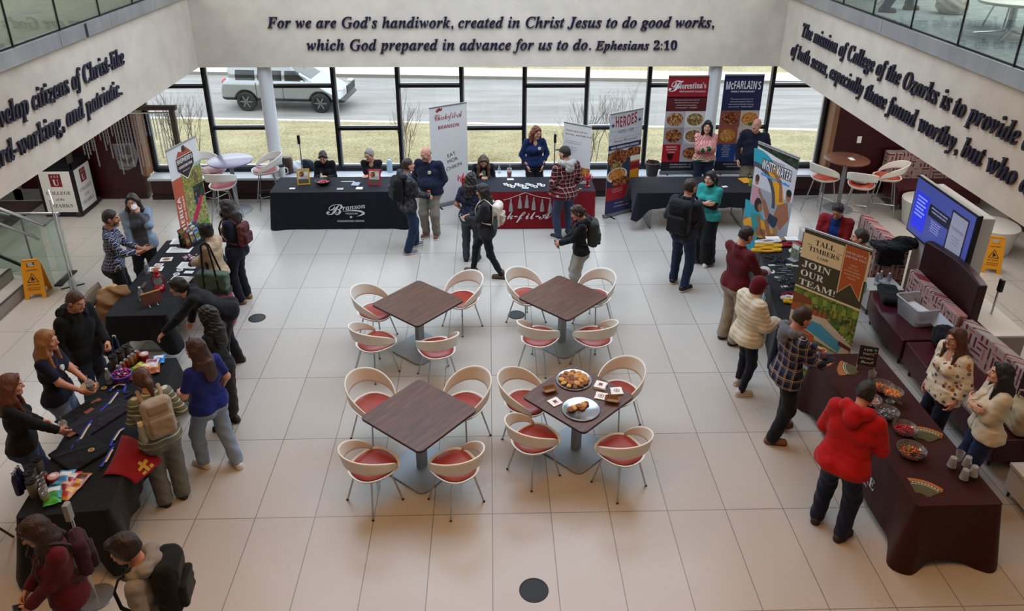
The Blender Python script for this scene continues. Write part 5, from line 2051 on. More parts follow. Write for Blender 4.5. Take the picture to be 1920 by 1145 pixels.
# --- Italian restaurant banner (on the sill)
b, X, w_, h_, t = banner('tall red banner reading Florentina’s Ristorante Italiano with pasta pictures', (3.49, 2.60), (4.29, 2.60), 2.03, .472)
b.rect(0, h_ * .78, w_, h_, M('#8a1320', .5), X, L1)
b.rect(0, h_ * .64, w_, h_ * .79, M('#4f0d17', .5), X, L1)
b.text(t_sc('F'), INKW, w_ * .20, h_ * .845, None, .24, X, L2)
b.text(t_sb('lorentina’s'), INKW, w_ * .30, h_ * .87, w_ * .64, .12, X, L2, al='l', rot=.03)
b.text('RISTORANTE ITALIANO', INKW, w_ * .62, h_ * .835, w_ * .64, None, X, L2)
lines(b, INKW, X, 0, w_, h_ * .752, .052, ['“Better than any chain we have tried. The', 'best Italian food I have ever had at any', 'restaurant. Service was excellent.', 'You must go here!” — CHICAGO'], .021, L2)
for (x0, y0, x1, y1, bg, fd, sc2) in ((0, .47, .5, .64, '#a9a4ab', FOODA, .72), (.5, .47, 1, .64, '#c9c4c4', FOODC, .66), (0, .29, .5, .47, '#8b8687', FOODB, .72), (.5, .29, 1, .47, '#b3aeb3', FOODC, .66), (.46, .10, 1, .29, '#a6a2a6', FOODB, .62)):
    b.rect(w_ * x0, h_ * y0, w_ * x1, h_ * y1, M(bg, .6), X, L1)
    plate(b, X, w_ * (x0 + x1) / 2, h_ * (y0 + y1) / 2 - .01, w_ * .248, fd, L2, sc2 + .14, (x0 + y0) > .6)
b.rect(0, h_ * .10, w_ * .46, h_ * .29, M('#a1141f', .5), X, L2)
lines(b, INKW, X, 0, w_ * .46, h_ * .255, .055, ['BRANSON’S', 'AUTHENTIC', 'ITALIAN'], .028, L3)
b.poly([(w_ * .12, h_ * .19), (w_ * .30, h_ * .19), (w_ * .27, h_ * .13), (w_ * .22, h_ * .115), (w_ * .15, h_ * .13)], M('#2a0d16', .3), X, L3)
b.rect(0, 0, w_, h_ * .10, M('#141523', .5), X, L2)
lines(b, INKW, X, 0, w_, h_ * .066, .055, ['2690 GREEN MOUNTAIN  ·  417', 'FLORENTINASBRANSON.COM'], .022, L3)
b.build('printed_graphics', t)
b, X, w_, h_, t = banner('tall navy banner reading McFarlain’s Family Restaurant with food pictures', (4.59, 2.60), (5.37, 2.60), 2.05, .472)
b.rect(0, h_ * .64, w_, h_, M('#141a45', .5), X, L1)
b.text(t_ss('McFARLAIN’S'), INKW, w_ * .5, h_ * .86, w_ * .88, .155, X, L2, rot=.0, arch=.015)
b.text(t_ss('FAMILY RESTAURANT'), INKW, w_ * .5, h_ * .825, w_ * .6, None, X, L2)
lines(b, INKW, X, 0, w_, h_ * .752, .052, ['“This is a great restaurant with a nice', 'down home atmosphere. The food is', 'always delicious & affordable. The people', 'are very friendly!” – BROKEN ARROW'], .021, L2)
for (x0, y0, x1, y1, bg, fd) in ((0, .47, .52, .64, '#7a4638', FOODB), (.52, .47, 1, .64, '#b7a79a', FOODD), (0, .29, .5, .47, '#8d4a30', FOODD), (.5, .29, 1, .47, '#b3aeb0', FOODB)):
    b.rect(w_ * x0, h_ * y0, w_ * x1, h_ * y1, M(bg, .6), X, L1)
    plate(b, X, w_ * (x0 + x1) / 2, h_ * (y0 + y1) / 2 - .01, w_ * .248, fd, L2, .84, False)
b.ell(w_ * .84, h_ * .50, .09, .04, TREESP, X, L3)
b.rect(0, h_ * .10, w_ * .5, h_ * .29, M('#1d3a78', .5), X, L2)
lines(b, INKW, X, 0, w_ * .5, h_ * .27, .04, ['KNOWN FOR', 'LEGENDARY', 'HOME COOKING,', 'HOMEMADE', 'PIES, SERVED', 'EVERYWHERE', 'HOSPITALITY'], .017, L3)
b.rect(w_ * .5, h_ * .10, w_, h_ * .29, M('#9a9598', .6), X, L1)
plate(b, X, w_ * .75, h_ * .19, w_ * .2, FOODD, L2, .7)
b.rect(0, 0, w_, h_ * .10, M('#0f1024', .5), X, L2)
lines(b, INKW, X, 0, w_, h_ * .066, .055, ['3562 SHEPHERD OF THE HILLS', 'MCFARLAINS.COM'], .022, L3)
b.build('printed_graphics', t)
# --- small fries banner
b, X, w_, h_, t = banner('small white retractable banner about success and waffle fries behind red booth', (1.46, 2.36), (1.96, 2.02), 1.66)
lines(b, M('#8f2a36', .5), X, .04, w_, h_ * .90, .075, ['Success starts with the', 'first step... and Waffle Fries'], .036, L1, 'l')
lines(b, M('#8f2a36', .5), X, .04, w_, h_ * .77, .04, ['You are in the game and conversation.', 'our Team starts with people like you.'], .016, L1, 'l')
lines(b, M('#55555c', .5), X, .04, w_, h_ * .69, .045, ['Work with us: flexible hours,', 'scholarships, closed Sundays,', 'training and leadership,', 'benefits and growth'], .016, L1, 'l')
b.rect(0, .0, w_, h_ * .46, M('#33231c', .6), X, L1)
b.rect(0, h_ * .33, w_, h_ * .46, blotch('printed_amber', [(.3, '#7a4a1c'), (.6, '#c98a34')], 6), X, L2)
b.build('printed_graphics', t)
# --- water park banner
b, X, w_, h_, t = banner('tall white banner reading WHITE WATER with people on a blue and yellow raft', (4.44, -.10), (4.82, -.93), 2.05)
b.poly([(0, h_ * .985), (w_, h_ * .985), (w_, h_ * .90), (0, h_ * .965)], WOODSP, X, L1)
b.rect(0, h_ * .62, w_, h_ * .90, M('#c9c7cc', .45), X, L1 * .5)
for dz, m_, gr in ((L1, INKB, .012), (L2, INKW, 0)):
    b.text(t_ss('WHITE WATER'), m_, w_ * .53, h_ * .79 - gr * .3, w_ * .72 + gr, .16 + gr, X, dz, rot=-.02)
    if gr:
        for ox, oy in ((.014, 0), (-.014, 0), (.01, .014), (-.01, -.014), (-.01, .012), (.01, -.012)):
            b.text(t_ss('WHITE WATER'), m_, w_ * .53 + ox, h_ * .79 + oy, w_ * .72, .16, X, dz, rot=-.02)
b.text(t_ss('SILVER DOLLAR CITY’S'), INKB, w_ * .52, h_ * .885, w_ * .36, None, X, L2)
wv = [(w_ * (.18 + .70 * k / 24), h_ * .755 + .012 * math.sin(k * 1.6)) for k in range(25)]
b.poly(wv + [(w_ * .88, h_ * .735), (w_ * .18, h_ * .735)], M('#4f93cf', .4), X, L2)
X0_, X = X, X @ Matrix.Translation((0, .30, 0)) @ Matrix.Diagonal((1, 1.25, 1, 1))
TEALR, YELR, SKINP, SHORT = M('#2f9db0', .4), M('#dfa01e', .4), M('#9a6448', .6), M('#27344c', .6)
DARKR = M('#4d4a52', .5)
b.rect(0, 0, w_, h_ * .62, M('#9aa0a8', .5), X0_, L1 * .6)
b.rect(0, 0, w_ * .5, h_ * .2, M('#2f9db0', .4), X0_, L1)
arc = lambda cx, cy, r0, r1, a0, a1, sx=1.0: [(cx + sx * r1 * math.cos(R_(a)), cy + r1 * math.sin(R_(a))) for a in np.linspace(a0, a1, 16)] + [(cx + sx * r0 * math.cos(R_(a)), cy + r0 * math.sin(R_(a))) for a in np.linspace(a1, a0, 16)]


def strips(pts, m, z):
    n = len(pts) // 2
    for k in range(n - 1):
        b.poly([pts[k], pts[k + 1], pts[2 * n - 2 - k], pts[2 * n - 1 - k]], m, X, z)


strips(arc(.05, .55, .52, .70, 60, 100), TEALR, L1)
strips(arc(.05, .55, .52, .70, 8, 62), YELR, L1)
strips(arc(.05, .55, .45, .52, 0, 100), DARKR, L1)
strips(arc(-.05, -.12, .38, .62, 20, 95), TEALR, L1)
strips(arc(.30, -.30, .36, .62, 40, 130), YELR, L2)
limb = lambda p, q, r, m, z: b.poly([(p[0] - (q[1] - p[1]) * r / math.dist(p, q), p[1] + (q[0] - p[0]) * r / math.dist(p, q)), (p[0] + (q[1] - p[1]) * r / math.dist(p, q), p[1] - (q[0] - p[0]) * r / math.dist(p, q)),
                                      (q[0] + (q[1] - p[1]) * r * .7 / math.dist(p, q), q[1] - (q[0] - p[0]) * r * .7 / math.dist(p, q)), (q[0] - (q[1] - p[1]) * r * .7 / math.dist(p, q), q[1] + (q[0] - p[0]) * r * .7 / math.dist(p, q))], m, X, z)
# man at the right
b.poly([(.62, .62), (.82, .72), (.90, .50), (.74, .30), (.56, .42)], SKINP, X, L2)
b.ell(.82, .80, .055, .075, SKINP, X, L3)
b.ell(.82, .845, .058, .05, M('#1d1512', .6), X, L3 + .0003)
limb((.68, .68), (.62, .92), .04, SKINP, L2)
limb((.62, .92), (.42, 1.05), .035, SKINP, L2)
limb((.66, .36), (.46, .40), .09, SHORT, L3)
limb((.46, .40), (.30, .60), .06, SKINP, L3)
limb((.42, .36), (.56, .12), .05, SKINP, L3)
# girl in pink
b.ell(.10, .83, .045, .065, SKINP, X, L2)
b.ell(.10, .86, .048, .05, M('#4a3022', .6), X, L2 + .0003)
b.poly([(.03, .74), (.17, .74), (.18, .48), (.03, .46)], M('#c58f98', .5), X, L2)
limb((.16, .72), (.34, .54), .028, SKINP, L2)
# woman in teal swimsuit
b.ell(.20, .50, .085, .10, M('#2a1712', .6), X, L3)
b.ell(.25, .475, .05, .06, SKINP, X, L3 + .0003)
b.poly([(.06, .34), (.24, .38), (.34, .14), (.18, .06)], M('#2b8f8f', .5), X, L3)
limb((.24, .36), (.34, .16), .035, SKINP, L4)
limb((.34, .16), (.58, .02), .03, SKINP, L4)
limb((.24, .12), (.46, .17), .06, SKINP, L4)
# child
b.ell(.66, .26, .05, .06, M('#a87a52', .6), X, L4)
b.ell(.66, .12, .09, .11, SKINP, X, L3)
limb((.60, .14), (.44, .26), .03, SKINP, L4)
limb((.74, .14), (.88, .04), .03, SKINP, L4)
b.build('printed_graphics', t)
# --- camp banner
OLIVE, CREAM, ORANGE = M('#3b3717', .5), M('#d8c59c', .5), M('#a8521c', .5)
b, X, w_, h_, t = banner('olive retractable banner reading TALL TIMBERS CAMP JOIN OUR TEAM', (3.866, -3.66), (4.404, -4.312), 2.12)
b.rect(0, h_ * .62, w_, h_, OLIVE, X, L1)
b.rect(0, h_ * .81, w_ * .62, h_ * .97, CREAM, X, L2)
b.text(t_sb('TALL'), INKK, w_ * .34, h_ * .915, w_ * .30, None, X, L3)
b.text(t_sb('TIMBERS'), INKK, w_ * .34, h_ * .868, w_ * .46, None, X, L3)
b.text(t_sb('CAMP'), INKK, w_ * .34, h_ * .832, w_ * .17, None, X, L3)
b.rect(w_ * .08, h_ * .905, w_ * .15, h_ * .908, INKK, X, L3)
b.rect(w_ * .53, h_ * .905, w_ * .60, h_ * .908, INKK, X, L3)
for k, tx in enumerate(('JOIN', 'OUR', 'TEAM!')):
    b.text(t_sb(tx), INKW, w_ * .05, h_ * (.755 - .062 * k), w_ * (.44, .36, .56)[k], .085, X, L2, al='l')
fl_ = lambda g: [(w_ * .64 - g, h_ * .985), (w_ * .955 + g, h_ * .985), (w_ * .955 + g, h_ * .675 - g * 2.2), (w_ * .797, h_ * .755 - g), (w_ * .64 - g, h_ * .675 - g * 2.2)]
for g_, m_, z_ in ((.012, CREAM, L2), (0, ORANGE, L3)):
    q = fl_(g_)
    b.poly([q[0], q[4], q[3]], m_, X, z_)
    b.poly([q[0], q[3], q[1]], m_, X, z_)
    b.poly([q[1], q[3], q[2]], m_, X, z_)
lines(b, INKW, X, w_ * .64, w_ * .955, h_ * .935, .05, ['WE’VE GOT A', 'JOB FOR YOU!'], .027, L4)
lines(b, CREAM, X, w_ * .64, w_ * .955, h_ * .865, .042, ['GREAT', 'PAY, FUN', 'ENVIRONMENT,', '& EVEN BETTER', 'PEOPLE!'], .020, L4)
b.rect(w_ * .955, h_ * .80, w_, h_ * .97, CREAM, X, L2)
b.rect(0, h_ * .607, w_, h_ * .62, CREAM, X, L2)
b.rect(0, h_ * .27, w_, h_ * .607, TREESP, X, L1)
b.poly([(0, h_ * .50), (w_ * .30, h_ * .52), (w_ * .30, h_ * .56), (0, h_ * .57)], M('#7a3c1e', .6), X, L2)
b.poly([(0, h_ * .44), (w_ * .55, h_ * .47), (w_ * .55, h_ * .50), (0, h_ * .50)], M('#9c4a22', .6), X, L2)
b.poly([(0, h_ * .33), (w_ * .95, h_ * .27), (w_, h_ * .36), (w_ * .55, h_ * .47), (0, h_ * .45)], M('#c3b6a3', .6), X, L2)
b.poly([(w_ * .12, h_ * .37), (w_ * .82, h_ * .285), (w_ * .86, h_ * .345), (w_ * .50, h_ * .42), (w_ * .15, h_ * .42)], M('#3f93b0', .25), X, L3)
for k in range(9):
    x_ = w_ * (.33 + .075 * k)
    b.poly([(x_, h_ * .47), (x_ + .008, h_ * .47), (x_ + .014, h_ * .59), (x_ + .004, h_ * .59)], M('#3f2a1a', .7), X, L3)
    b.ell(x_ + .01, h_ * .56 + .01 * (k % 3), .045, .05, M('#5c7a26' if k % 2 else '#86983a', .7), X, L4, 10)
for k in range(8):
    b.ell(w_ * (.62 + .045 * k), h_ * (.43 - .006 * k), .014, .008, M('#ded6c6', .6), X, L4, 8)
b.poly([(w_ * .80, h_ * .335), (w_ * .99, h_ * .325), (w_ * .99, h_ * .35), (w_ * .80, h_ * .365)], M('#5a2a26', .6), X, L4)
b.poly([(w_ * .0, h_ * .30), (w_ * .43, h_ * .26), (w_ * .43, h_ * .325), (0, h_ * .37)], ORANGE, X, L4)
lines(b, CREAM, X, .0, w_ * .43, h_ * .315, .035, ['COOKS, BARISTAS', '& MORE!'], .02, L4 + .0006)
b.rect(0, 0, w_, h_ * .275, M('#cbb78f', .6), X, L1)
b.rect(w_ * .28, h_ * .08, w_ * .98, h_ * .265, M('#8ab0cf', .5), X, L2)
b.ell(w_ * .70, h_ * .17, .2, .06, TREESP, X, L3)
b.poly([(w_ * .28, h_ * .10), (w_ * .95, h_ * .08), (w_ * .80, h_ * .13), (w_ * .45, h_ * .235), (w_ * .28, h_ * .20)], M('#9c4420', .6), X, L3 + .0004)
b.poly([(w_ * .40, h_ * .12), (w_ * .56, h_ * .115), (w_ * .56, h_ * .16), (w_ * .40, h_ * .18)], M('#2a1a16', .6), X, L4)
b.rect(0, h_ * .03, w_ * .26, h_ * .26, cells('printed_autumn', [(0, '#2a1a14'), (.4, '#7a3a1c'), (.7, '#a9a08c'), (1, '#3c2a1c')], 30), X, L2)
b.text(t_sb('TALL TIMBERS'), INKW, w_ * .13, h_ * .10, w_ * .24, None, X, L3)
b.rect(w_ * .28, 0, w_ * .98, h_ * .075, TREESP, X, L2)
b.build('printed_graphics', t)
# --- river park banner
b, X, w_, h_, t = banner('leaning tall banner reading SHEPHERD’S ADVENTURE PARK with meadow pictures', (-5.11, -.44), (-4.92, .34), 2.05)
b.rect(w_ * .32, h_ * .60, w_, h_ * .76, MEADOW, X, L1)
b.rect(w_ * .32, h_ * .72, w_, h_ * .79, M('#9fb0ac', .6), X, L1 * .6)
b.rect(w_ * .32, h_ * .22, w_, h_ * .60, cells('printed_bushes', [(0, '#5a5a24'), (.4, '#a8a55c'), (.7, '#cfc79a'), (1, '#6f7a3a')], 34), X, L1)
b.rect(w_ * .32, 0, w_, h_ * .26, cells('printed_leaves', [(0, '#3f6a1c'), (.5, '#7ab52c'), (1, '#a8cf52')], 24), X, L2)
b.poly([(w_ * .62, h_ * .48), (w_ * .98, h_ * .47), (w_ * .98, h_ * .60), (w_ * .62, h_ * .60)], WOODSP, X, L2)
b.poly([(w_ * .42, h_ * .30), (w_ * .56, h_ * .29), (w_ * .90, h_ * .47), (w_ * .84, h_ * .50), (w_ * .50, h_ * .36)], M('#b3224a', .5), X, L3)
b.ell(w_ * .68, h_ * .47, .035, .09, M('#22305a', .6), X, L4, 12, -.2)
b.ell(w_ * .68, h_ * .525, .025, .03, M('#8a5a42', .6), X, L4 + .0004, 12)
b.ell(w_ * .78, h_ * .66, .05, .10, M('#6a5240', .6), X, L3, 12)
b.rect(w_ * .72, h_ * .70, w_ * .73, h_ * .80, INKK, X, L3)
b.rect(0, 0, w_ * .32, h_ * .74, M('#b05138', .55), X, L2)
b.text(t_ss('AMERICA'), INKW, w_ * .16, h_ * .40, .72, .085, X, L3, rot=PI / 2)
b.text(t_ss('BY USA TODAY'), INKW, w_ * .27, h_ * .44, .56, .04, X, L3, rot=PI / 2)
b.poly([(w_ * .22, h_ * .90), (w_ * .82, h_ * .90), (w_ * .82, h_ * .79), (w_ * .52, h_ * .69), (w_ * .22, h_ * .79)], INKW, X, L3)
b.poly([(w_ * .235, h_ * .895), (w_ * .805, h_ * .895), (w_ * .805, h_ * .793), (w_ * .52, h_ * .70), (w_ * .235, h_ * .793)], M('#2a1a1a', .5), X, L3 + .0005)
b.poly([(w_ * .26, h_ * .90), (w_ * .36, h_ * .95), (w_ * .48, h_ * .925), (w_ * .60, h_ * .965), (w_ * .78, h_ * .90)], M('#a84a30', .5), X, L3)
b.poly([(w_ * .46, h_ * .93), (w_ * .60, h_ * .93), (w_ * .57, h_ * .98), (w_ * .49, h_ * .98)], M('#3a1c1a', .5), X, L4)
b.text(t_ss('SHEPHERD’S'), INKW, w_ * .52, h_ * .845, w_ * .52, .075, X, L4)
b.text(t_ss('ADVENTURE PARK'), INKW, w_ * .52, h_ * .80, w_ * .46, .045, X, L4)
b.text('BRANSON, MO', INKW, w_ * .52, h_ * .765, w_ * .24, None, X, L4)
b.build('printed_graphics', t)
# --- banner seen edge-on
d_ = Vector((-6.52 - CPOS.x, -1.29 - CPOS.y)).normalized()
q0 = Vector((-6.55, -1.29))
pr_ = Vector((-d_.y, d_.x))
e0, e1 = q0 - d_ * .35, q0 + d_ * .37 + pr_ * .015
b, X, w_, h_, t = banner('free-standing banner seen almost edge-on beside the yellow floor sign', tuple(e0), tuple(e1), 1.62)
b.rect(0, 0, w_, h_ * .82, M('#a9744e', .5), X, L1)
b.rect(0, h_ * .25, w_, h_ * .5, MEADOW, X, L2)
b.build('printed_graphics', t)

# ================================================================ LOUNGE AT THE RIGHT
LEATH = M('#42101a', .38, kind='mottle')
LEATHD = M('#2a0810', .42, kind='mottle')


def maze():
    t = NT('maze_upholstery')
    v = t.obj((13, 13, 13))
    sx = t.n('ShaderNodeSeparateXYZ', 0, Vector=v).node
    u = t.math('ADD', sx.outputs[0], sx.outputs[1])
    z = sx.outputs[2]
    cb = t.n('ShaderNodeCombineXYZ', 0, X=t.math('FLOOR', u), Y=t.math('FLOOR', z), Z=0.0)
    wn = t.n('ShaderNodeTexWhiteNoise', 0, Vector=cb)
    fu, fz = t.math('FRACT', u), t.math('FRACT', z)
    hb = t.math('LESS_THAN', t.math('ABSOLUTE', t.math('SUBTRACT', fz, .5)), .2)
    vb = t.math('LESS_THAN', t.math('ABSOLUTE', t.math('SUBTRACT', fu, .5)), .2)
    pick = t.math('GREATER_THAN', wn, .5)
    bar = t.math('ADD', t.math('MULTIPLY', hb, pick), t.math('MULTIPLY', vb, t.math('SUBTRACT', 1.0, pick)))
    ink = t.ramp(wn, [(0, '#6f2630'), (.3, '#a8625f'), (.55, '#7a2c36'), (.8, '#b9807a')], True)
    return t.fin(t.mix(bar, '#9d938d', ink), .8, 0, .2)


MAZE = maze()


def curved(name, label, xf, y0, y1, d, z0, z1, m, parent, n=14, bev=.02, lean=0.0):
    """a slab whose front edge follows x = xf(y), d deep, between two heights"""
    fr = [(xf(y0 + (y1 - y0) * k / n), y0 + (y1 - y0) * k / n) for k in range(n + 1)]
    poly = fr + [(x + d, y) for x, y in fr[::-1]]
    return MB().prism(poly, z0, z1, m).build(name, parent, bevel=bev, seg=3, label=label)


bx = lambda y: 5.46 + .34 * max(0, (y + 2.95)) ** 1.5
cx_ = lambda y: 5.44 + .06 * abs(y + 4.4) ** 1.3
t = thing('curved_booth_sofa', 'maroon curved sofa with tall back, plastic tote on its seat', 'sofa', (0, 0, 0))
curved('seat', None, bx, -3.62, -2.32, .62, .14, .45, LEATH, t)
curved('backrest', 'red grey maze patterned back cushion', lambda y: bx(y) * .25 + 4.62 + .05, -3.74, -2.42, .14, .40, .88, MAZE, t)
curved('tall_panel', 'tall maroon panel behind', lambda y: 6.17 + .10 * math.sin((y + 3.77) / 1.34 * PI), -3.77, -2.44, .12, .10, 1.34, LEATHD, t)
for x, y in ((5.55, -3.5), (5.62, -2.5), (6.0, -3.5), (6.1, -2.5)):
    MB().tube([(x, y, .14), (x, y, 0)], [.022, .016], M('#2b2c30', .4, .5)).build('leg', t)
t = thing('curved_booth_sofa', 'maroon curved sofa nearest the camera behind the two candy booth women', 'sofa', (0, 0, 0))
curved('seat', None, cx_, -5.62, -3.66, .66, .14, .45, LEATH, t)
curved('backrest', 'red grey maze patterned back cushion', lambda y: 6.05 + .10 * math.sin((y + 5.6) / 1.9 * PI), -5.60, -3.78, .14, .40, .86, MAZE, t)
curved('tall_panel', 'tall maroon panel at its end', lambda y: 6.02, -5.9, -5.05, .15, .10, 1.34, LEATHD, t)
for x, y in ((5.6, -5.5), (5.55, -3.8), (6.0, -5.5), (6.0, -3.8)):
    MB().tube([(x, y, .14), (x, y, 0)], [.022, .016], M('#2b2c30', .4, .5)).build('leg', t)
t = thing('bench_sofa', 'maroon bench with maze patterned back beyond the theme park table', 'sofa', (0, 0, 0))
curved('seat', None, lambda y: 5.72, -1.62, -.45, .60, .14, .45, LEATH, t)
curved('backrest', 'red grey maze patterned back cushion', lambda y: 6.22, -1.66, -.42, .16, .40, .88, MAZE, t)
curved('side_panel', 'red grey maze patterned end', lambda y: 5.86, -1.80, -1.66, .52, .10, .88, MAZE, t)
for x, y in ((5.8, -1.5), (5.8, -.55)):
    MB().tube([(x, y, .14), (x, y, 0)], [.022, .016], M('#2b2c30', .4, .5)).build('leg', t)
t = thing('bench_sofa', 'maroon bench with patterned back against the far right wall', 'sofa', (0, 0, 0))
MB().box((8.87, 2.0, .30), (1.7, .62, .32), LEATH).build('seat', t, bevel=.02)
MB().box((8.87, 2.42, .70), (1.7, .20, .60), MAZE).build('backrest', t, bevel=.02)
for x in (8.15, 9.5):
    MB().tube([(x, 1.8, .14), (x, 1.8, 0)], .02, STEEL).build('leg', t)
t = thing('bench_sofa', 'maroon bench behind the white drum tables at the right edge', 'sofa', (0, 0, 0))
MB().box((10.2, -.1, .30), (.7, 2.2, .32), LEATH).build('seat', t, bevel=.02)
MB().box((10.6, -.1, .70), (.2, 2.2, .60), MAZE).build('backrest', t, bevel=.02)
WLAM = M('#cbc7c0', .4)
for lab, x, y, dx, dy, h in (('white cube side table between the sofas behind the camp banner', 5.90, -2.06, .52, .40, .44), ('white cube side table at the right edge holding a phone and cup', 5.72, -6.16, .50, .46, .42)):
    t = thing('side_table', lab, 'table', (x, y, 0))
    MB().box((0, 0, h - .02), (dx, dy, .04), WLAM).build('tabletop', t, bevel=.004)
    MB().box((0, 0, (h - .04 + .10) / 2), (dx - .02, dy - .02, h - .14), WLAM).build('body', t, bevel=.004)
    for sx in (-1, 1):
        for sy in (-1, 1):
            MB().tube([(sx * (dx / 2 - .06), sy * (dy / 2 - .06), .10), (sx * (dx / 2 - .05), sy * (dy / 2 - .05), 0)], [.02, .014], M('#3b3c40', .4, .5)).build('leg', t)
for lab, x, y in (('white drum table right of the screen, the nearer one', 8.85, -.05), ('white drum table right behind the screen, the farther one', 8.25, 1.1)):
    tag(MB().lathe([(0, .5), (.40, .5), (.42, .49), (.42, .46), (.37, .20), (.34, .02), (.33, 0)], WLAM, n=40).build('drum_table', loc=(x, y, 0)), lab, 'table')
# grey cabinet behind the sofa back
t = thing('low_cabinet', 'low grey cabinet behind the patterned sofa back', 'cabinet', (6.60, -3.55, 0))
MB().box((0, 0, .36), (.42, .9, .72), M('#8d8a86', .5)).build('body', t, bevel=.004)
MB().box((0, 0, .735), (.46, .94, .03), WLAM).build('top', t, bevel=.004)
# screen on its cabinet
t = thing('video_screen', 'large screen on a grey stand showing slides behind the tall sofa', 'screen', (6.42, -2.27, 0))
SCRB = M('#101014', .3)
MB().box((.04, 0, 1.53), (.07, 1.56, .90), SCRB).build('bezel', t, bevel=.008)
em = NT('screen_glow')
em.fin('#26306a', .25, 0, .5, Emission_Color='#5560b8', Emission_Strength=.42)
_s = em.m
MB().box((.001, 0, 1.53), (.004, 1.50, .84), _s).build('display', t)
XS = frame((-.0015, .75, 1.11), (0, -1, 0), (0, 0, 1), (-1, 0, 0))


def glow(h, s_):
    q = NT('screen_' + h.strip('#'))
    return q.fin(h, .3, 0, .4, Emission_Color=h, Emission_Strength=s_)


b = MB()
b.rect(.06, .10, .42, .66, glow('#2430c8', .75), XS, .0005)
for k in range(6):
    b.rect(.10, .58 - .055 * k, .36 - .04 * (k % 2), .605 - .055 * k, glow('#8f9be8', .5), XS, .001)
b.rect(.44, .42, .98, .60, glow('#1a1c34', .3), XS, .0005)
lines(b, glow('#b9bfe6', .6), XS, .44, .98, .545, .05, ['IMPROVING YOUR RESUME', 'CAREER CENTER EVENTS'], .024, .001)
lines(b, glow('#c5cbf0', .6), XS, .44, .92, .37, .035, ['Monday through Thursday', 'drop in 8 am until 4 pm', 'Bring a printed copy', 'Career fair in the Center', 'All students welcome'], .017, .001)
b.rect(.98, .06, 1.40, .74, glow('#23243a', .3), XS, .0005)
b.rect(1.01, .09, 1.37, .71, glow('#8e90a8', .45), XS, .001)
b.text('TOGETHER', glow('#3a3c58', .3), 1.19, .48, .30, None, XS, .0015)
lines(b, glow('#3a3c58', .3), XS, 1.01, 1.37, .38, .045, ['SERVICE PROJECT', 'THIS SATURDAY', 'CHAPEL 9 AM'], .017, .0015)
b.build('slide', t)
MB().box((.22, .0, .95), (.24, 1.30, 1.86), M('#b9b7b3', .5)).build('stand', t, bevel=.006)
MB().box((.22, 0, .03), (.5, 1.4, .06), M('#6a6a6c', .5)).build('base', t, bevel=.006)
MB().box((.37, -.55, 1.1), (.04, .06, .03), CHROME).build('latch', t)

# ================================================================ LEFT END: STAIR, RAILING, SIGN BOX, CHAIN DISPLAY
TREAD = M('#a8a29b', .6, kind='mottle')
NOSE = M('#2b2c31', .5)
b = MB()
for k in range(7):
    x1 = -7.30 - .29 * k
    b.box((x1 - 1.2, -2.35, .17 * (k + .5)), (2.4, 2.5, .17), TREAD)
    b.box((x1 - .02, -2.35, .17 * (k + 1) + .001), (.045, 2.5, .006), NOSE)
struct('floor_stair', b)
t = thing('glass_guard', 'glass stair guard with grey rails at the left edge', 'railing')
GG = glass('guard_glass', '#eff6f3', .10)
MB().add([(-7.02, -1.04, .02), (-9.6, -1.04, .9), (-9.6, -1.04, 2.3), (-7.02, -1.04, 1.04)], [(0, 1, 2, 3)], GG).build('glass_panel', t, solid=.014)
MB().add([(-6.93, -.98, .02), (-6.93, -.60, .02), (-6.93, -.60, 1.04), (-6.93, -.98, 1.04)], [(0, 1, 2, 3)], GG).build('glass_panel', t, solid=.014)
MB().add([(-6.96, -.58, .02), (-9.6, -.58, .02), (-9.6, -.58, 1.04), (-6.96, -.58, 1.04)], [(0, 1, 2, 3)], GG).build('glass_panel', t, solid=.014)
MB().tube([(-6.93, -1.04, 1.06), (-9.6, -1.04, 2.32)], .026, STEEL).build('handrail', t)
MB().tube([(-7.0, -1.14, .86), (-7.08, -1.14, .92), (-9.6, -1.14, 2.12)], .022, STEEL).build('handrail', t)
MB().tube([(-6.93, -1.04, 1.06), (-6.93, -.58, 1.06), (-9.6, -.58, 1.06)], .024, STEEL).build('top_rail', t)
MB().tube([(-7.25, -1.06, .2), (-7.25, -1.06, 1.18)], .014, STEEL).build('post', t)
MB().box((-6.95, -.82, .012), (.12, .52, .024), BLACKM).build('shoe_channel', t)
MB().add([(-7.1, -1.09, .17), (-9.6, -1.09, 1.60), (-9.6, -1.06, 1.60), (-7.1, -1.06, .17), (-7.1, -1.09, .22), (-9.6, -1.09, 1.66), (-9.6, -1.06, 1.66), (-7.1, -1.06, .22)],
         [(0, 1, 5, 4), (3, 2, 6, 7), (4, 5, 6, 7), (0, 3, 2, 1), (0, 4, 7, 3), (1, 2, 6, 5)], BLACKM).build('stringer', t)
YEL = M('#d8900f', .45)


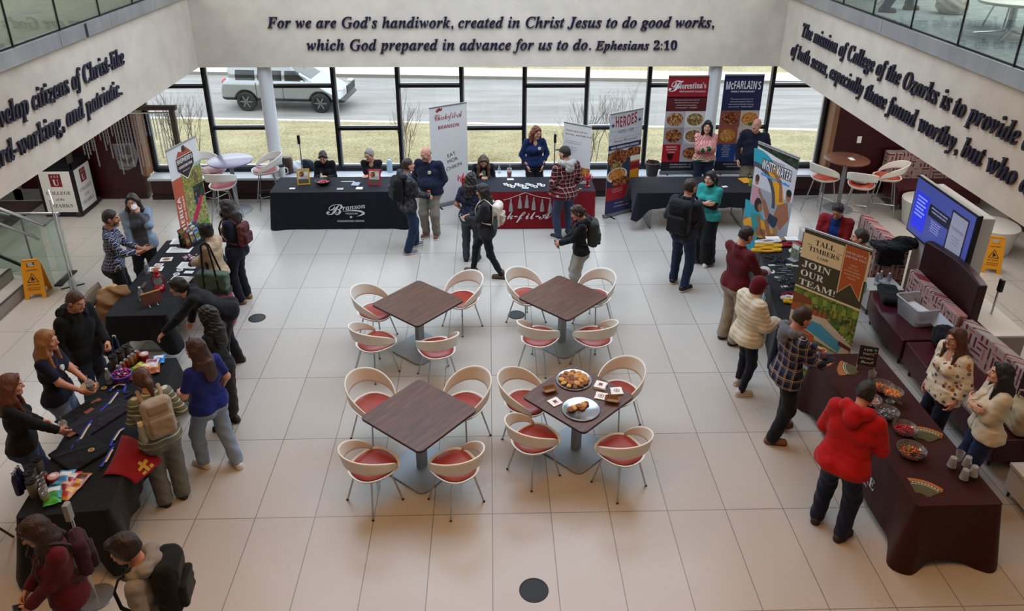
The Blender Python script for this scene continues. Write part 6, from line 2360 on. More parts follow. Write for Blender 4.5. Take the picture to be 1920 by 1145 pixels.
def wet_sign(x, y, deg, lab):
    t = thing('wet_floor_sign', lab, 'floor sign', (x, y, 0), R_(deg))
    for sg, nm in ((-1, 'front_leaf'), (1, 'rear_leaf')):
        X = frame((0, sg * .15, 0), (1, 0, 0), (0, -sg * .25, .968), (0, -.968 * 1, -sg * .25))
        mb = MB()
        pts = [(-.155, 0), (-.09, 0), (-.085, .07), (.085, .07), (.09, 0), (.155, 0), (.135, .56), (.10, .63), (-.10, .63), (-.135, .56)]
        for q in ([(-.155, 0), (-.09, 0), (-.085, .07), (-.151, .07)], [(.09, 0), (.155, 0), (.151, .07), (.085, .07)], [(-.151, .07), (.151, .07), (.137, .50), (-.137, .50)], [(-.137, .50), (-.06, .50), (-.06, .58), (-.128, .58)],
                  [(.06, .50), (.137, .50), (.128, .58), (.06, .58)], [(-.128, .58), (.128, .58), (.10, .63), (-.10, .63)]):
            mb.prism(q, -.010, .010, YEL, X)
        o = mb.build(nm, t)
        if sg < 0:
            mb = MB()
            mb.text(t_ss('CAUTION'), INKK, 0, .445, .15, None, X, .0115)
            tri = [(-.085, .26), (.085, .26), (0, .41)]
            mb.poly(tri, INKK, X, .0112)
            mb.poly([(-.066, .271), (.066, .271), (0, .388)], YEL, X, .0118)
            mb.poly([(-.02, .28), (.035, .30), (.01, .34), (-.01, .36), (-.02, .33)], INKK, X, .0124)
            mb.text(t_ss('WET FLOOR'), INKK, 0, .215, .17, None, X, .0115)
            mb.text(t_ss('PRECAUCIÓN'), INKK, 0, .165, .17, None, X, .0115)
            mb.text(t_ss('PISO MOJADO'), INKK, 0, .135, .17, None, X, .0115)
            mb.build('printed_warning', o)


wet_sign(-7.12, -1.32, 12, 'yellow wet floor sign by the glass stair guard at the left')
wet_sign(8.42, -.80, -18, 'yellow wet floor sign behind the screen at the right')
# sign box
t = thing('display_case', 'black display case with white College of the Ozarks posters', 'display case', (-8.22, 1.72, 0))
MB().box((0, .33, .48), (.70, .66, .96), BLACK).build('case', t, bevel=.006)
b = MB()
for sx in (-1, 1):
    b.box((sx * .34, .33, 1.02), (.02, .66, .12), BLACKM)
b.box((0, .65, 1.02), (.70, .02, .12), BLACKM).box((0, .01, 1.02), (.70, .02, .12), BLACKM)
b.build('tray_rim', t)
for X, nm in ((frame((0, -.002, 0), (1, 0, 0), (0, 0, 1), (0, -1, 0)), 'front_poster'), (frame((.352, .33, 0), (0, 1, 0), (0, 0, 1), (1, 0, 0)), 'side_poster')):
    b = MB()
    b.rect(-.29, .10, .29, .93, PAPER, X, .001)
    b.rect(-.11, .62, .11, .88, M('#7a1222', .6), X, .0018)
    b.text(t_sb('U'), PAPER, 0, .65, None, .12, X, .0024)
    b.rect(-.09, .80, .09, .86, M('#5a0d1a', .6), X, .0024)
    for k in (-1, 0, 1):
        b.rect(k * .055 - .016, .805, k * .055 + .016, .855, M('#b98a8a', .6), X, .003)
    g_ = M('#4c4348', .6)
    b.text(t_sb('College'.upper()), g_, 0, .46, .46, None, X, .0018)
    b.text(t_bi('of the'), g_, 0, .34, .17, None, X, .0018)
    b.text(t_sb('Ozarks'.upper()), g_, 0, .20, .42, None, X, .0018)
    b.build(nm, t)
# chain display
TIMBER = wood('dark_timber', [(.3, '#2b221d'), (.7, '#493a31')], (14, 14, 2), .7)
t = thing('chain_display', 'wooden frame hung with steel chains at the left window', 'display frame', (0, 0, 0))
for x in (-7.93, -5.86):
    MB().box((x, 1.85, 1.04), (.085, .085, 2.08), TIMBER).build('post', t, bevel=.004)
    MB().box((x, 2.12, .05), (.085, .86, .085), TIMBER).build('foot_beam', t, bevel=.004)
    MB().tube([(x, 2.45, .10), (x, 1.90, .85)], .038, TIMBER, 4).build('brace', t)
MB().box((-6.895, 1.85, 2.12), (2.25, .09, .08), TIMBER).build('crossbeam', t, bevel=.004)
MB().tube([(-7.95, 1.85, 2.02), (-5.84, 1.85, 2.02)], .018, CHROME).build('hanging_rail', t)
_r = random.Random(11)
CHN = M('#a9abb0', .3, .85)
for k in range(30):
    x = -7.62 + 1.68 * k / 29 + _r.uniform(-.012, .012)
    ln = _r.choice([.45, .6, .75, .9, 1.05, 1.2, .55, .8]) if k < 27 else 1.3
    mb = MB()
    n_ = int(ln / .040)
    for j in range(n_):
        zc = 2.0 - .040 * j
        rr2 = [(.0125 * math.cos(a), .027 * math.sin(a)) for a in [2 * PI * q / 8 for q in range(8)]]
        if j % 2:
            mb.tube([(x + u, 1.85, zc + v) for u, v in rr2], .0042, CHN, 4, closed=True)
        else:
            mb.tube([(x, 1.85 + u, zc + v) for u, v in rr2], .0042, CHN, 4, closed=True)
    mb.build('chain', t)
X = frame((-7.22, 2.58, .92), (1, 0, 0), (0, 0, 1), (0, -1, 0))
tS = thing('metal_emblem', 'grey steel shield emblem with a hand and banner on the maroon wall', 'emblem', (0, 0, 0))
STL = M('#8b8b90', .4, .7)
STD = M('#5c5558', .5, .5)
MB().prism([(-.22, .27), (.20, .29), (.24, .02), (.16, -.20), (-.02, -.28), (-.18, -.26)], 0, .02, STL, X).build('shield', tS, bevel=.004)
b = MB()
for k in range(4):
    b.prism([(-.15 + .075 * k, .05), (-.09 + .075 * k, .05), (-.08 + .075 * k, .23), (-.13 + .075 * k, .24)], .02, .032, STD, X)
b.prism([(-.16, .04), (.02, -.06), (.16, .06), (.16, -.04), (.02, -.16), (-.16, -.06)], .02, .032, STD, X)
b.build('raised_hand', tS, bevel=.003)
MB().text(t_ss('MISSOURI'), STD, -.0, -.235, .26, None, X, .0205).build('lettering', tS)
# dark vestibule things by the case
tag(MB().box((0, 0, .009), (1.2, 1.2, .018), M('#4c3a36', .95)).build('door_mat', loc=(-9.6, 1.9, 0)), 'brown mat before the glass doors at the far left', 'mat')

# ================================================================ UPPER FLOOR, RIGHT
UZ = ZT + .14


def cafe_round(x, y, r, lab, q=0):
    t = thing('pedestal_table', lab, 'table', (x, y, UZ))
    MB().lathe([(0, .70 - q), (r - .02, .70 - q), (r, .715 - q), (r, .735 - q), (r - .01, .74 - q), (0, .74 - q)], WLAM, n=40).build('tabletop', t)
    MB().lathe([(.045, .05), (.045, .70 - q)], CHROME, n=16).build('pedestal', t)
    for k in range(4):
        a = R_(45 + 90 * k)
        MB().tube([(.04 * math.cos(a), .04 * math.sin(a), .09), (.40 * math.cos(a), .40 * math.sin(a), .02)], [.026, .014], CHROME, flat=.6).build('base_arm', t)
    return t


cafe_round(6.72, -2.22, .44, 'white round table with chrome star base on the right upper floor', .27)
t = thing('lounge_chair', 'red lounge chair behind the white round table upstairs', 'chair', (7.15, -1.55, UZ))
MB().lathe([(.30, .38), (.36, .42), (.36, .50), (.30, .54), (0, .55)], M('#7d2d28', .5), n=28).build('seat', t)
MB().grid(lambda u, v: (.36 * math.cos(PI * u) * (1 + .1 * v), .10 + .30 * math.sin(PI * u) * (1 + .1 * v), .5 + .34 * v), 20, 5, M('#7d2d28', .5)).build('backrest', t, solid=.05)
for k in range(4):
    a = R_(45 + 90 * k)
    MB().tube([(.2 * math.cos(a), .2 * math.sin(a), .40), (.32 * math.cos(a), .32 * math.sin(a), 0)], .012, CHROME).build('leg', t)
cafe_round(6.62, .95, .45, 'white round table upstairs beyond the person in jeans')
q = F().ell((0, 0, .16), (.24, .20, .20), .02).ell((.10, .05, .22), (.12, .10, .14), .03).plane((0, 0, .005), (0, 0, -1)).wr(.012, 24, 3)
vs, qs = nets(q, .016)
o = np_mesh('shopping_bag', [(vs, qs, fab('#b7b1a6'))])
o.location = (7.05, -.28, UZ)
tag(o, 'large pale bag on the carpet of the right upper floor', 'bag')
tag(MB().lathe([(0, .004), (.24, .004), (.25, 0)], M('#3f3e36', .6)).build('floor_cover', loc=(-6.95, -.15, ZT + .14)), 'dark oval floor cover on the left upper carpet', 'floor cover')

# ================================================================ OUTDOORS: PASSING CAR
def car(x, y, z, deg):
    t = thing('car', 'silver sports utility vehicle on the road outside the left windows', 'car', (x, y, z), R_(deg))
    paint, trim, cg = M('#90959a', .28, .5), M('#23262a', .6), M('#141a20', .12)
    f = F().box((0, 0, .74), (2.28, .90, .36), .16, .02).box((-.42, 0, 1.30), (1.62, .77, .34), .20, .10)
    f.plane((1.05, 0, 1.12), (.50, 0, .86)).plane((-2.16, 0, 1.0), (-.92, 0, .30)).plane((2.2, 0, .8), (.9, 0, .5)).plane((0, .86, 1.1), (0, .92, .40)).plane((0, -.86, 1.1), (0, -.92, .40))
    for sx in (-1.36, 1.36):
        for sy in (-.92, .92):
            f.ell((sx, sy, .36), (.43, .30, .43), .01, None, True)
    f.plane((0, 0, .30), (0, 0, -1))
    vs, qs = nets(f, .028)
    np_mesh('car_body', [(vs, qs, paint)], t)
    g2 = F().join(f, .001)
    g2.bounds = f.bounds
    for nm, x0, x1 in (('side_window', -1.72, -.98), ('side_window', -.90, .0), ('side_window', .08, .86)):
        class G(F):
            def __call__(s_, P, x0=x0, x1=x1):
                d = f(P) - .006
                return np.maximum.reduce([d, P[:, 0] - x1 + (P[:, 2] - 1.1) * (.9 if x1 > .5 else 0), x0 - P[:, 0], 1.09 - P[:, 2], P[:, 2] - 1.47, .52 - np.abs(P[:, 1])])

            def bounds(s_):
                return A3(-2.4, -1, .9), A3(2.4, 1, 1.7)
        vs, qs = nets(G(), .026)
        np_mesh(nm, [(vs, qs, cg)], t)

    class W_(F):
        def __call__(s_, P):
            return np.maximum.reduce([f(P) - .006, .3 - P[:, 0], 1.14 - P[:, 2], P[:, 2] - 1.54, np.abs(P[:, 1]) - .60])

        def bounds(s_):
            return A3(0, -1, .9), A3(2.4, 1, 1.7)
    vs, qs = nets(W_(), .026)
    np_mesh('windshield', [(vs, qs, cg)], t)

    class C_(F):
        def __call__(s_, P):
            return np.maximum.reduce([f(P) - .012, P[:, 2] - .52])

        def bounds(s_):
            return A3(-2.4, -1, .2), A3(2.4, 1, .7)
    vs, qs = nets(C_(), .03)
    np_mesh('lower_cladding', [(vs, qs, trim)], t)
    for sx in (-1.36, 1.36):
        for sy in (-1, 1):
            Xw = frame((sx, sy * .80, .35), (1, 0, 0), (0, 0, 1), (0, -1, 0)) if sy < 0 else frame((sx, sy * .80, .35), (-1, 0, 0), (0, 0, 1), (0, 1, 0))
            wh = MB().lathe([(.20, -.12), (.31, -.12), (.35, -.09), (.35, .09), (.31, .12), (.23, .12)], M('#1a1a1c', .8), X=Xw, n=32).build('wheel', t)
            mb = MB().lathe([(.235, .11), (.22, .06), (.0, .05)], M('#3a3c40', .4, .5), X=Xw, n=32)
            for k in range(6):
                a = k * PI / 3
                mb.box((.12 * math.cos(a), .12 * math.sin(a), .085), (.22, .05, .03), M('#7c8085', .35, .7), X=Xw, rz=a)
            mb.build('rim', wh)
    for sy in (-1, 1):
        MB().ball((-2.14, sy * .70, 1.02), (.10, .16, .12), M('#a8202a', .25), 14).build('tail_light', t)
        MB().ball((2.06, sy * .70, .84), (.12, .16, .06), M('#cfd3d6', .15), 14).build('headlight', t)
        MB().box((-1.55 + 1.2, sy * .66, 1.66), (1.9, .04, .03), trim).build('roof_rail', t, bevel=.01)
        MB().ball((.78, sy * .98, 1.12), (.09, .10, .07), paint, 12).build('mirror', t)
    MB().box((2.25, 0, .78), (.05, 1.0, .28), trim).build('grille', t, bevel=.02)
    for sy in (-1, 1):
        mb = MB()
        for x in (-.94, .04):
            mb.box((x, sy * .905, .78), (.012, .012, .55), trim)
        mb.box((-.6, sy * .915, .98), (.16, .02, .025), M('#6f7a78', .3, .5)).box((.3, sy * .915, .98), (.16, .02, .025), M('#6f7a78', .3, .5))
        mb.build('door_seams', t)


car(-7.30, 15.95, ZR, -6)
# ================================================================ SMALL THINGS
TZ = .7465
CLEAR = glass('clear_plastic', '#f6f8f8', .16, .06, .16)
GLASSB = glass('bowl_glass', '#f4f6f6', .22, .03, .07)
ri = random.Random(5)


def sit(o, px, py, z=TZ, deg=0):
    p = at(px, py, z)
    o.location = p
    o.rotation_euler = (0, 0, R_(deg))
    return o


def hold(o, p, i, off=(0, .085, .035), up=True, tilt=(0, 0)):
    m = hand_frame(p, i, off)
    o.location = m.translation
    o.rotation_euler = (R_(tilt[0]), R_(tilt[1]), p['mw'].to_euler().z) if up else m.to_euler()
    return o


# ---- cookie table
TRAYM = M('#a7a8ab', .22, .9)
ck = [M(c, .75, kind='mottle') for c in ('#bb8038', '#8d5527', '#c8924a', '#754620')]
CT = .752
for (px, py, lab, n) in ((1076, 713, 'round silver tray heaped with cookies, the farther of two', 24), (1089, 768, 'round silver tray with few cookies left, the nearer of two', 8)):
    c = at(px, py, CT)
    t = tag(MB().lathe([(0, .003), (.165, .003), (.18, .012), (.205, .014), (.207, .010), (.18, .004), (.16, 0), (0, 0)], TRAYM, n=40).build('serving_tray', loc=c), lab, 'tray')
    for k in range(n):
        if n > 10:
            ring = 0 if k < 12 else (1 if k < 20 else 2)
            kk = (k, k - 12, k - 20)[ring]
            a = kk * 2 * PI / (12, 8, 4)[ring] + ring * .3
            r = (.140, .082, .03)[ring]
            zz = .006 + .008 * ring
        else:
            a, r = ri.uniform(.9, 3.2) + .25 * (k % 3), .02 + .11 * (k / n)
            zz = .006 + .010 * (k % 2)
        m = ck[(k // 3 + (0 if n > 10 else 1)) % 4]
        oblong = n > 10 and k % 12 in (7, 8, 9, 10)
        o = MB().lathe([(0, 0), (.024, .0), (.031, .006), (.028, .014), (.012, .019), (0, .019)], m, n=12).build('cookie', loc=(c.x + r * math.cos(a), c.y + r * math.sin(a), c.z + zz))
        o.rotation_euler = (R_(ri.uniform(-14, 14)), R_(ri.uniform(-14, 14)), a)
        o.scale = (1.35, .9 if oblong else 1.3, 1.4)
        tag(o, 'cookie on the heaped farther silver tray' if n > 10 else 'cookie left on the nearer silver tray', 'cookie', 'cookies on the farther tray' if n > 10 else 'cookies on the nearer tray')
KR = M('#8a6546', .6)
for (px, py, d, lab) in ((1031, 733, 20, 'small brown boat dish left of the heaped cookie tray'), (1148, 752, -15, 'small brown boat dish at the right corner of the cookie table')):
    mb = MB()
    base, rim = rr(.12, .075, .02), rr(.165, .115, .025)
    vs = [(x, y, .002) for x, y in base] + [(x, y, .04) for x, y in rim]
    n = len(base)
    mb.add(vs, [tuple(range(n))] + [(k, (k + 1) % n, n + (k + 1) % n, n + k) for k in range(n)], KR)
    tag(sit(mb.build('boat_dish', solid=.004), px, py, CT + .002, d), lab, 'dish')
for (px, py, d, k, lab, c) in ((1041, 754, 30, 3, 'white printed napkins near the left corner of the cookie table', '#7a2433'), (1126, 724, -25, 8, 'thick stack of white napkins with maroon logo, cookie table', '#7a2433'),
                               (1156, 734, 5, 5, 'white napkins with round brown seal, rightmost on cookie table', '#7a5a3a'), (1127, 743, -20, 3, 'white napkins with round brown seal, middle of cookie table', '#7a5a3a')):
    mb = MB()
    for q in range(k):
        mb.box((ri.uniform(-.004, .004), ri.uniform(-.004, .004), .0035 * q + .0018), (.125, .125, .003), PAPER, rz=ri.uniform(-.12, .12))
    X = Matrix.Translation((0, 0, .0035 * k + .0006))
    if '7a24' in c:
        mb.rect(-.022, -.018, .022, .026, M(c, .6), X)
        mb.rect(-.03, -.03, .03, -.024, M(c, .6), X)
    else:
        mb.ell(0, 0, .034, .034, M(c, .6), X)
        mb.ell(0, 0, .024, .024, PAPER, X, .0004)
        mb.ell(0, 0, .014, .014, M(c, .6), X, .0008)
    tag(sit(mb.build('napkin_stack'), px, py, CT, d), lab, 'napkins')


# ---- makers
def bottle(label, prof, m, cap, cm, group=None, cat='bottle', name='bottle'):
    t = thing(name, label, cat, group=group)
    MB().lathe(prof, m, n=18).build('bottle_body', t)
    MB().lathe(cap, cm, n=14).build('cap', t)
    return t


def water(label, g=None):
    t = bottle(label, [(0, 0), (.030, 0), (.032, .01), (.031, .05), (.033, .055), (.031, .10), (.032, .13), (.013, .175), (.013, .19)], CLEAR, [(.0145, .182), (.0145, .20), (0, .201)], PAPER, g, name='water_bottle')
    MB().lathe([(.0328, .07), (.0328, .115)], M('#8fa6bf', .5), n=18).build('label_band', t)
    return t


def tumbler(label, m, g=None):
    t = thing('tumbler', label, 'tumbler', group=g)
    MB().lathe([(0, 0), (.036, 0), (.038, .01), (.047, .17), (.045, .175)], m, n=20).build('cup_body', t)
    MB().lathe([(.049, .17), (.049, .185), (.045, .192), (.0, .190)], BLACK, n=20).box((.018, 0, .193), (.03, .018, .008), BLACK).build('lid', t)
    return t


def can(label, c, g=None):
    t = thing('drink_can', label, 'can', group=g)
    MB().lathe([(.026, 0), (.033, .012), (.033, .105), (.027, .118)], M(c, .35, .4), n=18).build('can_body', t)
    MB().lathe([(.028, .116), (.028, .122), (.025, .118), (0, .118)], CHROME, n=18).build('lid', t)
    return t


def iced(label, drink, g=None, straw='#6fa58a', foam=None):
    t = thing('iced_drink_cup', label, 'cup', group=g)
    MB().lathe([(0, -.07), (.030, -.07), (.042, .05), (.044, .053)], CLEAR, n=20).build('cup_body', t)
    MB().lathe([(0, -.066), (.0285, -.066), (.038, .03), (0, .032)], M(drink, .4), n=18).build('drink', t)
    MB().lathe([(.0445, .05), (.044, .058), (.034, .085), (.012, .092)], CLEAR, n=20).build('dome_lid', t)
    MB().tube([(0, 0, .03), (.008, 0, .16)], .0045, M(straw, .4)).build('straw', t)
    return t


def snack(label, cols, g, w_=.15, h_=.19):
    a, b_, c = [M(x, .28) for x in cols]
    mb = MB()

    def srf(s_):
        return lambda u, v: ((u - .5) * w_ * (1 - .06 * math.sin(PI * v)), (v - .5) * h_, .022 + s_ * .022 * (math.sin(PI * u) * math.sin(PI * v)) ** .5 + .003 * math.sin(9 * u + 7 * v))
    mb.grid(srf(1), 11, 11, a).grid(lambda u, v: srf(-1)(1 - u, v), 11, 11, a)
    t = mb.build('snack_bag')
    tag(t, label, 'snack bag', g)
    q = MB()
    for (u0, u1, v0, v1, m) in ((.12, .88, .48, .80, b_), (.22, .78, .16, .42, c)):
        q.grid(lambda u, v: tuple(Vector(srf(1)(u0 + (u1 - u0) * u, v0 + (v1 - v0) * v)) + Vector((0, 0, .0012))), 7, 6, m)
    q.build('printed_label', t)
    return t


def bowl(label, r, h_, m, fill, fm, name='candy_bowl', foot=False, bits=None):
    t = thing(name, label, 'bowl')
    z0 = .07 if foot else 0
    MB().lathe([(0, z0), (r * .5, z0), (r * .85, z0 + h_ * .5), (r, z0 + h_), (r - .005, z0 + h_), (r * .8, z0 + h_ * .5), (r * .45, z0 + .006), (0, z0 + .006)], m, n=32).build('bowl_body', t)
    if foot:
        MB().lathe([(0, 0), (.05, 0), (.045, .008), (.012, .02), (.014, .05), (.03, .07)], m, n=20).build('foot', t)
    f_ = MB()
    rr3 = random.Random(len(label))
    for k in range(110):
        a, q = rr3.uniform(0, 6.28), r * .78 * math.sqrt(rr3.random())
        zz = z0 + h_ * .45 + (r * .78 - q) * .22 + rr3.uniform(-.006, .008)
        f_.ball((q * math.cos(a), q * math.sin(a), zz), (rr3.uniform(.009, .015), rr3.uniform(.008, .012), .008), M(rr3.choice(fm), .45), 6)
    f_.lathe([(0, z0 + h_ * .5), (r * .78, z0 + h_ * .42), (r * .5, z0 + .012)], M(fm[0], .5), n=24)
    o = f_.build('candy', t)
    o['kind'] = 'stuff'
    return t


def tongs(label, px, py, z, d):
    mb = MB()
    for s_ in (-1, 1):
        mb.tube([(0, 0, .02), (.08, s_ * .018, .012), (.16, s_ * .012, 0)], [.007, .010, .012], BLACK, 6, flat=.5)
    tag(sit(mb.build('tongs'), px, py, z, d), label, 'tongs')


def card(name, label, px, py, w_, h_, d, m, z=TZ, extra=None, cat='paper', group=None, th=.0015):
    mb = MB().box((0, 0, th / 2), (w_, h_, th), m)
    X = Matrix.Translation((0, 0, th + .0004))
    if extra:
        extra(mb, X, w_, h_)
    return tag(sit(mb.build(name), px, py, z, d), label, cat, group)


def print_lines(c='#55555c', k=7):
    def f_(mb, X, w_, h_):
        for q in range(k):
            y = h_ * (.36 - .72 * q / max(k - 1, 1))
            mb.rect(-w_ * .38, y - h_ * .018, w_ * (.38 if q % 3 else .2), y + h_ * .018, M(c, .6), X)
    return f_


def disc(c, c2):
    def f_(mb, X, w_, h_):
        mb.ell(0, 0, w_ * .36, h_ * .36, M(c, .6), X)
        mb.ell(0, 0, w_ * .22, h_ * .24, M(c2, .6), X, .0004)
    return f_


# ---- navy booth
def picture(label, px, py, c, d):
    t = thing('tilted_sign_frame', label, 'sign frame')
    fm = M(c, .4)
    X = Matrix.Rotation(R_(-14), 4, 'X')
    mb = MB()
    for sx in (-1, 1):
        mb.box((sx * .105, 0, .15), (.024, .02, .30), fm, X)
    mb.box((0, 0, .288), (.186, .02, .024), fm, X).box((0, 0, .012), (.186, .02, .024), fm, X)
    mb.build('frame', t)
    XX = X @ frame((0, -.004, 0), (1, 0, 0), (0, 0, 1), (0, -1, 0))
    mb = MB().rect(-.094, .024, .094, .276, M('#c9c4ba', .5), XX)
    mb.rect(-.094, .024, .094, .11, M('#4a4a40', .5), XX, .001)
    mb.ell(-.03, .20, .05, .05, FOODB, XX, .001)
    mb.text(t_ss('JOIN US'), INKK, .03, .245, .10, None, XX, .0016)
    for k in range(3):
        mb.rect(-.07, .125 + .018 * k, .08, .131 + .018 * k, M('#55524c', .5), XX, .001)
    mb.build('printed_sheet', t)
    MB().tube([(0, .045, .24), (0, .13, .004)], .005, fm).build('easel_leg', t)
    return sit(t, px, py, TZ, d)


picture('yellow-framed sign standing at the left of the navy booth table', 570, 346, '#c9932b', 8)
picture('red-framed sign standing at the right of the navy booth table', 702, 347, '#b01f2c', -6)
sit(bowl('black bowl heaped with red and pink candy on the navy booth', .16, .09, BLACK, None, ['#b3283a', '#d26a78', '#8f1626', '#d9a5a8']), 607, 346)
card('business_cards', 'small white card pile at the left front of the navy booth', 548, 354, .10, .06, 0, PAPER, th=.012)
card('paper_strip', 'long pale strip of paper behind the booklets, navy booth', 652, 340, .26, .022, 0, PAPER)
card('booklet', 'blue grey booklet on the navy booth, near the red frame', 667, 346, .14, .16, -6, M('#9aa3b5', .5), extra=print_lines('#4a5878', 4), th=.02)
card('booklet', 'white booklet at the front edge of the navy booth', 674, 354, .12, .10, -3, PAPER, th=.02)
card('sticker_sheet', 'white stickers laid in a grid on the navy booth', 638, 354, .13, .10, 0, M('#2a3040', .6), extra=lambda mb, X, w_, h_: [mb.rect(-w_ * .45 + w_ * .18 * i, -h_ * .4 + h_ * .3 * j, -w_ * .45 + w_ * .18 * i + w_ * .13, -h_ * .4 + h_ * .3 * j + h_ * .22, PAPER, X) for i in range(5) for j in range(3)])
tag(sit(MB().prism([(-.04, -.03), (.04, -.03), (0, .05)], 0, .05, PAPER).build('tent_card'), 577, 341), 'small white folded tent card beside the yellow frame', 'card')
sit(bottle('small white and black sauce bottle held by the turtleneck woman', [(0, 0), (.024, 0), (.026, .05), (.018, .10), (.012, .13)], M('#d8d4c8', .4), [(.014, .13), (.012, .16), (0, .165)], BLACK), 603, 336)
# on the sill
SZ = .472
t = tumbler('white travel tumbler with handle on the sill by the column', M('#dcdad6', .4))
MB().tube([(.042, 0, .05), (.085, 0, .06), (.088, 0, .13), (.046, 0, .15)], .007, M('#dcdad6', .4)).build('handle', t)
t.scale = (1.25, 1.25, 1.3)
sit(t, 531, 331, SZ)
tag(sit(MB().lathe([(0, 0), (.10, 0), (.11, .05), (.11, .30), (.085, .35), (0, .36)], wood('dark_barrel', [(.3, '#2a1a15'), (.7, '#4a3128')], (16, 16, 2)), n=20).build('brown_canister'), 541, 324, SZ), 'dark brown canister on the sill right of the column', 'canister')
for k, (px, py, c, rx_, rz2, lab) in enumerate(((556, 321, '#c4c9d0', .17, .12, 'crumpled white plastic bag on the sill behind the yellow frame'), (577, 320, '#23283a', .15, .14, 'dark blue cloth bag on the sill beside the sanitizer stand'))):
    q = F().ell((0, 0, rz2 * .8), (rx_, .12, rz2), .02).plane((0, 0, 0), (0, 0, -1)).wr(.016, 22, k)
    vs, qs = nets(q, .014)
    o = np_mesh('bag', [(vs, qs, fab(c))])
    tag(sit(o, px, py, SZ), lab, 'bag')
t = bottle('pale blue water jug with a straw on the sill behind the booth', [(0, 0), (.055, 0), (.06, .02), (.06, .2), (.045, .24)], M('#9fb8c4', .35), [(.046, .235), (.046, .265), (.0, .27)], M('#b9ccd4', .4), name='water_jug')
MB().tube([(-.03, 0, .26), (0, 0, .32), (.04, 0, .26)], .008, M('#9fb8c4', .4)).build('handle', t)
sit(t, 731, 322, SZ)


def sanitizer(label, x, y, z, h_=1.15, c=BLACK):
    t = thing('sanitizer_stand', label, 'stand', (x, y, z))
    MB().lathe([(0, .012), (.15, .012), (.16, 0)], M('#8f939a', .35, .6), n=28).build('base_plate', t)
    MB().tube([(0, 0, .01), (0, 0, h_)], .013, CHROME).build('pole', t)
    MB().box((0, -.02, h_ + .06), (.05, .07, .18), c).build('dispenser', t, bevel=.01)
    return t


p = at(567, 262, 1.5)
sanitizer('thin hand sanitizer stand behind the navy booth table', -3.72, 2.35, 0, 1.28)
sanitizer('thin hand sanitizer stand right of the red-haired woman', 1.28, 2.28, 0, 1.30)
p = at(1876, 531, 1.2)
sanitizer('thin hand sanitizer stand behind the right sofa back', p.x, p.y, 0, 1.12)
sanitizer('sanitizer stand behind the maroon hoodie walker', -3.63, -7.03, 0, 1.0, M('#8b8d8e', .4))

# ---- red booth
for k in range(11):
    px = 948 + 7.0 * k
    card('sauce_packet', 'white snack packet in the row on the red booth table', px, 346 + (k % 3) * 2.2, .075, .10, ri.uniform(-40, 40), PAPER, TZ + .004 + .002 * (k % 2), disc('#8f8a86', '#3a3a40'), 'packet', 'white packets on the red booth', .012)
for k, (px, py, d) in enumerate(((957, 336, 5), (985, 352, -10), (905, 357, 15))):
    card('flyer', ('small white flyer at the back of the red booth', 'pale blue flyer near the plaid shirt on the red booth', 'pinkish flyer at the left front of the red booth')[k], px, py, .13, .09, d, M(('#d8d6d2', '#aab6c8', '#d8bdb8')[k], .6), TZ + .003)
for px, py, lab in ((868, 352, 'red ribbon centrepiece at the left end of the red booth'), (1101, 350, 'red ribbon centrepiece at the right end of the red booth')):
    t = thing('ribbon_centrepiece', lab, 'decoration')
    RED = M('#a81524', .3)
    MB().lathe([(0, 0), (.05, 0), (.05, .02), (.02, .03), (.02, .10), (.03, .12), (0, .13)], RED, n=16).build('weight', t)
    mb = MB()
    for k in range(9):
        a = k * 2 * PI / 9
        mb.tube([(0, 0, .12), (.04 * math.cos(a), .04 * math.sin(a), .19), (.09 * math.cos(a), .09 * math.sin(a), .20 + .03 * (k % 3)), (.10 * math.cos(a + .3), .10 * math.sin(a + .3), .15)], .012, RED, 5, flat=.3)
    mb.build('ribbon', t)
    sit(t, px, py, TZ + .003)
t = thing('tassel_garland', 'silver tassel garland strung along the front of the red booth', 'garland', (0, 0, 0))
SIL = M('#a3a2a4', .35, .5)
pts = []
for px, py in ((944, 375), (955, 372), (985, 361), (1000, 366), (1015, 370), (1033, 372)):
    d = ray(px, py)
    q = CPOS + d * ((.965 - CPOS.y) / d.y)
    pts.append(q)
MB().tube(pts, .004, M('#c9c0b4', .6), 5).build('string', t)
for px, py in ((958, 373), (975, 367), (988, 366), (1001, 370), (1017, 373), (1032, 374)):
    d = ray(px, py)
    q = CPOS + d * ((.962 - CPOS.y) / d.y)
    mb = MB()
    mb.lathe([(0, 0), (.014, -.005), (.016, -.025), (.012, -.035), (.030, -.12), (.040, -.24), (0, -.24)], SIL, q, 14, wave=(.10, 7))
    mb.build('tassel', t)
t = iced('clear cup of iced tea on the sill behind the red booth', '#a8532f', straw='#c9b9a0')
t.scale = (1.3, 1.3, 1.3)
sit(t, 955, 325, SZ + .09)
card('tray_box', 'grey tray box at the right end of the red booth', 1090, 346, .22, .16, -12, M('#5c5f60', .5), TZ + .003, None, 'box', None, .05)
for k in range(3):
    tag(sit(MB().lathe([(0, 0), (.022, 0), (.024, .006), (0, .014)], M('#b98a3e', .6), n=10).build('cookie'), 1078 + 5 * k, 354 + (k % 2) * 3, TZ + .004), 'round golden biscuit by the ribbon centrepiece, red booth', 'cookie', 'biscuits on the red booth')
tag(sit(MB().lathe([(0, 0), (.03, 0), (.032, .10), (.012, .14), (.012, .16), (0, .16)], CLEAR, n=16).build('small_bottle'), 936, 324, SZ), 'small clear bottle on the sill behind the seated brunette', 'bottle')

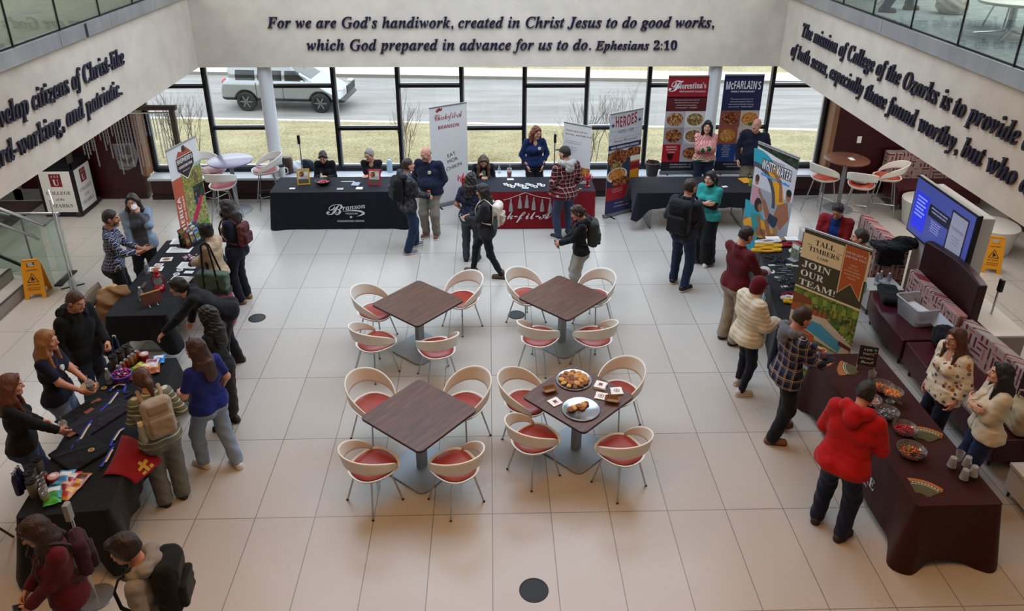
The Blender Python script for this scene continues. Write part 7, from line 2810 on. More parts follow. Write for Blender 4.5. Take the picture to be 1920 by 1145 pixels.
# ---- restaurant booth
t = thing('wire_bin', 'dark bin with rolled papers on the sill left of the red banner', 'bin')
MB().lathe([(0, 0), (.11, 0), (.14, .27), (.135, .27), (.105, .01)], M('#2a2527', .6), n=24).build('bin_body', t)
MB().tube([(.14 * math.cos(a), .14 * math.sin(a), .275) for a in [2 * PI * k / 20 for k in range(20)]], .009, M('#5a2a2a', .5), 6, closed=True).build('rim', t)
MB().tube([(-.05, 0, .05), (-.08, .03, .33)], .02, M('#6b3a34', .6)).tube([(.04, .02, .05), (.09, .02, .31)], .02, M('#4a2c2a', .6)).build('rolled_paper', t)
sit(t, 1222, 328, SZ)
card('orange_folder', 'orange folder standing at the far end of the dark table', 1398, 338, .20, .26, 12, M('#d9962c', .5), TZ, None, 'folder', None, .004)
t = bottle('yellow green drink bottle beside the water park banner', [(0, 0), (.035, 0), (.036, .12), (.02, .16)], M('#8a8f2c', .4), [(.021, .155), (.021, .18), (0, .182)], BLACK)
sit(t, 1407, 348)
card('card_pile', 'small white papers at the middle of the dark restaurant table', 1359, 350, .10, .07, 20, PAPER, extra=print_lines('#77777c', 3), th=.006)

# ---- left far booth
LZ = TZ
t = thing('oil_lantern', 'red hurricane lantern on the left black booth table', 'lantern')
REDL = M('#a3151c', .3)
MB().lathe([(0, 0), (.075, 0), (.08, .012), (.075, .045), (.05, .06), (.04, .075), (0, .075)], REDL, n=24).build('fuel_tank', t)
MB().lathe([(.035, .075), (.05, .12), (.052, .15), (.036, .20), (.034, .21)], CLEAR, n=20).build('globe', t)
MB().lathe([(.035, .205), (.045, .215), (.045, .235), (.03, .245), (.03, .28), (.04, .285), (.035, .30), (0, .305)], REDL, n=20).build('hood', t)
for s_ in (-1, 1):
    MB().tube([(s_ * .07, 0, .04), (s_ * .085, 0, .10), (s_ * .085, 0, .19), (s_ * .045, 0, .235)], .008, REDL).build('side_tube', t)
MB().tube([(-.085, 0, .2), (-.06, -.03, .30), (0, -.04, .34), (.06, -.03, .30), (.085, 0, .2)], .003, STEEL, 5).build('bail', t)
sit(t, 300, 543)
for px, py, lab in ((277, 512, 'clear water bottle beside the tan jacket, left booth'), (266, 562, 'clear water bottle at the near end of the left booth')):
    sit(water(lab), px, py)
t = thing('tilted_plaque', 'dark wooden plaque on a white wire easel, left booth near end', 'plaque')
X = frame((0, 0, .06), (.8, .6, 0), (-.25, .33, .9), (.54, -.72, .42))
MB().box((0, .06, 0), (.26, .15, .02), wood('plaque_wood', [(.3, '#3a1a17'), (.7, '#552a24')], (3, 20, 3)), X).build('board', t, bevel=.004)
MB().box((0, .145, 0), (.25, .02, .03), M('#b98a52', .5), X).build('edge', t)
for s_ in (-1, 1):
    MB().tube([tuple(X @ Vector((s_ * .05, .10, -.015))), tuple(X @ Vector((s_ * .05, -.04, -.01))), tuple(X @ Vector((s_ * .05, -.05, .05)))], .005, PAPER).build('easel_wire', t)
sit(t, 288, 574)
tag(sit(MB().tube([(0, 0, .02), (.09, -.20, .10)], .012, M('#b98a52', .5)).box((.11, -.26, .12), (.05, .16, .012), M('#4a3a2a', .6)).build('wooden_paddle'), 272, 532), 'wooden handled paddle leaning toward the plaque, left booth', 'paddle')
for k, (px, py, w_, h_, d, ex, lab) in enumerate(((340, 452, .30, .22, 2, print_lines('#9a9a9c', 9), 'white text sheet at the far end of the left booth'), (337, 468, .36, .20, 0, print_lines('#8a8a8c', 8), 'wide white text sheet by the denim shirt woman'), (312, 486, .17, .13, 8, disc('#b8845a', '#8a5a3a'), 'square card with round brown seal, far one on the left booth'),
                                                  (298, 496, .12, .08, -4, disc('#a83a34', '#d8c8b8'), 'small card with red print on the left booth'), (292, 504, .20, .15, 6, disc('#b8845a', '#8a5a3a'), 'square card with brown seal behind the red lantern'),
                                                  (353, 497, .28, .20, -4, print_lines('#3a3a44', 6), 'printed sticker sheet near the tan fleece, left booth'), (339, 524, .30, .20, -6, print_lines('#33333a', 5), 'printed sticker sheet right of the red lantern'), (354, 510, .13, .08, -3, print_lines('#77777c', 3), 'small white card between the two sticker sheets'))):
    card('printed_sheet', lab, px, py, w_, h_, d, PAPER, TZ + .001, ex)
for px, py, lab in ((337, 506, 'round white sticker farther from the lantern'), (331, 514, 'round white sticker nearer the lantern')):
    tag(sit(MB().lathe([(0, .006), (.045, .006), (.047, 0)], PAPER, n=20).ell(0, 0, .03, .03, M('#8a8a8e', .6), None, .0066).build('round_sticker'), px, py), lab, 'sticker')
# brochure rack with its brochures
t = thing('brochure_rack', 'tiered rack of brochures at the end of the left booth', 'rack')
for k in range(3):
    MB().box((0, -.05 * k + .05, .10 - .025 * k), (.46, .012, .20 - .05 * k), BLACK).build('tier', t)
MB().box((0, 0, .01), (.48, .22, .02), BLACK).build('rack_base', t)
p = at(352, 455, TZ)
t.location = (p.x + .08, p.y + .02, TZ)
t.rotation_euler = (0, 0, R_(70))
BC = ['#2a4a3a', '#8a2a2a', '#c9c4b4', '#3a5a8a', '#6a7a3a', '#b0472f', '#d8d2c4', '#2f5a78', '#7a1f2c', '#4a4a4a', '#88a0b8', '#a58a3a']
mwr = Matrix.Translation(t.location) @ Matrix.Rotation(R_(70), 4, 'Z')
for k in range(12):
    row, colm = k // 4, k % 4
    o = MB().box((0, 0, .10), (.095, .008, .20), M(BC[k], .45)).box((0, -.0048, .16), (.075, .0012, .04), M(BC[(k + 5) % 12], .5)).box((0, -.0048, .08), (.075, .0012, .08), TREESP if k % 3 else FOODC).build('brochure')
    o.matrix_world = mwr @ Matrix.Translation((-.17 + .113 * colm, .035 - .05 * row, .09 - .03 * row)) @ Matrix.Rotation(R_(-10), 4, 'X')
    tag(o, 'folded brochure standing in the tiered rack, left booth', 'brochure', 'brochures in the rack')
mb = MB()
r9 = random.Random(3)
for k in range(40):
    mb.ball((r9.uniform(-.10, .10), r9.uniform(-.07, .07), r9.uniform(.01, .035)), (.018, .012, .010), M(r9.choice(['#c98aa0', '#d8d4d8', '#8a2a44', '#b9a4c4', '#e0dcdc']), .4), 6)
o = mb.build('wrapped_candy')
o['kind'] = 'stuff'
tag(sit(o, 357, 484), 'heap of pink and white wrapped candy by the fleece woman', 'candy')
q = F().box((0, 0, .16), (.20, .10, .20), .08, .03).ell((-.12, -.08, .10), (.14, .10, .20), .05).cap((-.14, .02, .34), (.16, .05, .33), .05, .045, .04).wr(.018, 20, 4)
vs, qs = nets(q, .014)
o = np_mesh('tan_jacket', [(vs, qs, fab('#8a6a4a'))])
sh = F().cap((-.10, .10, .33), (.02, .06, .36), .045).cap((.02, .06, .36), (.16, -.02, .28), .045).cap((.16, -.02, .28), (.20, -.06, .16), .035).wr(.006, 70, 1)
vs, qs = nets(sh, .012)
np_mesh('fleece_collar', [(vs, qs, fab('#c09a5c'))], o)
tag(o, 'tan jacket with fleece collar draped on a chair at the left booth', 'jacket')
o.location = (-5.20, -2.72, .47)
o.rotation_euler = (0, 0, .5)
fold_chair(-5.22, -2.72, -90, 'tan folding chair under the tan jacket, left booth')
fold_chair(-4.95, -6.55, -80, 'brown folding chair at the left edge near the snacks', M('#4a3a2e', .5, .2))

# ---- left near booth: merchandise
NAVB = M('#141a3a', .3)
for px, py, lab in ((209, 672, 'navy steel bottle at the far end, left of the pair'), (222, 663, 'navy steel bottle at the far end, right of the pair'), (38, 925, 'navy steel bottle at the near end, front one'), (45, 915, 'navy steel bottle at the near end, rear one')):
    sit(bottle(lab, [(0, 0), (.034, 0), (.036, .01), (.036, .17), (.018, .23)], NAVB, [(.02, .23), (.021, .26), (0, .265)], CHROME, name='steel_bottle'), px, py)
for k, (px, py) in enumerate(((217, 692), (230, 682), (241, 673))):
    sit(tumbler(('dark tumbler, nearest of the three by the navy bottles', 'dark tumbler, middle of the three by the navy bottles', 'dark tumbler, farthest of the three by the navy bottles')[k], M('#4a4640', .4, .3)), px, py)
for k, (px, py) in enumerate(((76, 888), (64, 902), (62, 914), (66, 930))):
    sit(tumbler(('black lidded tumbler, farthest of four at the near end', 'black lidded tumbler, second of four at the near end', 'black lidded tumbler, third of four at the near end', 'black lidded tumbler, nearest of four at the near end')[k], M('#6a6862', .4, .3)), px, py)
for k, (px, py, c) in enumerate(((226, 702, '#8a8680'), (233, 696, '#9a3a2a'), (240, 690, '#8a2a24'), (247, 684, '#a07a5a'), (253, 680, '#9a5a2a'), (260, 674, '#a8622c'))):
    sit(can('soda can in the row at the far end of the merchandise table', c, 'cans at the far end'), px, py)
for k, (px, py, c) in enumerate(((80, 912, '#b9b4ac'), (82, 919, '#a8a49c'), (85, 926, '#b9a89c'), (84, 935, '#a9a59f'), (90, 944, '#8a9a6a'), (88, 905, '#8a4a2a'))):
    sit(can('soda can in the row at the near end of the merchandise table', c, 'cans at the near end'), px, py)
for px, py, lab in ((272, 674, 'round red snack tin at the far end of the merchandise table'), (104, 905, 'round red snack tin at the near end of the merchandise table')):
    t = thing('snack_tin', lab, 'tin')
    MB().lathe([(0, 0), (.05, 0), (.05, .08)], M('#8a1a24', .35), n=24).build('tin_body', t)
    MB().lathe([(.052, .075), (.052, .088), (.045, .092), (0, .092)], M('#c99a9a', .3), n=24).ell(0, 0, .03, .02, M('#e0dcd8', .4), None, .0935).build('lid', t)
    sit(t, px, py)
bagsA = [(298, 676, 15, '#2f7fc0', '#d8dce0', '#2a5a9a'), (262, 690, -20, '#3f8a2a', '#d8c060', '#b9a040'), (285, 684, 10, '#c9c4d0', '#9a3a5a', '#d8d4d8'), (258, 706, -10, '#c05a1a', '#d9a040', '#a33a1a'), (288, 694, 20, '#a8622c', '#d8b070', '#8a4a1c'), (272, 692, 0, '#b9282a', '#e0d0a0', '#d8a040')]
bagsB = [(150, 902, -8, '#a8662a', '#5a2a14', '#d8b070'), (132, 900, 0, '#b01f2a', '#d8d4d4', '#8a1a24'), (122, 897, 5, '#5aa0c8', '#e0e4e8', '#3a7ab0'), (108, 910, 14, '#2f5a9a', '#c8d0dc', '#1f3f78'), (124, 913, -10, '#a8322a', '#d8a890', '#7a1f1a'), (102, 926, 20, '#2f8a9a', '#d8e0e0', '#3f8a2a'), (128, 926, -12, '#c07a2a', '#e0c080', '#a3341f'), (100, 936, 25, '#2f9a3a', '#d8d0a0', '#4aa83a')]
for nm, L_ in (('far', bagsA), ('near', bagsB)):
    for k, (px, py, d, c1_, c2_, c3_) in enumerate(L_):
        o = snack('bright snack bag in the heap at the %s end of the merchandise table' % nm, (c1_, c2_, c3_), 'snack bags at the %s end' % nm)
        sit(o, px, py, TZ + .012 * (k % 3), d)
t = thing('candy_basket', 'purple basket full of wrapped candy on the merchandise table', 'basket')
MB().lathe([(0, .0), (.085, .0), (.105, .10), (.098, .10), (.08, .008), (0, .008)], M('#4a3a8a', .4), n=28).build('basket_body', t)
MB().tube([(.105 * math.cos(a), .105 * math.sin(a), .10) for a in [2 * PI * k / 24 for k in range(24)]], .008, M('#6a52b0', .35), 6, closed=True).build('rim', t)
mb = MB()
for k in range(90):
    a, q = r9.uniform(0, 6.28), .092 * math.sqrt(r9.random())
    mb.ball((q * math.cos(a), q * math.sin(a), .09 + r9.uniform(0, .03)), (.018, .012, .010), M(r9.choice(['#a3124f', '#6a2a8a', '#d8d4d8', '#c0306a', '#8a1a3a', '#3a2a6a']), .3), 6)
o = mb.build('candy', t)
o['kind'] = 'stuff'
sit(t, 231, 714)
sit(water('clear water bottle beside the purple candy basket'), 206, 718)
card('cardboard_box', 'small open tan cardboard box near the blonde woman', 168, 731, .17, .12, 4, M('#b98a58', .7), TZ, None, 'box', None, .06)
for k, (px, py) in enumerate(((180, 752), (167, 770), (150, 791), (136, 813))):
    card('leather_patch', ('brown leather patch, farthest of the four along the table edge', 'brown leather patch, second of four along the table edge', 'brown leather patch, third of four along the table edge', 'brown leather patch, nearest of four along the table edge')[k], px, py, .10, .055, 60, M('#8a4a2f', .55), TZ + .016, None, 'patch', None, .004)
for k, (px, py, lab) in enumerate(((195, 727, 'gold emblem pin near the purple basket'), (171, 843, 'gold emblem on the folded black shirt'))):
    tag(sit(MB().lathe([(0, .004), (.03, .004), (.032, 0)], M('#c9a468', .4), n=8).ell(0, 0, .018, .022, M('#7a5a34', .4), None, .0046).build('emblem_pin'), px, py, TZ + (.004 if k == 0 else .035)), lab, 'pin')
# folded garments along the table
for k, (px, py, d, a, bq, hh, c, lab) in enumerate(((152, 772, 62, .50, .20, .014, '#121a17', 'very dark green cloth strip along the left edge of the table'), (190, 782, 62, .62, .34, .022, '#34353d', 'charcoal folded sweatshirt along the middle of the table'), (150, 850, 55, .40, .46, .030, '#1b1c22', 'black folded shirt with gold emblem, near the cans'), (222, 745, 62, .26, .20, .012, '#1f2027', 'small dark folded tee beside the striped sweater'))):
    q = F().box((0, 0, hh / 2), (a / 2, bq / 2, hh / 2 + .002), .010, .01).cap((-a * .4, bq * .2, hh), (a * .35, -bq * .1, hh), .012, .006, .03).cap((-a * .2, -bq * .35, hh), (a * .1, bq * .3, hh), .010, .006, .03).plane((0, 0, 0), (0, 0, -1)).wr(.003, 30, k)
    vs, qs = nets(q, .009)
    o = np_mesh('folded_garment', [(vs, qs, fab(c))])
    tag(sit(o, px, py, TZ, d), lab, 'garment')


def lanyard(label, pts, z, seed):
    rl = random.Random(seed)
    t = thing('lanyard', label, 'lanyard', at(*pts[0], z))
    P = [at(px, py, z) - at(*pts[0], z) + Vector((0, 0, .006 + .006 * (k % 2))) for k, (px, py) in enumerate(pts)]
    fine = []
    for a, b_ in zip(P, P[1:]):
        for q in range(4):
            fine.append(a.lerp(b_, q / 4))
    fine.append(P[-1])
    MB().tube(fine, .014, M('#23309a', .4), 6, flat=.22).build('strap', t)
    MB().tube([p_ + Vector((.016, .006, .004)) for p_ in fine[2:len(fine) // 2 + 2]], .011, M('#c9b98a', .45), 6, flat=.22).build('strap', t, label='cream printed strap')
    return t


lanyard('blue lanyard loop by the purple candy basket', [(205, 734), (213, 726), (222, 722), (236, 724), (232, 734), (238, 738)], TZ + .012, 1)
lanyard('blue and cream lanyard lying toward the charcoal sweatshirt', [(222, 732), (214, 744), (204, 756), (192, 768), (186, 772)], TZ + .022, 2)
lanyard('blue and cream lanyard beside the third leather patch', [(172, 788), (160, 806), (150, 822), (138, 836), (134, 842)], TZ + .024, 3)
lanyard('blue and cream lanyard at the right edge, far part', [(233, 802), (222, 810), (212, 824), (206, 838), (216, 832)], TZ + .024, 4)
lanyard('blue and cream lanyard at the right edge, near part', [(212, 838), (204, 852), (196, 866), (188, 876), (194, 872)], TZ + .024, 5)
# red pennant draped over the edge
mb = MB()
p0, p1 = at(228, 815, TZ + .004), at(192, 892, TZ + .004)
p2, p3 = at(256, 908, .64), at(302, 862, .66)
mb.grid(lambda u, v: tuple(p0.lerp(p1, u).lerp(p3.lerp(p2, u), v) + Vector((.02 * math.sin(7 * v + 3 * u), .0, .07 * math.sin(PI * v)))), 12, 12, fab('#9a1626'))
o = tag(mb.build('red_flag', solid=.003), 'red flag with a gold letter hanging off the merchandise table', 'flag')
g_ = lambda u, v: tuple(p0.lerp(p1, u).lerp(p3.lerp(p2, u), v) + Vector((.02 * math.sin(7 * v + 3 * u) + .004, 0, .07 * math.sin(PI * v) + .006)))
for (u0, u1, v0, v1) in ((.30, .70, .78, .84), (.45, .55, .72, .96), (.30, .42, .90, .96), (.58, .70, .90, .96)):
    MB().grid(lambda u, v: g_(u0 + (u1 - u0) * u, v0 + (v1 - v0) * v), 4, 4, M('#b99a3a', .6)).build('gold_letter', o)

# ---- right far booth
WOOL = {'w': fab('#c9c6c0'), 'y': fab('#c99a22'), 'r': fab('#a8222a')}


def yarn(label, px, py, m, a=.22, bq=.045, d=0):
    mb = MB()
    pts = []
    for k in range(36):
        th = 2 * PI * k / 36
        c, s_ = math.cos(th), math.sin(th)
        pts.append((a * math.copysign(abs(c) ** .6, c), bq * math.copysign(abs(s_) ** .9, s_) + .006 * math.sin(5 * th), .024 + .004 * math.sin(9 * th)))
    mb.tube(pts, [.021 + .004 * (k % 2) for k in range(36)], m, 8, closed=True)
    tag(sit(mb.build('plush_garland'), px, py, TZ, d), label, 'garland')


yarn('white fluffy garland, left end of the theme park table', 1440, 455, WOOL['w'], .20, .04, 6)
yarn('yellow fluffy garland right behind the nearest yellow one', 1441, 463, WOOL['y'], .20, .035, 0)
yarn('yellow fluffy garland, nearest of the garlands', 1437, 471, WOOL['y'], .22, .04, 0)
yarn('red fluffy garland beside the acrylic stand', 1482, 460, WOOL['r'], .17, .035, 12)
yarn('white fluffy garland behind the camp banner corner', 1497, 472, WOOL['w'], .14, .05, 10)
for k, (px, py) in enumerate(((1440, 484), (1449, 481), (1458, 485), (1452, 491), (1465, 490), (1466, 528), (1475, 522), (1482, 532), (1480, 541))):
    t = thing('sunglasses', 'dark sunglasses lying on the theme park table', 'sunglasses', group='sunglasses on the theme park table')
    for s_ in (-1, 1):
        MB().lathe([(0, .004), (.026, .004), (.028, 0)], M('#141a2c', .15), c=(s_ * .034, 0, .018), n=14).build('lens', t)
        MB().tube([(s_ * .06, 0, .02), (s_ * .062, .06, .016), (s_ * .05, .12, .006)], .005, BLACK, 6).build('temple', t)
    MB().tube([(-.062, 0, .022), (-.034, .0, .046), (0, 0, .026), (.034, 0, .046), (.062, 0, .022)], .004, BLACK, 6).build('frame', t)
    sit(t, px, py, TZ, ri.uniform(-50, 50))
for k in range(9):
    px, py = 1462 + 12 * (k % 2) + 3 * (k % 3), 498 + 3.4 * k
    tag(sit(MB().tube([(-.07, 0, .006), (.06, 0, .006), (.075, 0, .006)], [.006, .006, .002], M('#a9a9b0', .35, .4)).build('pen'), px, py, TZ, ri.uniform(-8, 8)), 'grey pen in the row on the theme park table', 'pen', 'pens on the theme park table')
for k, (px, py) in enumerate(((1447, 497), (1480, 496), (1459, 520), (1471, 537), (1490, 498))):
    card('sticker', 'cream die-cut sticker on the theme park table', px, py, .10, .05, ri.uniform(-20, 20), M('#b9b49c', .5), TZ + .001, disc('#7a7a68', '#d0ccb8'), 'sticker', 'stickers on the theme park table')
card('flyer', 'white flyer at the far left of the theme park table', 1450, 447, .22, .16, 4, PAPER, TZ, print_lines('#77777c', 4))
card('flyer', 'white flyer at the far middle of the theme park table', 1484, 447, .20, .14, -4, PAPER, TZ, print_lines('#77777c', 4))
tag(sit(MB().lathe([(0, 0), (.045, 0), (.05, .02), (.03, .035), (0, .04)], M('#8a6a44', .6), n=14).build('wood_disc'), 1467, 450), 'small brown wooden disc between the two far flyers', 'disc')
t = thing('acrylic_sign', 'clear acrylic sign holder with a picture on the theme park table', 'sign holder')
MB().box((0, 0, .004), (.14, .12, .008), CLEAR).build('foot', t)
MB().box((0, .02, .14), (.16, .006, .27), CLEAR).build('sleeve', t)
MB().box((0, .02, .14), (.15, .002, .25), TREESP).rect(-.06, .18, .06, .25, PAPER, frame((0, .0165, 0), (1, 0, 0), (0, 0, 1), (0, -1, 0))).build('picture', t)
sit(t, 1487, 487, TZ, -62)
for k, (px, py, c) in enumerate(((1480, 555, '#8a1a34'), (1478, 561, '#c9c4bc'), (1483, 567, '#c9a022'))):
    yarn(('maroon', 'white', 'yellow')[k] + ' fluffy garland at the near end, behind the camp banner', px, py, fab(c), .09, .03, 0)
t = thing('storage_box', 'open white box at the far end beside the camp banner', 'box')
MB().box((0, 0, .10), (.22, .16, .20), M('#b9b6b2', .6)).build('box_body', t)
MB().box((0, .09, .20), (.22, .06, .004), M('#a9a6a2', .6)).build('flap', t)
sit(t, 1512, 452)

# ---- candy booth
t = thing('chalkboard_easel', 'small chalkboard easel with white handwriting on the candy table', 'sign')
for sx in (-1, 1):
    MB().tube([(sx * .095, -.05, 0), (sx * .085, .02, .30)], .010, M('#a9794a', .6), 4).build('leg', t)
MB().tube([(0, .12, 0), (0, .025, .28)], .009, M('#a9794a', .6), 4).build('leg', t)
X = frame((0, -.022, .17), (1, 0, 0), (0, .22, .975), (0, -.975, .22))
MB().box((0, 0, 0), (.20, .24, .012), M('#15161a', .7), X).build('board', t)
mb = MB()
for k, tx in enumerate(('A JOB', 'THAT’S', 'ACTUALLY', 'Sweet!')):
    mb.text(tx if k < 3 else t_sc(tx), INKW, -.01 + .01 * (k % 2), .065 - .052 * k, (.09, .12, .15, .14)[k], None, X, .0068, rot=.05)
mb.ell(.07, .085, .016, .010, M('#5aa0c8', .5), X, .0068).ell(.075, .05, .014, .009, M('#c0502a', .5), X, .0068)
mb.build('chalk_lettering', t)
sit(t, 1622, 688, TZ, -22)


def fan(label, px, py, d, k=3, R0=.22, z=TZ):
    """curved menu cards laid as a fan"""
    for q in range(k):
        mb = MB()
        a0, a1 = -32, 32
        X = Matrix.Translation((0, 0, .0012))
        n = 12
        for (r0, r1, m, zz) in ((.10, .30, M('#4d4a28', .45), 0), (.265, .298, M('#a9622a', .5), .0004), (.238, .258, M('#2c2a16', .5), .0004), (.225, .23, M('#d8c59c', .5), .0004)):
            A = [R_(a0 + (a1 - a0) * j / n) for j in range(n + 1)]
            for aa, bb in zip(A, A[1:]):
                mb.poly([(r0 * math.sin(aa), r0 * math.cos(aa) - R0), (r1 * math.sin(aa), r1 * math.cos(aa) - R0), (r1 * math.sin(bb), r1 * math.cos(bb) - R0), (r0 * math.sin(bb), r0 * math.cos(bb) - R0)], m, X, zz)
        for j in range(9):
            a = R_(-26 + 6.5 * j)
            mb.rect(-.010, -.006, .010, .006, M('#d8d0b4', .5), X @ Matrix.Rotation(-a, 4, 'Z') @ Matrix.Translation((R0 * math.sin(0), .248 - R0 * 0, 0)) if False else X @ Matrix.Translation((.248 * math.sin(a), .248 * math.cos(a) - R0, .001)) @ Matrix.Rotation(-a, 4, 'Z'))
        o = mb.build('menu_card')
        tag(sit(o, px + 1.4 * q, py - 1.0 * q, z + .0016 * q, d + 7 * q), label, 'card', label)


fan('olive curved flyer in the small fan at the far end', 1583, 692, 60, 3)
fan('olive curved flyer in the fan right of the red candy bowl', 1735, 812, -38, 3)
fan('olive curved flyer in the fan at the near end of the candy table', 1733, 912, -38, 2)
t = thing('plastic_cup', 'clear plastic cup with dark drink near the chalkboard', 'cup')
MB().lathe([(0, 0), (.032, 0), (.045, .11), (.0435, .11), (.03, .004)], CLEAR, n=20).build('cup_body', t)
MB().lathe([(0, .004), (.029, .004), (.035, .05), (0, .05)], M('#3a2018', .4), n=18).build('drink', t)
sit(t, 1633, 712)
sit(bowl('glass bowl of orange and brown gummies, farthest candy bowl', .12, .09, GLASSB, None, ['#b3521c', '#d98a2a', '#a3341a', '#c9702a']), 1654, 733)
sit(bowl('footed glass bowl of orange gummy rings', .115, .08, GLASSB, None, ['#d97a22', '#e0a04a', '#c05a1a', '#d8b070'], foot=True), 1669, 752)
sit(bowl('glass bowl of pale pink candy, partly behind the red hoodie head', .11, .08, GLASSB, None, ['#c9a09a', '#b98a84', '#d8bdb4', '#a87a74']), 1632, 757)
sit(bowl('glass bowl of silver grey wrapped candy', .125, .09, GLASSB, None, ['#6a6a74', '#9a9aa4', '#44444c', '#b9b9c4']), 1661, 782)
sit(bowl('glass bowl of bright red candy', .125, .09, GLASSB, None, ['#a8121c', '#c0202a', '#8a0f18', '#b81a3a']), 1694, 812)
sit(bowl('glass bowl of mixed orange green candy, nearest candy bowl', .14, .10, GLASSB, None, ['#a3341a', '#c98a2a', '#5a7a2a', '#c0602a', '#8a2a1a']), 1706, 855)
tongs('black tongs resting in the orange gummies', 1648, 728, TZ + .085, -40)
tongs('black tongs resting on the footed bowl', 1664, 744, TZ + .14, -50)
tongs('black tongs resting in the silver grey candy bowl', 1655, 775, TZ + .085, -35)
tongs('black tongs resting in the red candy bowl', 1688, 806, TZ + .085, -45)
tongs('black tongs resting in the nearest mixed candy bowl', 1703, 852, TZ + .09, -10)
for k, (px, py, n, lab) in enumerate(((1784, 873, 5, 'stack of clear cups, leftmost of the stacks'), (1797, 862, 1, 'single clear cup behind the leftmost stack of cups'), (1812, 872, 5, 'stack of clear cups, farthest of the right group'), (1807, 896, 4, 'stack of clear cups, nearest one of the group'), (1824, 890, 5, 'stack of clear cups, rightmost of the group'))):
    for q in range(n):
        o = MB().lathe([(0, .10), (.028, .10), (.040, .0), (.042, .0), (.030, .104), (0, .104)], CLEAR, n=18).build('clear_cup')
        if n == 1:
            o.rotation_euler = (PI, 0, 0)
            p = at(px, py, TZ)
            o.location = (p.x, p.y, TZ + .104)
        else:
            sit(o, px, py, TZ + .022 * q)
        tag(o, lab if n == 1 else 'clear plastic cup in the ' + lab, 'cup', None if n == 1 else lab)

# ---- right edge table, sofas, stool
t = thing('phone', 'black phone on the white cube table at the right edge', 'phone')
MB().prism(rr(.075, .15, .012), 0, .009, BLACK).build('phone_body', t)
p = at(1905, 872, .422)
t.location, t.rotation_euler = (5.62, -6.10, .421), (0, 0, R_(-50))
t = thing('plastic_cup', 'clear cup with blue print on the white cube table', 'cup', (5.80, -6.17, .421))
MB().lathe([(0, 0), (.03, 0), (.042, .11), (.041, .11), (.028, .004)], CLEAR, n=20).build('cup_body', t)
MB().lathe([(.0345, .03), (.039, .075)], M('#3a5a8a', .5), n=20).build('printed_band', t)
t = thing('storage_tote', 'clear plastic tote of papers on the maroon sofa seat', 'tote', (5.90, -3.10, .452), R_(-82))
TOTE = glass('tote_plastic', '#eff3f8', .2, .15, .35)
TOTEF = M('#c3c8d2', .4)
mb = MB()
a, bq = rr(.42, .32, .05), rr(.50, .38, .05)
n = len(a)
mb.add([(x, y, .005) for x, y in a] + [(x, y, .27) for x, y in bq], [tuple(range(n - 1, -1, -1))] + [(k, (k + 1) % n, n + (k + 1) % n, n + k) for k in range(n)], TOTE)
mb.build('tote_body', t, solid=.004)
MB().tube([(x, y, .275) for x, y in rr(.51, .39, .05)], .012, TOTEF, 6, closed=True).build('rim', t)
for k in range(2):
    tag(MB().box((0, 0, .012), (.28, .22, .024 + .10 * k), PAPER).build('paper_stack', loc=(5.92 - .03 * k, -3.16 + .12 * k, .475 + (.06 if k else .0)), rz=R_(-80 + 6 * k)), ('white paper stack lying low in the clear tote', 'thick white paper stack in the clear tote')[k], 'paper')
tag(MB().prism(rr(.30, .40, .05), 0, .012, TOTEF).build('tote_cover'), 'clear plastic lid leaning on the patterned sofa back', 'lid')
_o = [o for o in COL.objects if o.name.startswith('tote_cover')][0]
_o.matrix_world = Matrix.Translation((6.03, -3.50, .66)) @ Matrix.Rotation(R_(-72), 4, 'Y')


def soft(name, label, cat, c, fields, loc, rz=0, wr=.012, m=None, h=.014):
    q = fields
    q.wr(wr, 24, len(label))
    vs, qs = nets(q, h)
    o = np_mesh(name, [(vs, qs, m or fab(c))])
    o.location, o.rotation_euler = loc, (0, 0, R_(rz))
    return tag(o, label, cat)


soft('laptop_case', 'black case lying on the far end of the maroon sofa', 'case', '#15161c', F().box((0, 0, .06), (.14, .26, .055), .05, .02), (5.80, -2.52, .452), -15, .004)
soft('shoulder_bag', 'black bag slumped between the two maroon sofas', 'bag', '#121318', F().ell((0, 0, .14), (.15, .22, .17), .03).ell((.06, .12, .10), (.12, .14, .12), .03).plane((0, 0, 0), (0, 0, -1)), (5.90, -3.82, .452), 0, .016)
soft('black_coat', 'black coat thrown over the patterned bench end', 'coat', '#101116', F().box((0, 0, 0), (.30, .14, .03), .03, .02).box((-.05, -.15, -.12), (.20, .04, .15), .03, .06).ell((.22, .04, .03), (.16, .14, .08), .04).ell((.40, .05, .0), (.12, .10, .07), .04), (6.12, -1.72, .925), 0, .014)
soft('grey_scarf', 'grey and white clothing on the bar stool seat', 'clothing', '#b9b7b4', F().ell((0, 0, .06), (.15, .12, .06), .03).cap((-.10, .05, .08), (.12, -.06, .10), .05, .04, .03), (7.0, 1.22, .785), 20, .014, stripes('grey_white_stripe', '#8a8a8c', '#cfcdca', 22, .4))
t = soft('handbag', 'beige handbag on the sofa behind the woman in cream', 'handbag', '#b7a888', F().box((0, 0, .17), (.10, .20, .17), .07, .03), (5.82, -5.42, .452), -10, .006)
MB().tube([(.0, -.12, .30), (.0, -.10, .44), (0, .0, .50), (0, .10, .44), (0, .12, .30)], .012, fab('#a89878')).build('handle', t)
for k in range(3):
    t = water(('clear water bottle on the white cube table, left of three', 'clear water bottle on the white cube table, middle of three', 'clear water bottle on the white cube table, right of three')[k])
    t.location = (5.80 + .09 * k, -2.10 + .07 * (k % 2), .441)
tag(MB().box((0, 0, .004), (.09, .15, .006), PAPER).build('card_holder', loc=(7.02, 1.82, 1.051)), 'small white card on the round walnut table', 'card')

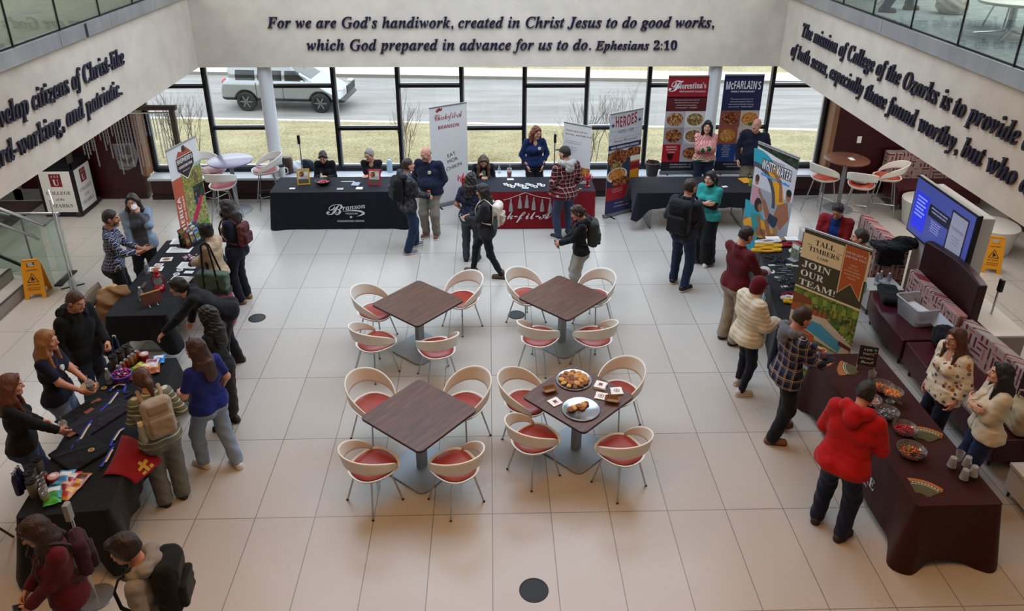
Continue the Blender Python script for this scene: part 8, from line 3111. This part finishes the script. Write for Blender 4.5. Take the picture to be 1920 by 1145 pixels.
# ---- carried things
t = thing('paper_cup', 'white paper cup at the lips of the denim shirt woman', 'cup')
MB().lathe([(0, -.07), (.030, -.07), (.042, .06), (.044, .064), (.040, .066), (0, .066)], PAPER, n=20).build('cup_body', t)
MB().ell(0, 0, .02, .02, M('#c9b96a', .5), frame((0, -.0385, 0), (1, 0, 0), (0, 0, 1), (0, -1, 0))).build('logo_print', t)
hold(t, P['denim'], 0, (0, .07, .05), tilt=(-50, 0))
t = bottle('orange bottle in the arm of the woman in navy', [(0, -.10), (.036, -.10), (.038, -.08), (.038, .08)], M('#b84a2a', .35), [(.039, .075), (.039, .12), (.03, .135), (0, .136)], M('#c9a05a', .4), name='steel_bottle')
hold(t, P['navy'], 0, (0, .06, .055))
hold(iced('iced coffee with whipped top held by the curly-haired woman', '#c9b48a', straw='#5a8a72'), P['curly'], 1, (0, .07, .055))
hold(iced('clear cup with ice held by the woman in navy polo', '#8a8a80', straw='#9aa8a0'), P['polo'], 0, (0, .07, .055))
hold(iced('iced coffee with green straw held at the left edge', '#b09a78', straw='#6f9a9a'), P['auburn'], 1, (0, .07, .055))


def phone(label, p, i, c='#d8d8dc', tilt=35):
    t = thing('phone', label, 'phone')
    MB().prism(rr(.072, .145, .012), -.0045, .0045, M(c, .3)).build('phone_body', t)
    MB().rect(-.031, -.066, .031, .066, M('#1a1c24', .1), None, .0051).build('screen', t)
    m = hand_frame(p, i, (0, .08, .03))
    t.location = m.translation + Vector((0, 0, .02))
    t.rotation_euler = (R_(tilt), 0, p['mw'].to_euler().z)
    return t


phone('phone in the hand of the walking woman in charcoal', P['walker'], 0)
phone('white phone in the hand of the student with grey backpack', P['student'], 0)
phone('black phone in the hand of the plaid flannel man', P['flannel'], 1, '#15161a', 10)
phone('black phone in the hand of the maroon hoodie walker', P['maroonhood'], 0, '#2a2b30', 20)
t = thing('food_bowl', 'white paper bowl of food held by the walking woman', 'bowl')
MB().lathe([(0, -.02), (.045, -.02), (.075, .03), (.072, .03), (.042, -.014)], PAPER, n=24).build('bowl_body', t)
MB().lathe([(0, .022), (.04, .016), (.062, .010), (.05, -.01)], M('#8a3a34', .6, kind='mottle'), n=20).build('food', t)
hold(t, P['walker'], 1, (0, .10, .06))
t = bottle('green bottle with red cap held by the camouflage jacket man', [(0, -.10), (.036, -.10), (.038, -.08), (.038, .08), (.028, .10)], M('#4a6a5a', .35), [(.030, .095), (.030, .125), (0, .128)], M('#b04a3a', .4), name='steel_bottle')
hold(t, P['camo'], 1, (0, .07, .055))
t = bottle('dark green bottle in the hand of the seated brunette', [(0, -.10), (.036, -.10), (.038, -.08), (.038, .08), (.028, .10)], M('#4a6058', .35), [(.030, .095), (.030, .125), (0, .128)], M('#15161a', .4), name='steel_bottle')
hold(t, P['dark_seated'], 1, (0, .07, .055))
t = thing('candy_cup', 'clear cup of red candy held by the plaid flannel man', 'cup')
MB().lathe([(0, -.05), (.032, -.05), (.045, .05), (.043, .05), (.03, -.046)], CLEAR, n=20).build('cup_body', t)
MB().lathe([(0, -.045), (.030, -.045), (.040, .03), (0, .036)], M('#a3202a', .5, kind='mottle'), n=18).build('candy', t)
hold(t, P['flannel'], 0, (0, .07, .055))
soft('white_cap', 'white cap in the hands of the maroon shirt man', 'cap', '#b9b6b2', F().ell((0, 0, .02), (.085, .10, .08), .01).ell((0, .12, .0), (.07, .07, .008), .01).plane((0, 0, 0), (0, 0, -1)), (0, 0, 0), 0, .002, h=.008)
_o = [o for o in COL.objects if o.name.startswith('white_cap')][0]
hold(_o, P['maroon'], 1, (0, .10, .05))
t = thing('flower_sprig', 'small yellow sprig in the hand of the black hoodie man', 'sprig')
MB().tube([(0, 0, -.05), (0, .01, .05)], .004, M('#8a8a3a', .6)).ball((0, .012, .055), .012, M('#c9b04a', .6), 8).build('stem', t)
hold(t, P['blackhood'], 0, (0, .07, .03))
# green tote on the shoulder of the fleece woman
pf = P['fleece']
t = thing('tote_bag', 'sage green tote bag hanging from the fleece woman’s shoulder', 'tote bag')
t.matrix_world = pf['mw']
s_ = pf['s']
c = pf['SH'][0] + A3(-.13, -.10, -.48)
q = F().box(tuple(c), (.08, .24, .17), .04, .02).wr(.006, 20, 2)
vs, qs = nets(q, .012)
np_mesh('bag_body', [(vs * s_, qs, fab('#66756a'))], t)
q = F().box(tuple(c + A3(0, 0, -.13)), (.087, .248, .055), .03, .02)
vs, qs = nets(q, .012)
np_mesh('bottom_panel', [(vs * s_, qs, fab('#3c4640'))], t)
for dy in (-.09, .09):
    for dx in (-.07, .07):
        pass
for dx in (-.078, .078):
    pts = [c + A3(dx, -.11, -.10), c + A3(dx, -.10, .14), pf['SH'][0] + A3(-.03 + dx * .2, -.05, .07), pf['SH'][0] + A3(-.01 + dx * .2, .01, .09), pf['SH'][0] + A3(-.03 + dx * .2, .06, .06), c + A3(dx, .10, .14), c + A3(dx, .11, -.10)]
    MB().tube([tuple(a * s_) for a in pts], .017 * s_, fab('#1c2024'), 8, flat=.4).build('strap', t)
